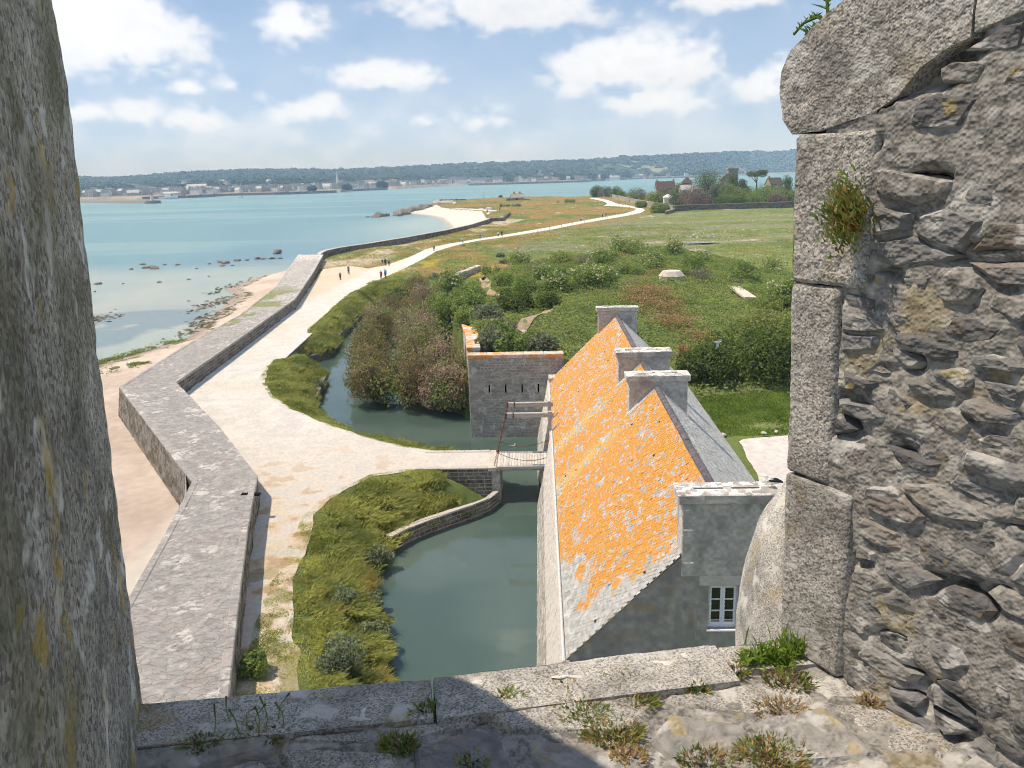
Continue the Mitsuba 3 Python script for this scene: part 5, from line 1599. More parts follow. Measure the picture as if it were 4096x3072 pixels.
for x, y, w, n in ((13.4, 103.6, 3.2, 1900), (14.1, 97.3, 3.0, 1300), (11.6, 99.5, 2.2, 800), (15.2, 92.0, 2.4, 700), (16.0, 86.0, 1.8, 500), (13.6, 80.5, .6, 420), (14.2, 78.6, .5, 420), (13.0, 90.5, 2.2, 500)):
    a = g.normal(size=(n, 2)) * w * .5 + (x, y)
    q.append(a)
q = np.vstack(q)
p = np.c_[q, ground_z(q[:, 0], q[:, 1]) + g.uniform(.2, 1.25, len(q))]
stuff('dead_bracken', leaves(p, np.full(len(p), .2), g, .3), 'dry_bracken', 'orange brown dead bracken on the near slope of the mound', 'bracken')

# grass of the moat banks: blades in tussocks
moat_b = moat.buffer(-.05)
near_bank = sg.Polygon([(-11.3, 28), (-12.4, 33), (-13.2, 40), (-13.7, 46.3), (-13.2, 49), (-12.0, 51.2), (-11.2, 52.7), (-8.3, 54.0), (-3.9, 53.8), (-3.2, 51), (-6, 46), (-6, 24), (-9.5, 24)])
far_bank = sg.Polygon([(-3.9, 57.8), (-6.7, 57.7), (-10.3, 59.2), (-13.4, 61.7), (-16.9, 65), (-20.9, 69.4), (-24.4, 74.3), (-27, 79.9), (-28.6, 85), (-29.0, 90.6), (-28, 92), (-26, 96), (-20, 88), (-16, 64), (-4.1, 58.6)])
chan_bank = sg.Polygon([(-29.0, 98), (-29.4, 106.6), (-30.8, 109.6), (-31.4, 120), (-32.5, 135), (-33.0, 145), (-32.2, 156), (-24, 158), (-20, 150), (-26, 120), (-25, 104), (-27, 98)])


def bank_grass(poly, n, seed, h, w, lo):
    gg = np.random.default_rng(seed)
    base = cover(poly, n, seed, lambda q: ~shapely.contains_xy(moat_b, q[:, 0], q[:, 1]))
    cl = meshkit.fbm(base * 1.1 + 4, 3, seed)
    base = base[gg.uniform(size=len(base)) < np.clip((cl - .25) * 3.2, .12, 1)]
    cl = meshkit.fbm(base * 1.1 + 4, 3, seed)
    sw = np.stack([meshkit.fbm(base * .9 + 11, 2, seed) - .5, meshkit.fbm(base * .9 + 23, 2, seed) - .5], 1) * 2.2
    sw += (.25, -.30)
    edge = np.clip(dist(gravel, base[:, 0], base[:, 1]) / 1.2, .18, 1)
    return blades(base - (0, 0, .03), h * (.35 + 1.15 * cl) * edge, w, gg, .55, (0, 0), sw)


stuff('bank_grass', bank_grass(near_bank.buffer(.4).difference(sg.box(-6.6, 52.0, 0, 56)).difference(sg.box(-9.4, 53.9, 0, 58)), 160000, 3, .62, .022, 0), 'bank_grass', 'long tussocky green and straw grass on the near bank of the moat', 'grass')
stuff('spur_grass', bank_grass(far_bank.buffer(.35), 115000, 4, .62, .032, 0), 'bank_grass', 'rough green and ochre grass along the far bank and spur of the moat', 'grass')
stuff('channel_grass', bank_grass(chan_bank, 90000, 5, .8, .045, 0), 'bank_grass', 'rough grass on the bank of the far reach of the moat', 'grass')
lawn = sg.Polygon([(12.8, 60.2), (17, 60.4), (30, 62), (34, 76), (14, 71.2), (11.6, 69.8), (11.7, 56), (13.2, 56)])
p = cover(lawn, 42000, 6)
patch = np.exp(-(((p[:, 0] - 17.0) / 1.5) ** 2 + ((p[:, 1] - 62.6) / 1.0) ** 2))
p = p[g.uniform(size=len(p)) > patch * 1.3]
stuff('lawn_grass', blades(p, np.full(len(p), .17), np.full(len(p), .035), g, .8), 'leaf_bright_green', 'bright green lawn beside the courtyard', 'grass')
# sparse tufts that roughen the meadow on both sides of the path
mead = sg.Polygon([(-46, 192), (-34, 196), (-30, 230), (-22, 255), (-4, 305), (8, 330), (-4, 340), (-20, 350), (-34, 292), (-50, 238), (-54, 214)])
mead2 = sg.Polygon([(-33, 150), (-31, 170), (-28, 205), (-26, 235), (-12, 272), (10, 318), (60, 300), (75, 200), (60, 150), (45, 175), (20, 192), (0, 182), (-14, 160)])
for i, (poly, n) in enumerate(((mead, 26000), (mead2, 60000))):
    p = cover(poly.difference(gravel.buffer(.5)), n, 40 + i)
    k = meshkit.fbm(p * .12, 3, 5)
    p = p[g.uniform(size=len(p)) < np.clip((k - .4) * 4, .08, 1)]
    stuff('meadow_tufts' if i == 0 else 'meadow_tufts_inland', blades(p, np.full(len(p), .34), np.full(len(p), .07), g, .9), 'bank_grass', ('rough tufts in the strip of meadow between the path and the shore wall', 'rough tufts in the meadow inland of the path')[i], 'grass')


# ---- garden trees beyond the field walls
def tree(name, label, x, y, w, top, mat, base=0.0, crown_from=.0, leaf=.5, n=5200, flat=False, group=None, lumps=11, z=0.0):
    g = np.random.default_rng(int(abs(x) * 77 + y * 3))
    k = thing(name, label, 'tree' if top > 5.5 else 'bush', group)
    h = top
    cz = z + crown_from * h
    if flat:
        p = []
        for i in range(9):
            a, q = g.uniform(0, 6.28), g.uniform(0, .4) * w
            d = g.normal(size=(n // 9, 3))
            d /= np.linalg.norm(d, axis=1, keepdims=True)
            p.append(np.array([x + q * math.cos(a), y + q * math.sin(a), z + h * g.uniform(.80, .93)]) + d * np.array([.19 * w, .19 * w, .085 * h]) * g.uniform(.6, 1.05, (n // 9, 1)))
        p = np.vstack(p)
    else:
        p = bush_points(x, y, cz, w, h * (1 - crown_from), n, g, lumps)
    part(k, 'crown', leaves(p, np.full(len(p), leaf), g, .1), mat)
    mb = MB()
    tr = .028 * h
    fork = z + h * (.55 if flat else .35)
    mb.add(*tube([(x, y, z - .3), (x + .1, y, z + (fork - z) * .6), (x + .2, y, fork)], [tr * 1.3, tr, tr * .8], 7))
    for i in range(5):
        a = g.uniform(0, 6.28)
        q = w * .32 * g.uniform(.5, 1)
        mb.add(*tube([(x + .2, y, fork - .2), (x + q * .6 * math.cos(a), y + q * .6 * math.sin(a), fork + (z + h * .82 - fork) * .6), (x + q * math.cos(a), y + q * math.sin(a), z + h * .86)], [tr * .6, tr * .4, tr * .15], 5))
    part(k, 'trunk', mb.mesh(), 'bark')
    return k


D = {}
for name, label, x, y, w, top, mat, kw in (
        ('round_tree', 'dark round tree at the seaward tip of the walled garden', 49.4, 740, 9.3, 11.0, 'leaf_dark_green', D), ('grey_tree', 'pale grey leafed tree beside the dark round one', 55.5, 720, 11.5, 9.5, 'leaf_grey_green', D),
        ('garden_tree', 'dark low tree behind the far garden wall', 62.0, 700, 10.5, 9.3, 'leaf_dark_green', D), ('garden_bush', 'light green bush between the dark low tree and the silver willow', 63.0, 655, 7.0, 7.5, 'leaf_bright_green', D),
        ('willow', 'wide silvery willow behind the middle of the receding garden wall', 67.0, 600, 15.0, 9.8, 'leaf_grey_green', D), ('garden_bush', 'broad bright green bush behind the receding garden wall', 69.0, 515, 13.4, 8.0, 'leaf_green', D),
        ('garden_tree', 'small dark tree left of the pavilion roof', 102.3, 640, 7.7, 11.8, 'leaf_dark_green', D), ('garden_bush', 'widest reddish grey scrub just behind the near corner of the garden wall', 80.0, 456, 20.0, 10.6, 'twig_purple', dict(n=9000, lumps=16)),
        ('large_tree', 'tallest broad dark brown tree in the garden', 108.0, 560, 20.0, 21.0, 'leaf_dark_green', dict(n=9000, crown_from=.25, lumps=16)), ('cypress', 'very dark upright tree beside the red roofed tower', 121.0, 545, 8.3, 19.0, 'leaf_dark_green', dict(crown_from=.12)),
        ('umbrella_pine', 'flat topped pine standing alone against the far bay', 148.4, 600, 15.5, 18.8, 'leaf_dark_green', dict(flat=True, n=5200)), ('garden_tree', 'dark tree at the left foot of the flat topped pine', 131.6, 565, 6.0, 14.2, 'leaf_dark_green', D),
        ('garden_bush', 'olive brown rounded bush below the dark upright tree', 108.7, 500, 9.6, 12.6, 'leaf_bramble', D), ('willow', 'small whitish willow below the tallest garden tree', 104.0, 520, 7.4, 12.0, 'leaf_grey_green', D),
        ('garden_bush', 'large green bush mass in the right half of the garden', 129.0, 500, 17.5, 11.2, 'leaf_green', dict(n=8000, lumps=15)), ('garden_bush', 'mid green bush in front of the large green mass', 112.0, 458, 9.8, 7.7, 'leaf_green', D),
        ('garden_bush', 'dark green bush with pale blossom along the garden wall', 95.0, 454, 15.6, 7.2, 'leaf_dark_green', dict(n=7000, lumps=14)), ('bare_bush', 'grey twiggy bush at the right end of the garden wall', 123.5, 457, 12.7, 7.4, 'twig_purple', D),
        ('garden_tree', 'dark tree at the right edge of the garden against the sunlit merlon', 158.0, 560, 9.0, 15.2, 'leaf_dark_green', D), ('garden_bush', 'green bush at the right edge of the garden by the merlon', 134.7, 482, 10.6, 9.9, 'leaf_green', D),
        ('garden_bush', 'sprawling green bush in front of the garden wall corner', 58.2, 421, 10.0, 5.4, 'leaf_green', dict(n=6000, lumps=12)), ('ivy', 'ivy clump on the outer face of the receding garden wall', 57.0, 486, 5.4, 4.4, 'leaf_green', D),
        ('garden_bush', 'low dark bush along the right half of the garden wall', 103.0, 453, 10.4, 6.0, 'leaf_dark_green', D), ('bare_bush', 'low grey brown bush behind the near corner of the garden wall', 88.0, 452, 7.6, 5.2, 'twig_purple', D),
        ('garden_bush', 'pale green bush between the white tent and the reddish scrub', 73.6, 470, 7.6, 9.0, 'leaf_grey_green', D), ('garden_bush', 'low bush behind the pillar of the receding garden wall', 63.5, 590, 7.0, 5.8, 'leaf_green', D),
        ('garden_bush', 'dark bush under the flat topped pine', 124.0, 520, 9.0, 10.2, 'leaf_dark_green', D), ('garden_bush', 'brown green bush left of the large green mass', 109.6, 478, 10.0, 9.8, 'leaf_bramble', D),
        ('garden_bush', 'dark bush behind the garden house', 92.0, 575, 9.0, 11.0, 'leaf_dark_green', D), ('bare_bush', 'brown scrub in front of the garden house', 80.5, 560, 12.0, 9.2, 'twig_purple', D), ('garden_bush', 'dark green bush right of the greenhouse roofs', 114.0, 540, 9.0, 11.2, 'leaf_dark_green', D)):
    tree(name, label, x, y, w, top, mat, **kw)
for x, y, w, h, lab in ((-18.0, 560, 26., 3.0, 'long low grey scrub on the heath beyond the cove'), (20.0, 610, 20., 3.4, 'dark low gorse patch on the heath before the stone hut'), (-24.0, 690, 5.0, 3.4, 'dark bush against the gable of the stone hut'), (-35.0, 800., 4., 3.0, 'dark bush at the far tip of the island'), (-9.5, 206, 2.0, 1.3, 'dark bush at the foot of the field gate')):
    bush('heath_bush', lab, 'bush', x, y, w, h * .7, 'leaf_grey_green' if 'stone hut' not in lab else 'leaf_green', .3, lumps=16, n=3500)

g2 = np.random.default_rng(191)
fill = 0
while fill < 34:
    y = g2.uniform(452, 640)
    x = g2.uniform(.150, .292) * y
    top = g2.uniform(4.5, 7.0) + (y - 450) * .022
    tree('garden_shrub', 'rounded shrub in the garden behind the field wall', x, y, g2.uniform(7, 13), top, str(g2.choice(['leaf_green', 'leaf_dark_green', 'leaf_bramble', 'twig_purple', 'leaf_grey_green'], p=[.34, .28, .18, .1, .1])), n=2600, lumps=9, group='shrubs filling the walled garden')
    fill += 1

# ================================================================== PEOPLE, BIRDS, ROCKS, FENCES
bsdf('skin', (.50, .31, .22), .6, .3)
CLOTH = {'white': (.78, .78, .76), 'black': (.02, .02, .022), 'dark': (.05, .05, .06), 'navy': (.03, .045, .10), 'blue': (.30, .42, .68), 'teal': (.16, .50, .55), 'red': (.50, .09, .07), 'rust': (.38, .12, .07), 'pink': (.62, .34, .36), 'grey': (.28, .28, .29), 'khaki': (.34, .29, .20), 'jeans': (.09, .12, .20), 'hair': (.06, .045, .03), 'fair': (.40, .29, .14)}
for nme, c in CLOTH.items():
    bsdf('cloth_' + nme, c, .85, .2)


def limb(a, b, ra, rb):
    return spheres_hull([a, b], [ra, rb], 10)


def person(x, y, face, h, top, legs, hair, label, stride=.18, arms='down', hat=None, pack=None, group=None, z=None):
    """One continuous body with hair and clothes over it; face = heading in degrees (0 looks away along +y)."""
    k = thing('person', label, 'person', group)
    s = h / 1.75
    z = float(ground_z(np.array([x]), np.array([y]))[0]) + .02 if z is None else z
    sw = {'down': [((-.21, .02, 1.12), (-.22, .10, .86)), ((.21, -.02, 1.12), (.22, -.04, .85))], 'swing': [((-.22, -.10, 1.14), (-.20, -.02, .90)), ((.22, .10, 1.14), (.20, .26, .95))],
          'camera': [((-.24, .18, 1.22), (-.07, .30, 1.52)), ((.24, .18, 1.22), (.07, .30, 1.52))], 'bag': [((-.23, .02, 1.12), (-.25, .08, .85)), ((.24, .08, 1.14), (.12, .24, 1.02))]}[arms]
    hip = .93
    feet = [(-.10, stride, .05), (.10, -stride, .05)]
    knee = [(-.10, stride * .75 + .05, .50), (.10, -stride * .35 + .02, .49)]
    parts_ = [spheres_hull([(0, 0, 1.40), (0, .0, 1.53)], [.055, .052], 10), spheres_hull([(0, .015, 1.63), (0, .02, 1.68), (0, .045, 1.60)], [.085, .088, .06], 14),
              spheres_hull([(-.13, 0, 1.38), (.13, 0, 1.38), (-.10, .01, 1.15), (.10, .01, 1.15), (-.10, 0, .95), (.10, 0, .95)], [.07, .07, .095, .095, .10, .10], 10), m3.Manifold.sphere(.02, 8).translate([0, .108, 1.61]), m3.Manifold.sphere(.022, 8).translate([-.09, .01, 1.62]), m3.Manifold.sphere(.022, 8).translate([.09, .01, 1.62])]
    for (el, ha), sx in zip(sw, (-1, 1)):
        sh = (sx * .18, 0, 1.38)
        parts_ += [limb(sh, el, .055, .042), limb(el, ha, .042, .03)]
        d = np.array(ha) - np.array(el)
        d /= np.linalg.norm(d)
        hv = np.array(ha)
        side = np.cross(d, [0, 0, 1.0]) if abs(d[2]) < .9 else np.array([0, 1.0, 0])
        side /= np.linalg.norm(side)
        parts_.append(limb(hv, hv + d * .08, .035, .034))
        for q in range(4):
            parts_.append(limb(hv + d * .08 + side * (.026 - .017 * q), hv + d * (.15 + .02 * (q in (1, 2))) + side * (.028 - .018 * q) + np.array([0, .012, 0]), .010, .008))
        parts_.append(limb(hv + d * .03 + side * .03, hv + d * .09 + side * .06, .012, .009))
    for ft, kn, sx in zip(feet, knee, (-1, 1)):
        parts_ += [limb((sx * .095, 0, hip), kn, .09, .06), limb(kn, (ft[0], ft[1], .10), .06, .042), limb((ft[0], ft[1], .06), (ft[0], ft[1] + .15, .04), .05, .035)]
    body = m3.Manifold.batch_boolean(parts_, m3.OpType.Add)
    R = math.radians(face)
    cr, sr = math.cos(R), math.sin(R)

    def pl(m):
        v, f = arr(m)
        v = v * s
        return np.c_[x + v[:, 0] * cr - v[:, 1] * sr, y + v[:, 0] * sr + v[:, 1] * cr, z + v[:, 2]], f
    part(k, 'body', pl(body), 'skin', 50)
    shirt = [spheres_hull([(-.14, 0, 1.39), (.14, 0, 1.39), (-.11, .01, 1.15), (.11, .01, 1.15), (-.11, 0, .93), (.11, 0, .93)], [.08, .08, .112, .112, .118, .118], 10)]
    for (el, ha), sx in zip(sw, (-1, 1)):
        shirt.append(limb((sx * .18, 0, 1.38), el, .07, .058))
    part(k, 'shirt', pl(m3.Manifold.batch_boolean(shirt, m3.OpType.Add)), 'cloth_' + top, 50)
    tr = [spheres_hull([(-.08, 0, .96), (.08, 0, .96), (-.09, 0, .86), (.09, 0, .86)], [.11, .11, .105, .105], 10)]
    for ft, kn, sx in zip(feet, knee, (-1, 1)):
        tr += [limb((sx * .095, 0, hip - .02), kn, .105, .078), limb(kn, (ft[0], ft[1], .13), .078, .062)]
    part(k, 'trousers', pl(m3.Manifold.batch_boolean(tr, m3.OpType.Add)), 'cloth_' + legs, 50)
    part(k, 'shoes', pl(m3.Manifold.batch_boolean([limb((ft[0], ft[1] - .03, .05), (ft[0], ft[1] + .16, .04), .056, .042) for ft in feet], m3.OpType.Add)), 'cloth_dark', 50)
    part(k, 'hair', pl(spheres_hull([(0, -.015, 1.67), (0, -.045, 1.60), (0, .0, 1.70)], [.094, .07, .085], 12)), 'cloth_' + hair, 50)
    if hat:
        part(k, 'hat', pl(spheres_hull([(0, .0, 1.74)], [.095], 12) + m3.Manifold.cylinder(.02, .17, .16, 16).translate([0, .02, 1.71])), 'cloth_' + hat, 50)
    if pack:
        part(k, 'backpack', pl(spheres_hull([(-.10, -.17, 1.36), (.10, -.17, 1.36), (-.11, -.19, 1.08), (.11, -.19, 1.08)], [.07, .07, .09, .09], 10)), 'cloth_' + pack, 50)
    return k


for a in ((-39.1, 165.6, 190, 1.62, 'rust', 'dark', 'hair', 'person in a rust red top walking alone on the sandy patch, nearest the sea wall', .2, 'swing', None, None),
          (-39.8, 176.3, 10, 1.78, 'grey', 'dark', 'hair', 'person in a white hat standing on the sandy patch with arms raised to a camera', .05, 'camera', 'white', None),
          (-35.5, 191.8, 20, 1.68, 'pink', 'khaki', 'fair', 'person in a pink top on the left of the close group of three', .14, 'down', None, 'dark'),
          (-34.75, 191.5, 15, 1.80, 'dark', 'black', 'hair', 'person all in dark clothes in the middle of the close group of three', .1, 'down', None, None),
          (-34.1, 192.2, 25, 1.72, 'navy', 'dark', 'hair', 'person in navy with a teal bag on the right of the close group of three', .12, 'bag', None, 'teal'),
          (-31.2, 166.4, 195, 1.66, 'red', 'black', 'hair', 'shorter person in red with a bag at the right edge of the path', .2, 'bag', None, None),
          (-30.5, 167.3, 185, 1.86, 'teal', 'black', 'hair', 'tall person in a teal top walking beside the one in red', .22, 'swing', None, None),
          (-28.2, 228.7, 200, 1.74, 'grey', 'black', 'fair', 'person in grey walking alone in the middle of the path', .2, 'down', None, 'dark'),
          (-22.7, 253.5, 20, 1.86, 'white', 'jeans', 'hair', 'person in a loose white shirt walking alone on the path above a dark stone', .2, 'swing', 'white', None),
          (-18.6, 269.2, 10, 1.80, 'white', 'jeans', 'hair', 'person in white on the left of the pair with a blue top', .16, 'down', None, 'navy'),
          (-17.8, 269.3, 15, 1.70, 'blue', 'white', 'fair', 'person in a pale blue top on the right of the pair on the path', .16, 'down', None, None),
          (-13.3, 279.4, 10, 1.72, 'white', 'black', 'hair', 'person in a white top on the left of the next pair along the path', .16, 'down', None, None),
          (-12.2, 279.8, 15, 1.82, 'black', 'black', 'hair', 'person all in black on the right of the next pair along the path', .18, 'swing', None, None),
          (17.3, 361.4, 190, 1.80, 'pink', 'dark', 'hair', 'person in pink on the far straight of the path', .2, 'swing', None, None),
          (17.9, 362.4, 190, 1.70, 'white', 'dark', 'hair', 'person in white close behind the one in pink', .2, 'down', None, None),
          (28.4, 388.4, 10, 1.78, 'dark', 'black', 'hair', 'person in dark clothes on the left of the farthest pair on the path', .2, 'down', None, 'grey'),
          (29.9, 387.9, 10, 1.80, 'navy', 'black', 'hair', 'person in navy on the right of the farthest pair on the path', .2, 'down', None, None)):
    person(a[0], a[1], a[2], a[3], a[4], a[5], a[6], a[7], a[8], a[9], a[10], a[11], z=.03)
for a in ((-25.6, 428.4, 'black', 'person in black standing where the track comes down to the cove'), (-20.4, 452.0, 'dark', 'person in dark clothes standing on the grassy landing'), (-80.5, 716.0, 'dark', 'person sitting dark on the edge of the far jetty'), (-87.0, 721.0, 'blue', 'person in blue at the outer end of the far jetty'),
          (-73.3, 728.7, 'white', 'person in white standing on the far jetty'), (-67.9, 719.0, 'dark', 'person in dark clothes at the root of the far jetty')):
    person(a[0], a[1], 20, 1.75, a[2], 'dark', 'hair', a[3], .1, 'down', z={-25.6: 1.55, -20.4: 1.62}.get(a[0], .72))


# gulls
diffuse('gull_white', (.84, .84, .83))
diffuse('gull_grey', (.42, .44, .47))
diffuse('gull_black', (.03, .032, .036))
bsdf('bill_yellow', (.75, .48, .05), .5, .4)


def ell(c, r, seg=14):
    return m3.Manifold.sphere(1.0, seg).scale(list(map(float, r))).translate(list(map(float, c)))


def gull_parts():
    body = m3.Manifold.batch_boolean([spheres_hull([(-.02, 0, .19), (.12, 0, .22), (-.18, 0, .17)], [.085, .075, .045], 12), spheres_hull([(.14, 0, .25), (.17, 0, .33)], [.055, .048], 12), ell((.18, 0, .345), (.055, .046, .048)), spheres_hull([(-.18, 0, .17), (-.30, 0, .16)], [.035, .016], 8)], m3.OpType.Add)
    wings = m3.Manifold.batch_boolean([spheres_hull([(.08, s * .075, .235), (-.10, s * .082, .225), (-.30, s * .035, .185), (-.12, s * .04, .25)], [.03, .03, .014, .04], 10) for s in (-1, 1)], m3.OpType.Add)
    bill = spheres_hull([(.225, 0, .342), (.285, 0, .330)], [.016, .007], 8)
    legs = m3.Manifold.batch_boolean([spheres_hull([(.0, s * .035, .12), (.0, s * .035, .012)], [.009, .009], 6) + spheres_hull([(.0, s * .035, .010), (.05, s * .05, .008), (.05, s * .02, .008)], [.008, .006, .006], 6) for s in (-1, 1)], m3.OpType.Add)
    return body, wings, bill, legs


GP = gull_parts()


def turn(m, x, y, z, deg, s=1.0):
    v, f = arr(m)
    c, q = math.cos(math.radians(deg)), math.sin(math.radians(deg))
    v = v * s
    return np.c_[x + v[:, 0] * c - v[:, 1] * q, y + v[:, 0] * q + v[:, 1] * c, z + v[:, 2]], f


k = thing('gull', 'black backed gull with white head perched on the front chimney', 'gull')
for nm, m, mat in zip(('body', 'wings', 'bill', 'legs'), GP, ('gull_white', 'gull_black', 'bill_yellow', 'bill_yellow')):
    part(k, nm, turn(m, 7.66, 27.18, 8.61, 172, 1.15), mat, 50)


def flying(x, y, z, deg, bank, label, s=1.0, group=None, up=.35):
    k = thing('flying_gull', label, 'gull', group)
    body = m3.Manifold.batch_boolean([spheres_hull([(-.16, 0, 0), (.05, 0, 0), (.17, 0, .01)], [.035, .075, .055], 12), spheres_hull([(.17, 0, .01), (.24, 0, .02)], [.05, .042], 10), spheres_hull([(-.16, 0, 0), (-.30, .05, 0), (-.30, -.05, 0)], [.03, .012, .012], 8)], m3.OpType.Add)
    b = math.radians(bank)

    def tf(m):
        v, f = arr(m)
        v = np.c_[v[:, 0], v[:, 1] * math.cos(b) - v[:, 2] * math.sin(b), v[:, 1] * math.sin(b) + v[:, 2] * math.cos(b)]
        return turn((v, f), x, y, z, deg, s)
    part(k, 'body', tf(body), 'gull_white', 50)
    for sg_ in (-1, 1):
        w = spheres_hull([(.08, sg_ * .06, .02), (-.08, sg_ * .06, .02), (.12, sg_ * .34, up * .34), (-.07, sg_ * .34, up * .34)], [.018, .012, .014, .010], 8) + spheres_hull([(.12, sg_ * .34, up * .34), (-.07, sg_ * .34, up * .34), (-.10, sg_ * .68, up * .46)], [.014, .010, .008], 8)
        wk = part(k, 'wing', tf(w), 'gull_grey', 50)
        put(numbered(f'{wk}__tip'), tf(spheres_hull([(-.02, sg_ * .60, up * .43), (-.085, sg_ * .60, up * .43), (-.10, sg_ * .72, up * .475)], [.014, .013, .010], 8)), 'gull_black', 50)
    part(k, 'bill', tf(spheres_hull([(.28, 0, .015), (.33, 0, .01)], [.013, .006], 6)), 'bill_yellow', 50)


flying(12.6, 60.0, 7.15, 15, -50, 'grey winged gull gliding low over the green mound', .95, up=-.5)
flying(24.0, 238.0, 3.2, 20, 10, 'white gull flying low over the left of the green field', 1.3)
flying(35.0, 236.0, 2.2, 30, -20, 'second white gull flying low over the green field', 1.2)
flying(65.5, 228.0, 3.0, 80, 35, 'white gull rising at the right of the field beside the merlon', 1.5)
flying(-7.0, 374.0, 3.0, 10, 15, 'white gull crossing the heath behind the landing', 1.6)
g = np.random.default_rng(151)
lo = (m3.Manifold.batch_boolean([ell((0, 0, .17), (.22, .09, .09), 8), ell((.18, 0, .30), (.07, .05, .07), 8)], m3.OpType.Add), ell((-.08, 0, .22), (.22, .085, .05), 8))
spots = []
while len(spots) < 60:
    x, y = g.normal(50, 6.5), g.normal(262, 6.0)
    if 34 < x < 66:
        spots.append((x, y))
while len(spots) < 120:
    x, y = g.uniform(22, 84), g.uniform(205, 400)
    if x < y * .33 and x > y * .10 - 4 and not gravel.contains(sg.Point(x, y)):
        spots.append((x, y))
for x, y in ((6.0, 258), (-2.0, 262), (18, 300), (30, 212), (21, 214), (44, 196), (46, 193), (38, 224), (35, 228), (55, 214), (60, 217), (12.0, 214.0), (-5.0, 352.), (4.0, 300.)):
    spots.append((x, y))
for x, y in spots:
    k = thing('resting_gull', 'small white gull resting on the green field', 'gull', 'gulls resting on the field')
    z = float(ground_z(np.array([x]), np.array([y]))[0])
    a = g.uniform(0, 360)
    part(k, 'body', turn(lo[0], x, y, z, a, 1.25), 'gull_white', 60)
    part(k, 'wings', turn(lo[1], x, y, z, a, 1.25), 'gull_white' if g.uniform() < .5 else 'gull_grey', 60)
k = thing('swimming_gull', 'white gull swimming in the moat behind the drawbridge', 'gull')
part(k, 'body', turn(lo[0], -2.46, 66.3, -2.62, 20, 1.0), 'gull_white', 60)
part(k, 'wings', turn(lo[1], -2.46, 66.3, -2.62, 20, 1.0), 'gull_grey', 60)


# rocks
def rock_color(p, n, uv):
    fine = fbm(p.x * 2, p.y * 2, p.z * 2, 4)
    col = C(.27, .245, .21) * (.4 + 1.0 * fine)
    return mix(col, C(.10, .095, .05), .6 * smoothstep(-2.4, -2.9, p.z))


bsdf('shore_rock', rock_color, .9, .25)


def boulder(r, seed, flat=.6, sub=2):
    g = np.random.default_rng(seed)
    m = trimesh.creation.icosphere(sub, 1.0)
    v = np.array(m.vertices)
    # facets: cut by a few random planes
    for i in range(9):
        d = g.normal(size=3)
        d /= np.linalg.norm(d)
        c = g.uniform(.55, .9)
        t = v @ d
        v = v - np.clip(t - c, 0, None)[:, None] * d
    v *= 1 + (meshkit.fbm(v * 1.6 + seed, 4, seed) - .5)[:, None] * .7
    return v * (r, r * g.uniform(.6, .95), r * flat), np.array(m.faces)


def rock(x, y, z, r, seed, label, group=None, name='shore_rock', flat=.6, mat='shore_rock'):
    v, f = boulder(r, seed, flat)
    a = seed * 1.7
    c, s = math.cos(a), math.sin(a)
    one(name, (np.c_[x + v[:, 0] * c - v[:, 1] * s, y + v[:, 0] * s + v[:, 1] * c, z + v[:, 2]], f), mat, label, 'rock', group, 45)


RS = 'rocks standing in the shallows'
for i, (x, y, r) in enumerate(((-121.8, 224.3, 2.2), (-107.8, 231.3, 2.4), (-105.0, 229.0, 2.8), (-103.6, 227.6, 1.8), (-110.5, 228.0, 1.4), (-113.9, 241.8, 1.5), (-106.5, 239.2, 1.3), (-102.0, 238.0, 1.4), (-91.6, 242.5, 2.6), (-89.0, 240.0, 2.4), (-93.5, 239.0, 1.2), (-88.0, 246.8, 2.4), (-85.5, 247.5, 1.6), (-83.7, 251.0, 2.6), (-81.6, 250.0, 2.2), (-79.0, 251.0, 2.3), (-76.8, 250.5, 1.5),
                                (-87.2, 232.0, 1.7), (-84.6, 232.5, 1.0), (-88.5, 195.0, 1.3), (-102.7, 194.3, 1.8), (-104.5, 194.0, 1.0), (-96.5, 194.0, .7), (-106.0, 188.0, 1.0), (-103.0, 183.5, 1.2), (-99.0, 178.0, .9), (-96.0, 180.0, .8), (-83.5, 200.0, .9), (-81.0, 206.0, .8), (-92.0, 226.0, .8))):
    rock(x, y, -3.0 - .05 * r, r * .62, 400 + i, 'dark weedy rock standing in the shallow water', RS)
rock(-82.8, 268.5, -2.7, 1.5, 431, 'biggest dark boulder at the right end of the line of rocks in the shallows', flat=.8)
g = np.random.default_rng(161)
SPIT = [(-97, 516), (-90, 530), (-86, 540), (-84, 562), (-82, 596), (-81, 626), (-77, 640), (-73, 655)]
ls = sg.LineString(SPIT)
for i in range(56):
    t = g.uniform(0, 1)
    p = np.array(ls.interpolate(t, normalized=True).coords[0]) + g.normal(size=2) * (1.8, 7)
    rock(p[0], p[1], -2.7 + 1.2 * t, g.uniform(1.8, 4.2) * (1.3 - abs(t - .5) * .6), 500 + i, 'brown grey boulder of the rocky spit that shelters the cove', 'boulders of the rocky spit', flat=.75)
for i, (x, y, r, lab) in enumerate(((-34.5, 520.0, 2.2, 'tan boulder at the top of the white cove sand'), (-30.0, 522.0, 2.6, 'larger tan boulder beside the track to the cove'), (-62.0, 640.0, 2.5, 'tan boulder at the root of the jetty'), (-104., 521., 1.6, 'small rock awash off the tip of the spit'), (-22.2, 246.5, .9, 'dark stone lying beside the path below the walker in white'), (-1.8, 281.0, .5, 'pale stone at the right edge of the path'))):
    rock(x, y, {0: -.4, 1: -.2, 2: .2, 3: -3.1}.get(i, .05), r, 600 + i, lab, name='boulder', mat='shore_rock' if i in (3, 4) else 'concrete')
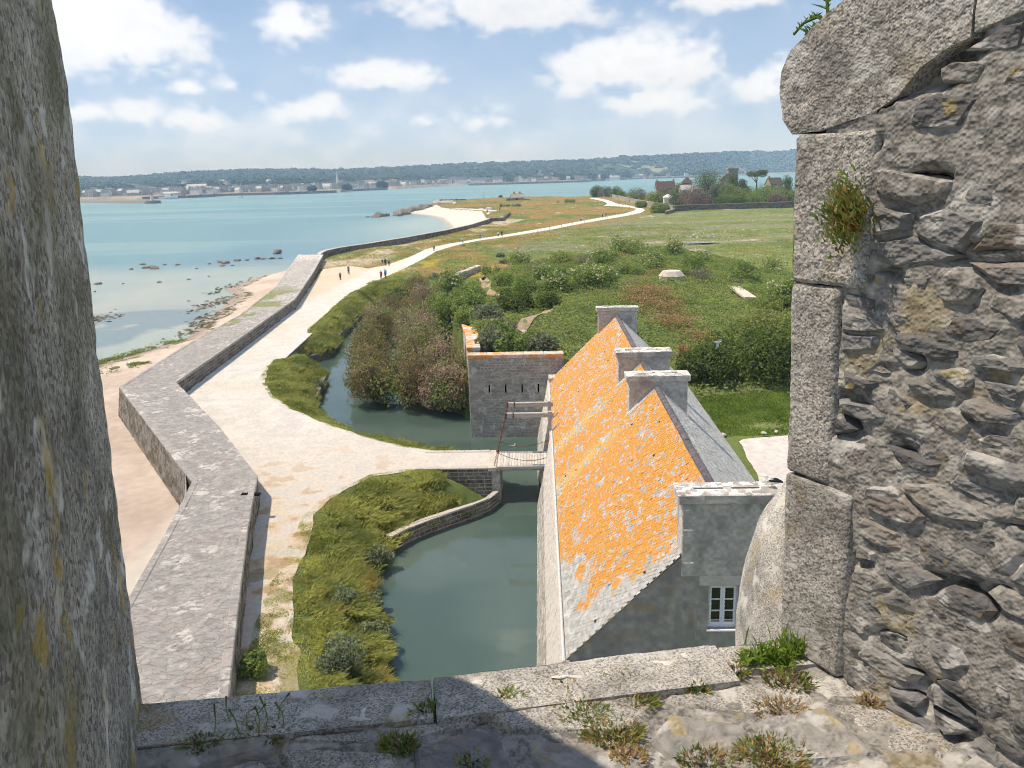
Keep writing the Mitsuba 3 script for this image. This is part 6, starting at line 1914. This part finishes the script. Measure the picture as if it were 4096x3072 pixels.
# pebbles and wrack along the tide line
n = 1500
q = []
for (x, y), (sx, sy), m in (((-61.5, 158), (1.3, 5), 170), ((-56.0, 141), (1.2, 5), 150), ((-54.0, 128), (.9, 5), 80), ((-68, 184), (1.2, 7), 70), ((-112, 120), (1.5, 1.5), 0)):
    q.append(g.normal(size=(m, 2)) * (sx, sy) + (x, y))
q.append(g.normal(size=(170, 2)) * (1.6, 3.0) + (-76.2, 141.5))
q = np.vstack(q)
zz_ = np.maximum(ground_z(q[:, 0], q[:, 1]), -3.05)
base = trimesh.creation.icosphere(0, 1.0)
bv, bf = np.array(base.vertices), np.array(base.faces)
mb = MB()
sc = g.uniform(.10, .42, len(q))
V = (bv[None] * (1 + .35 * g.normal(size=(len(q), len(bv), 1))) * sc[:, None, None] * [1, 1, .6] + np.c_[q, zz_][:, None]).reshape(-1, 3)
stuff('beach_stones', (V, (bf[None] + (np.arange(len(q)) * len(bv))[:, None, None]).reshape(-1, 3)), 'shore_rock', 'dark stones and wrack strewn along the tide line', 'stones')
wr = [(-57.6, 96), (-56.6, 104), (-55.2, 109.5), (-53.4, 115.5), (-52.6, 120)]
lw = sg.LineString(wr)
q = np.array([lw.interpolate(t, normalized=True).coords[0] for t in g.uniform(0, 1, 5200)]) + g.normal(size=(5200, 2)) * (.75, .5)
q = np.vstack([q, g.normal(size=(900, 2)) * (1.4, .8) + (-51.2, 97.5), g.normal(size=(500, 2)) * (1.0, .4) + (-49.2, 99.5)])
keep = meshkit.fbm(np.c_[q, q[:, 0] * 0] * .7, 3, 4) > .44
q = q[keep]
stuff('seaweed', leaves(np.c_[q, ground_z(q[:, 0], q[:, 1]) + g.uniform(.02, .25, len(q))], np.full(len(q), .24), g, .6), 'leaf_bramble', 'dark seaweed heaped along the tide line', 'seaweed')

# concrete look-out on the mound, and the slab
bk = thing('bunker', 'small pale concrete look-out with a faceted roof on the crest of the mound', 'bunker')
a = np.arange(8) * np.pi / 4 + .30


def octa(r, z):
    return np.stack([17.7 + r * np.cos(a), 115.2 + r * np.sin(a) * .9, np.full(8, z)], 1)


bz = 4.75
part(bk, 'wall', arr(m3.Manifold.hull_points(np.vstack([octa(1.78, bz - .8), octa(1.78, bz + .62)])) - m3.Manifold.cube([.7, .5, .16]).translate([17.3, 113.35, bz + .12])), 'concrete')
part(bk, 'roof', arr(m3.Manifold.hull_points(np.vstack([octa(1.80, bz + .63), octa(1.84, bz + .70), octa(1.30, bz + 1.32), octa(1.15, bz + 1.38)]))), 'concrete')
part(bk, 'viewing_slot', box(17.33, 17.97, 113.72, 113.76, bz + .12, bz + .27), 'black_slit')
sb = arr(bevel_box(-.75, .75, -4.4, 4.4, -.16, .16, .03))
rt = math.radians(2)
one('concrete_slab', (np.c_[25.9 + sb[0][:, 0], 109.6 + sb[0][:, 1], 3.75 + sb[0][:, 2] + (sb[0][:, 1]) * .030 - sb[0][:, 0] * .05], sb[1]), 'concrete', 'long pale concrete slab lying on the right slope of the mound', 'slab')
for i, t_ in enumerate(tracks):
    l = t_.buffer(-.25)
    v, f = poly_sheet(ragged(np.array(t_.exterior.coords), .12, .5, 70 + i), 0)
    v[:, 2] = ground_z(v[:, 0], v[:, 1]) + .10
    struct('dirt_path' if i == 0 else 'dirt_path_001', (v, f), 'trodden_earth', True, 'trodden dirt path on the rampart', 'path')

# fence of the meadow: posts, rails and wires
fe = thing('field_fence', 'grey wooden post and wire fence with a small gate crossing the meadow', 'fence')
FP = [(-6.4, 200.5), (-5.8, 200.8), (-5.95, 213), (-5.9, 226.5), (-5.85, 240), (-5.8, 253.9), (-4.9, 262), (-3.6, 268.5), (-2.2, 278), (-.6, 289), (3.6, 304), (8.2, 316.5), (13.0, 334), (18.2, 350.0), (24.0, 366), (30.3, 384), (41.0, 399)]
for x, y in FP + [(-4.1, 203.4), (-6.5, 202.4), (-2.4, 206.0)]:
    hh = 1.35 if y < 215 else 1.2
    part(fe, 'post', arr(bevel_box(x - .08, x + .08, y - .08, y + .08, -.5, hh, .02)), 'grey_beam')
for hgt in (.45, .8, 1.1):
    part(fe, 'wire', tube([(x, y, hgt) for x, y in FP[1:]], .012, 4), 'grey_beam')
part(fe, 'rail', arr(bevel_box(-5.8, -4.1, 200.9, 201.0, .95, 1.08, .02)), 'grey_beam')
part(fe, 'rail', arr(bevel_box(-5.8, -4.1, 200.9, 201.0, .45, .58, .02)), 'grey_beam')
one('fence_post', arr(bevel_box(-20.6, -20.44, 162.6, 162.76, -.4, 1.5, .02)), 'grey_beam', 'single grey post at the end of the hedge strip by the moat', 'post')
one('marker_post', tube([(-50.5, 796, -1), (-50.5, 796, 5.5)], .18, 6), 'grey_beam', 'thin tall post on the far shore left of the stone hut', 'post')
# a litter of stones by the abutment, the lawn edge and below the bastion corner
for i, (x, y, r, lab) in enumerate(((13.2, 60.3, .42, 'pale flat stone at the left end of the lawn edge'), (16.3, 60.6, .26, 'tan stone at the lawn edge by the courtyard'), (17.3, 60.9, .22, 'smaller tan stone at the right end of the lawn edge'), (-2.0, 80.6, .5, 'pale stone on the dirt path inside the bastion'), (-1.7, 83.0, .45, 'second pale stone on the dirt path inside the bastion'))):
    rock(x, y, float(ground_z(np.array([x]), np.array([y]))[0]) + .12, r, 640 + i, lab, name='loose_stone', mat='concrete', flat=.5)

# ================================================================== THE FAR SHORE
g = np.random.default_rng(171)
SHORE = [(-3200, 1150), (-1500, 1200), (-900, 1300), (-640, 1390), (-575, 1430), (-562, 1539), (-471, 1537), (-375, 1603), (-400, 1700), (-323, 1916), (-363, 2100), (-283, 2206), (-197, 2390), (-107, 2376), (60, 2450), (133, 2480), (184, 2750), (300, 3050), (387, 3200), (564, 3154), (800, 3600), (979, 4000), (1270, 4300), (2200, 4700), (4200, 5200)]
sx_, sy_ = np.array([q[0] for q in SHORE]), np.array([q[1] for q in SHORE])
# as a function of bearing (x over y)
sb_ = sx_ / sy_
order = np.argsort(sb_)
sb_, sy_ = sb_[order], sy_[order]
HILL = [(-2.2, 60), (-1.0, 66), (-.70, 60), (-.543, 62), (-.482, 56), (-.412, 71), (-.324, 74), (-.232, 64), (-.173, 67), (-.097, 73), (-.025, 78), (.054, 79), (.117, 89), (.193, 94), (.286, 96), (.6, 96), (1.2, 90)]
hb_, hh_ = np.array([q[0] for q in HILL]), np.array([q[1] for q in HILL])


def hill_z(b, y):
    s0 = np.interp(b, sb_, sy_)
    yc = np.maximum(4000, s0 + 1000)
    top = (np.interp(b, hb_, hh_) - 19) * yc / 4000 + 19 - 8
    t = np.clip((y - s0 - 250) / (yc - s0 - 250), 0, 1)
    rise = t ** 1.25
    z = 1.2 + 3.0 * np.clip((y - s0) / 60, 0, 1) + (top - 4) * rise
    und = (meshkit.fbm(np.stack([b * y * .0016, y * .0016, y * 0], -1), 3, 3) - .5) * 26 * np.clip(t * 3, 0, 1) * np.clip((1 - t) * 4, .12, 1)
    z = z + und
    z = np.where(y > yc, top + 3.0 - (y - yc) * .02, z)
    return np.where(y < s0, -4.0, z)


bb = np.linspace(-1.25, 1.0, 340)
tt = np.r_[np.linspace(-.02, .0, 3), np.linspace(.004, 1.0, 46), np.linspace(1.05, 1.5, 8)]
s0 = np.interp(bb, sb_, sy_)
yc = np.maximum(4000, s0 + 1000)
Y = s0[None] + tt[:, None] * (yc - s0)[None]
B = np.broadcast_to(bb[None], Y.shape)
Zh = hill_z(B, Y)
Zh[:3] = np.array([-5.0, -4.0, -2.4])[:, None]
Vh = np.stack([B * Y, Y, Zh], -1).reshape(-1, 3)
i, j = np.meshgrid(np.arange(len(tt) - 1), np.arange(len(bb) - 1), indexing='ij')
kk = (i * len(bb) + j).ravel()


def fields_color(p, n, uv):
    a, b = p.x * .0052 + .5 * noise(p.x * .003, p.y * .003), p.y * .0030
    d1, d2, r = voronoi(a, b)
    mid = fbm(p.x * .02, p.y * .02, 0.0, 3)
    col = mix(C(.050, .080, .032), C(.10, .13, .05), smoothstep(.2, .8, r))
    col = mix(col, C(.30, .24, .13), smoothstep(.80, .84, r))
    col = mix(col, C(.24, .25, .12), smoothstep(.70, .72, r) * smoothstep(.80, .78, r))
    col = mix(col, C(.05, .075, .03), smoothstep(.12, .05, d2 - d1))
    shore = smoothstep(4.6, 2.2, p.z)
    return mix(col, C(.40, .36, .30), shore * .8) * (.7 + .6 * mid)


diffuse('far_fields', fields_color)
struct('hills', (Vh, np.stack([kk, kk + 1, kk + len(bb) + 1, kk + len(bb)], 1)), 'far_fields', True, 'low wooded hills with fields behind the far shore', 'hills')
# woods and hedgerows on the hills
base = trimesh.creation.icosphere(1, 1.0)
bv, bf = np.array(base.vertices), np.array(base.faces)
n = 6500
b = g.uniform(-.66, .44, n)
t = g.uniform(0, 1, n) ** .8
s0 = np.interp(b, sb_, sy_)
yc = np.maximum(4000, s0 + 1000)
y = s0 + 120 + t * (yc - s0 - 100)
x = b * y
k1 = meshkit.fbm(np.stack([x * .0040, y * .0022, x * 0], 1), 4, 31)
keep = g.uniform(size=n) < np.clip((k1 - .43) * 9, .10, 1) * np.clip(.25 + t * 1.5, 0, 1)
# an unbroken line of trees along the crest
bc = np.linspace(-.66, .44, 620)
sc0 = np.interp(bc, sb_, sy_)
ycc = np.maximum(4000, sc0 + 1000) - 15
x, y, = np.r_[x[keep], bc * ycc], np.r_[y[keep], ycc]
b = x / y
r = g.uniform(7, 15, len(x)) * np.clip(y / 3200, .55, 1.3)
z = hill_z(b, y)
V = (bv[None] * (1 + .22 * g.normal(size=(len(x), len(bv), 1))) * np.stack([r * 1.35, r * 1.35, r * .62], 1)[:, None] + np.stack([x, y, z + r * .30], 1)[:, None]).reshape(-1, 3)
F = (bf[None] + (np.arange(len(x)) * len(bv))[:, None, None]).reshape(-1, 3)
put('hill_woods', (V, F), 'far_wood')
tag('hill_woods', 'woods and hedgerows covering the hills behind the far shore', 'woods', kind='stuff')

bsdf('house_white', (.70, .685, .645), .9, .2)
bsdf('house_stone', (.36, .345, .31), .9, .2)
bsdf('house_tan', (.40, .345, .28), .9, .2)
bsdf('far_slate', (.13, .135, .15), .8, .3)
bsdf('far_tile', (.115, .092, .075), .85, .2)
bsdf('pale_roof', (.50, .50, .49), .7, .3)


def house(name, label, x, y, w, d, eaves, ridge, rot, wall, roof, group=None, z=None, chimneys=1, windows=0, cat='house'):
    k = thing(name, label, cat, group)
    z = float(hill_z(np.array([x / y]), np.array([y]))[0]) - .4 if z is None else z
    c, s = math.cos(rot), math.sin(rot)

    def pl(v):
        v = np.asarray(v, float)
        return np.c_[x + v[:, 0] * c - v[:, 1] * s, y + v[:, 0] * s + v[:, 1] * c, z + v[:, 2]]
    V = np.array([[-w / 2, -d / 2, -3], [w / 2, -d / 2, -3], [w / 2, d / 2, -3], [-w / 2, d / 2, -3], [-w / 2, -d / 2, eaves], [w / 2, -d / 2, eaves], [w / 2, d / 2, eaves], [-w / 2, d / 2, eaves], [-w / 2, 0, ridge - .1], [w / 2, 0, ridge - .1]])
    mb = MB()
    mb.add(pl(V), np.array([[0, 1, 5, 4], [1, 2, 6, 5], [2, 3, 7, 6], [3, 0, 4, 7]]))
    mb.add(pl(V), np.array([[5, 6, 9], [7, 4, 8]]))
    part(k, 'wall', mb.mesh(), wall)
    o = .3
    R = np.array([[-w / 2 - o, -d / 2 - o, eaves - .2], [w / 2 + o, -d / 2 - o, eaves - .2], [w / 2 + o, 0, ridge], [-w / 2 - o, 0, ridge], [w / 2 + o, d / 2 + o, eaves - .2], [-w / 2 - o, d / 2 + o, eaves - .2]])
    R2 = R - [0, 0, .25]
    rk = part(k, 'roof', (pl(np.vstack([R, R2])), np.array([[0, 1, 2, 3], [3, 2, 4, 5], [7, 6, 9, 8], [8, 9, 11, 10], [0, 6, 7, 1], [4, 10, 11, 5], [1, 7, 8, 2], [2, 8, 10, 4], [3, 9, 6, 0], [5, 11, 9, 3]])), roof)
    for i in range(chimneys):
        cx = (-w / 2 + .7) if i == 0 else (w / 2 - .7)
        v, f = box(cx - .5, cx + .5, -.45, .45, ridge - 1.2, ridge + 1.2)
        put(numbered(f'{rk}__chimney'), (pl(v), f), wall)
    for i in range(windows):
        cx = -w / 2 + w * (i + .5) / windows
        for zz in ((.9, 2.3), (3.6, 5.0)) if eaves > 5 else ((.9, 2.2),):
            v, f = box(cx - .5, cx + .5, -d / 2 - .04, -d / 2 + .02, *zz)
            part(k, 'window', (pl(v), f), 'dark_pane')
    return k


# the town along the quay and the bay: rows of houses
rows = [(-.53, -.42, 44, 40, 170), (-.42, -.235, 88, 22, 120), (-.235, -.10, 44, 22, 140), (-.10, .02, 18, 25, 110), (.02, .17, 16, 30, 160)]
KIND = {'house_white': ('town_house', 'small white house with a grey roof in the town on the far shore', 'white houses of the far town'), 'house_stone': ('stone_house', 'small grey stone house in the town on the far shore', 'grey stone houses of the far town'), 'house_tan': ('tan_house', 'small sand coloured house in the town on the far shore', 'sand coloured houses of the far town')}
for b0, b1, n, d0, d1 in rows:
    for i in range(n):
        b = b0 + (b1 - b0) * (i + g.uniform(.1, .9)) / n
        yy = float(np.interp(b, sb_, sy_)) + g.uniform(d0, d1) + (120 if i % 4 == 0 else 0)
        wall = str(g.choice(['house_white', 'house_stone', 'house_tan'], p=[.36, .40, .24]))
        nm, lab, grp = KIND[wall]
        house(nm, lab, b * yy, yy, g.uniform(9, 20), g.uniform(8, 10), g.uniform(4.5, 8.0), 0 or g.uniform(9, 12.5), g.uniform(-.5, .5), wall, str(g.choice(['far_slate', 'far_tile', 'pale_roof'], p=[.66, .16, .18])), grp, chimneys=int(g.integers(1, 3)), windows=3 if i % 2 else 0)
# scattered houses up the hill side
for i in range(26):
    b = g.uniform(-.42, .22)
    s0 = float(np.interp(b, sb_, sy_))
    yy = s0 + g.uniform(300, 1300)
    house('hillside_house', 'tiny white house among the trees on the hillside', b * yy, yy, g.uniform(12, 20), 9, 5, 9.5, g.uniform(-.6, .6), 'house_white', str(g.choice(['far_slate', 'pale_roof'])), 'white houses scattered over the hillside')
# landmarks of the far shore
house('market_hall', 'largest building of the far town, with a wide white roof', -672, 1700, 38, 24, 11, 17.5, .1, 'house_tan', 'pale_roof', windows=6, chimneys=0, cat='hall', z=2.0)
house('villa', 'tall white villa with steep gables on the far waterfront', -212, 2395, 34, 14, 11, 20, .15, 'house_white', 'far_slate', windows=6, chimneys=2, z=1)
house('villa', 'second white villa joined to the right of the tall gabled one', -168, 2412, 40, 14, 9, 17, .1, 'house_white', 'far_slate', windows=7, chimneys=2, z=1)
house('villa', 'cream villa beside the big dark tree on the far waterfront', -112, 2430, 24, 12, 10, 18, .2, 'house_white', 'far_slate', windows=4, chimneys=2, z=1)
house('villa', 'narrow white villa with a pointed gable right of the big dark tree', -52, 2465, 16, 14, 11, 20, 1.5, 'house_white', 'far_slate', windows=3, z=1)
house('terrace', 'long tan terrace on the far waterfront right of the villas', 30, 2500, 60, 14, 7, 11, .05, 'house_tan', 'far_tile', windows=10, chimneys=2, z=1)
house('hangar', 'long low white industrial hall on the far right shore', 215, 2840, 92, 28, 9, 11.2, .1, 'house_white', 'pale_roof', windows=0, chimneys=0, cat='warehouse', z=.5)
house('shed', 'low grey hall right of the long white one', 360, 3230, 70, 24, 7, 10, .1, 'house_stone', 'far_slate', chimneys=0, z=1, cat='shed')
house('church', 'pale church with a thin spire in the far town', -402, 1760, 12, 30, 11, 17, .2, 'house_white', 'far_slate', chimneys=0, z=3, cat='church')
part('church', 'spire', arr(m3.Manifold.cylinder(24, 3.0, .2, 8).translate([-404, 1746, 14])), 'house_white')
house('boat_shed', 'low blue grey boat shed behind the harbour jetty', -612, 1440, 30, 14, 6, 8, .1, 'pale_roof', 'pale_roof', chimneys=0, z=0, cat='shed')
# dark trees among the waterfront houses
for i, (x, y, w, top, lab) in enumerate(((-82, 2450, 42, 27, 'big dark tree between the far villas'), (-8, 2520, 36, 22, 'dark round tree right of the pointed villa'), (75, 2560, 46, 24, 'dark tree clump right of the tan terrace'), (128, 2620, 50, 26, 'dark pine clump left of the long white hall'), (165, 2680, 44, 24, 'dark pine clump beside the long white hall'), (300, 3000, 60, 22, 'dark tree belt behind the grey hall'), (-340, 1890, 30, 14, 'dark tree at the bend of the far sea wall'), (-366, 1660, 22, 11, 'dark bush mass on the far point'), (-428, 1640, 18, 10, 'dark trees by the small marquees'), (-690, 1500, 26, 12, 'dark trees at the left end of the far town'), (210, 2750, 40, 20, 'dark pines at the left end of the long white hall'), (420, 3300, 70, 22, 'dark wood on the far right shore'))):
    tree('waterfront_tree', lab, x, y, w, top, 'far_wood', leaf=2.6, n=1600, z=1.5)
# harbour jetty with its light
jt = thing('harbour_jetty', 'long grey stone harbour jetty with a blunt end', 'jetty')
part(jt, 'wall', wall_band([(-1100, 1660), (-690, 1275), (-488, 1082)], [(-1086, 1650), (-684, 1262), (-478, 1068)], -4.5, .2), 'house_tan')
part(jt, 'end', arr(m3.Manifold.cylinder(5.4, 10.5, 9, 20).translate([-482, 1072, -4.8])), 'quay_face')
part(jt, 'parapet', wall_band([(-1100, 1660), (-690, 1275), (-490, 1084)], [(-1097, 1658), (-688, 1272), (-487.5, 1081)], .21, 1.6), 'house_stone')
lh = thing('lighthouse', 'small white light tower with a red lantern on the harbour jetty end', 'lighthouse')
part(lh, 'tower', arr(m3.Manifold.cylinder(7.6, 2.4, 1.5, 16).translate([-484, 1075, .5])), 'house_white')
bsdf('lamp_red', (.55, .08, .06), .5, .4)
part(lh, 'lantern', arr(m3.Manifold.cylinder(2.2, 1.3, 1.0, 12).translate([-484, 1075, 8.1])), 'lamp_red')
part(lh, 'gallery', arr(m3.Manifold.cylinder(.4, 2.2, 2.2, 16).translate([-484, 1075, 7.7])), 'house_stone')
# sea bank of boulders in front of the town
k = thing('far_sea_wall', 'dark rock armoured sea bank along the far town', 'sea wall')
pts_ = [(-640, 1388), (-573, 1428), (-560, 1537), (-470, 1535), (-373, 1601), (-398, 1698), (-330, 1900)]
v, f = wall_band(np.array(sg.LineString(pts_).offset_curve(10).coords), pts_, -4.5, 1.6)
part(k, 'bank', (v, f), 'quay_face')
k = thing('far_sea_wall', 'long low dark sea wall along the far right shore', 'sea wall')
pts_ = [(-190, 2384), (-107, 2370), (60, 2444), (131, 2474), (182, 2744), (298, 3044), (385, 3194), (562, 3148)]
part(k, 'wall', wall_band(np.array(sg.LineString(pts_).offset_curve(8).coords), pts_, -4.5, 2.4), 'quay_face')


# boats
def boat(name, label, x, y, L, rot, hull, cabin, mast=0, z=-3.1):
    k = thing(name, label, 'boat')
    xs = np.linspace(0, 1, 12)
    sec = []
    for t in xs:
        w = L * .16 * (1 - max(0, (t - .45) / .55) ** 2.2) * (.85 + .15 * min(1, t * 4))
        h = L * (.11 + .06 * t ** 2)
        sec.append([(t * L - L / 2, 0, -.02 * L), (t * L - L / 2, w * .75, .01 * L), (t * L - L / 2, w, h), (t * L - L / 2, 0, h * .98), (t * L - L / 2, -w, h), (t * L - L / 2, -w * .75, .01 * L)])
    V = np.array(sec).reshape(-1, 3)
    i, j = np.meshgrid(np.arange(11), np.arange(6), indexing='ij')
    F = np.stack([i * 6 + j, i * 6 + (j + 1) % 6, (i + 1) * 6 + (j + 1) % 6, (i + 1) * 6 + j], -1).reshape(-1, 4)
    F = np.vstack([F, [[0, 5, 4, 3], [0, 3, 2, 1]]])
    part(k, 'hull', turn((V, np.vstack([F[:, [0, 1, 2]], F[:, [0, 2, 3]]])), x, y, z, rot), hull)
    part(k, 'cabin', turn(arr(bevel_box(-L * .18, L * .16, -L * .10, L * .10, L * .11, L * .30, L * .02)), x, y, z, rot), cabin)
    part(k, 'windscreen', turn(arr(bevel_box(L * .165, L * .18, -L * .09, L * .09, L * .17, L * .27, L * .002)), x, y, z, rot), 'dark_pane')
    if mast:
        part(k, 'mast', turn(tube([(0, 0, L * .1), (0, 0, L * .1 + mast)], .12, 5), x, y, z, rot), 'house_white')


boat('motor_boat', 'small white motor boat out in the bay off the far point', -459, 1326, 9, 10, 'gull_white', 'house_white')
boat('ferry', 'white flat ferry boat beside the head of the harbour jetty', -604, 1404, 30, 5, 'gull_white', 'house_white')
boat('fishing_boat', 'blue hulled fishing boat behind the harbour jetty', -592, 1395, 14, 30, 'cloth_blue', 'house_white', 8)
boat('sail_boat', 'pale boat with a mast moored behind the harbour jetty', -640, 1372, 12, 20, 'gull_white', 'house_white', 13)
boat('sail_boat', 'white boat with a mast near the left end of the harbour jetty', -720, 1372, 12, 15, 'gull_white', 'house_white', 14)

# ================================================================== buildings on the island
ht = thing('stone_hut', 'lone stone hut with two chimneys on the point of the island', 'hut')


def hut_box(v):
    v = np.asarray(v, float)
    c, s = math.cos(.12), math.sin(.12)
    return np.c_[-17.6 + v[:, 0] * c - v[:, 1] * s, 703 + v[:, 0] * s + v[:, 1] * c, v[:, 2]]


bsdf('hut_stone', lambda p, n, uv: C(.34, .31, .26) * (.6 + .8 * fbm(p.x * 1.2, p.y * 1.2, p.z * 1.8, 4)), .9, .2)
v, f = prism_y(sg.Polygon([(-4.2, -.5), (4.2, -.5), (4.2, 2.2), (0, 5.0), (-4.2, 2.2)]), -5, 5)
part(ht, 'wall', (hut_box(np.c_[v[:, 1], v[:, 0], v[:, 2]]), f[:, ::-1]), 'hut_stone')
R = np.array([[-5.3, -4.5, 2.1], [5.3, -4.5, 2.1], [5.3, 0, 5.35], [-5.3, 0, 5.35], [5.3, 4.5, 2.1], [-5.3, 4.5, 2.1]])
part(ht, 'roof', (hut_box(np.vstack([R, R - [0, 0, .25]])), np.array([[0, 1, 2, 3], [3, 2, 4, 5], [7, 6, 9, 8], [8, 9, 11, 10], [0, 6, 7, 1], [4, 10, 11, 5], [1, 7, 8, 2], [2, 8, 10, 4], [3, 9, 6, 0], [5, 11, 9, 3]])), 'hut_stone')
for cx in (-2.2, 2.3):
    v, f = box(cx - .7, cx + .7, -.6, .6, 3.8, 6.7)
    part(ht, 'chimney', (hut_box(v), f), 'hut_stone')
v, f = box(5.0, 10.5, -3.5, 3.5, -.4, .9)
part(ht, 'yard_wall', (hut_box(v), f), 'hut_stone')
v, f = box(-1.0, .2, -4.26, -4.1, 0, 1.9)
part(ht, 'door', (hut_box(v), f), 'black_slit')
jt = thing('stone_jetty', 'low stone jetty at the seaward end of the rocky spit', 'jetty')
part(jt, 'wall', wall_band([(-83, 676), (-90.5, 742), (-86, 752)], [(-63.5, 676), (-72, 730), (-74, 745)], -3.6, .1), 'hut_stone')
part(jt, 'parapet', wall_band([(-83, 730), (-86, 748), (-62, 742)], [(-82.4, 730), (-85, 746.6), (-62, 740.6)], .1, .95), 'quay_face')


def garden_wall(label, pts_, h, mat='quay_face', cap=True, pillars=()):
    k = thing('garden_wall', label, 'wall')
    l = resample(pts_, 12.0)
    a = np.array(sg.LineString(l).offset_curve(.35).coords)
    b_ = np.array(sg.LineString(l).offset_curve(-.35).coords)
    part(k, 'wall', wall_band(a, b_, -.5, h), mat)
    a = np.array(sg.LineString(l).offset_curve(.5).coords)
    b_ = np.array(sg.LineString(l).offset_curve(-.5).coords)
    part(k, 'coping', wall_band(a, b_, h + .003, h + .25), 'hut_stone')
    for x, y in pillars:
        part(k, 'pillar', arr(bevel_box(x - .8, x + .8, y - .8, y + .8, -.3, h + 1.2, .1)), 'hut_stone')


garden_wall('long straight grey wall in front of the garden trees at the right of the field', [(66.8, 430.0), (79.5, 435.8), (96.8, 437.9), (111.4, 440.4), (150.0, 444.0)], 2.7)
garden_wall('low spur wall running out from the near corner of the garden wall', [(58.5, 402.9), (66.6, 429.5)], 1.2)
garden_wall('pale garden wall receding beside the path to the far shore', [(66.5, 431), (65.0, 452.1), (63.9, 488.2), (62.0, 532.5), (60.0, 572.1), (59.5, 647.5), (58.0, 746.5)], 2.6, 'hut_stone', True, [(58.4, 750.0), (60.0, 575.0)])
garden_wall('short grey wall at the seaward tip of the garden', [(45.5, 742), (54.5, 752)], 3.4, 'hut_stone')
house('garden_house', 'brown roofed house among the garden trees', 86.5, 600, 12.5, 8, 8.2, 13.0, 0, 'hut_stone', 'far_tile', None, 0, 2, 3)
house('greenhouse', 'pale grey roofed shed left of the long white roof in the garden', 95.3, 570, 7.0, 6, 7.6, 10.6, .2, 'house_stone', 'pale_roof', None, 0, 0, cat='shed')
house('greenhouse', 'long white roofed shed in the middle of the garden', 104.0, 565, 10.5, 6, 7.8, 10.4, .1, 'house_white', 'pale_roof', None, 0, 0, cat='shed')
house('red_roofed_house', 'house with a reddish roof beside the square tower in the garden', 131.0, 612, 7.0, 9, 12.6, 17.2, 1.4, 'hut_stone', 'far_tile', None, 0, 0)
house('cottage', 'tan roofed cottage at the right edge of the garden', 171.0, 640, 10.0, 8, 8.6, 13.2, .3, 'house_tan', 'far_tile', None, 0, 1)
tk = thing('square_tower', 'square brown stone tower rising above the garden trees', 'tower')
part(tk, 'wall', arr(bevel_box(133.6, 140.4, 620, 627, -.5, 19.4, .1)), 'hut_stone')
part(tk, 'parapet', arr(bevel_box(133.2, 140.8, 619.6, 627.4, 19.41, 20.6, .1)), 'hut_stone')
pv = thing('pavilion', 'pavilion with a pointed brown pyramid roof above the garden', 'pavilion')
part(pv, 'wall', arr(bevel_box(104.9, 111.1, 637, 643, -.5, 10.9, .1)), 'hut_stone')
part(pv, 'roof', arr(m3.Manifold.hull_points(np.array([[103.9, 636, 10.91], [112.1, 636, 10.91], [103.9, 644, 10.91], [112.1, 644, 10.91], [107.6, 640, 15.2], [108.4, 640, 15.2]]))), 'far_tile')
tn = thing('tent', 'white marquee between the bright green bush and the reddish scrub', 'tent')
part(tn, 'wall', arr(bevel_box(72.9, 77.6, 508, 513, -.2, 4.6, .05)), 'house_white')
part(tn, 'roof', arr(m3.Manifold.hull_points(np.array([[72.5, 507.6, 4.61], [78.0, 507.6, 4.61], [72.5, 513.4, 4.61], [78.0, 513.4, 4.61], [75.2, 510.5, 6.7]]))), 'house_white')

# look-alikes are told apart by their order along the view, left to right
WORDS = 'first second third fourth fifth sixth seventh eighth ninth tenth eleventh twelfth thirteenth fourteenth fifteenth sixteenth seventeenth eighteenth nineteenth twentieth'.split()
TENS = {2: 'twenty', 3: 'thirty', 4: 'forty', 5: 'fifty', 6: 'sixty', 7: 'seventy', 8: 'eighty', 9: 'ninety'}


def ordinal(n):
    if n > 100:
        return 'one hundred and ' + ordinal(n - 100)
    if n <= 20:
        return WORDS[n - 1]
    return {30: 'thirtieth', 40: 'fortieth', 50: 'fiftieth', 60: 'sixtieth', 70: 'seventieth', 80: 'eightieth', 90: 'ninetieth', 100: 'hundredth'}.get(n) or TENS[n // 10] + '-' + WORDS[n % 10 - 1]


def middle(key):
    v = np.vstack([meshkit.WRITTEN[d['filename']][0] for k, d in scene.items() if (k == key or k.startswith(key + '__')) and d.get('type') == 'ply'])
    return v.mean(0)


for grp, txt in (('green shrubs on the rampart', 'low green shrub on the rampart'), ('rocks standing in the shallows', 'weedy rock in the shallows'), ('boulders of the rocky spit', 'boulder of the rocky spit'),
                 ('white houses of the far town', 'white house of the far town'), ('grey stone houses of the far town', 'grey stone house of the far town'), ('sand coloured houses of the far town', 'sand coloured house of the far town'),
                 ('low shrubs of the meadow hedge strip', 'low grey shrub of the hedge strip'), ('white houses scattered over the hillside', 'tiny white house on the far hillside'), ('shrubs filling the walled garden', 'rounded shrub in the walled garden'), ('gulls resting on the field', 'small white gull on the field')):
    ks = [k for k, e in labels.items() if e.get('group') == grp]
    bear = {k: (lambda m: m[0] / m[1])(middle(k)) for k in ks}
    for i, k in enumerate(sorted(ks, key=bear.get)):
        labels[k]['label'] = f'{txt}, {ordinal(i + 1)} of them from the left'
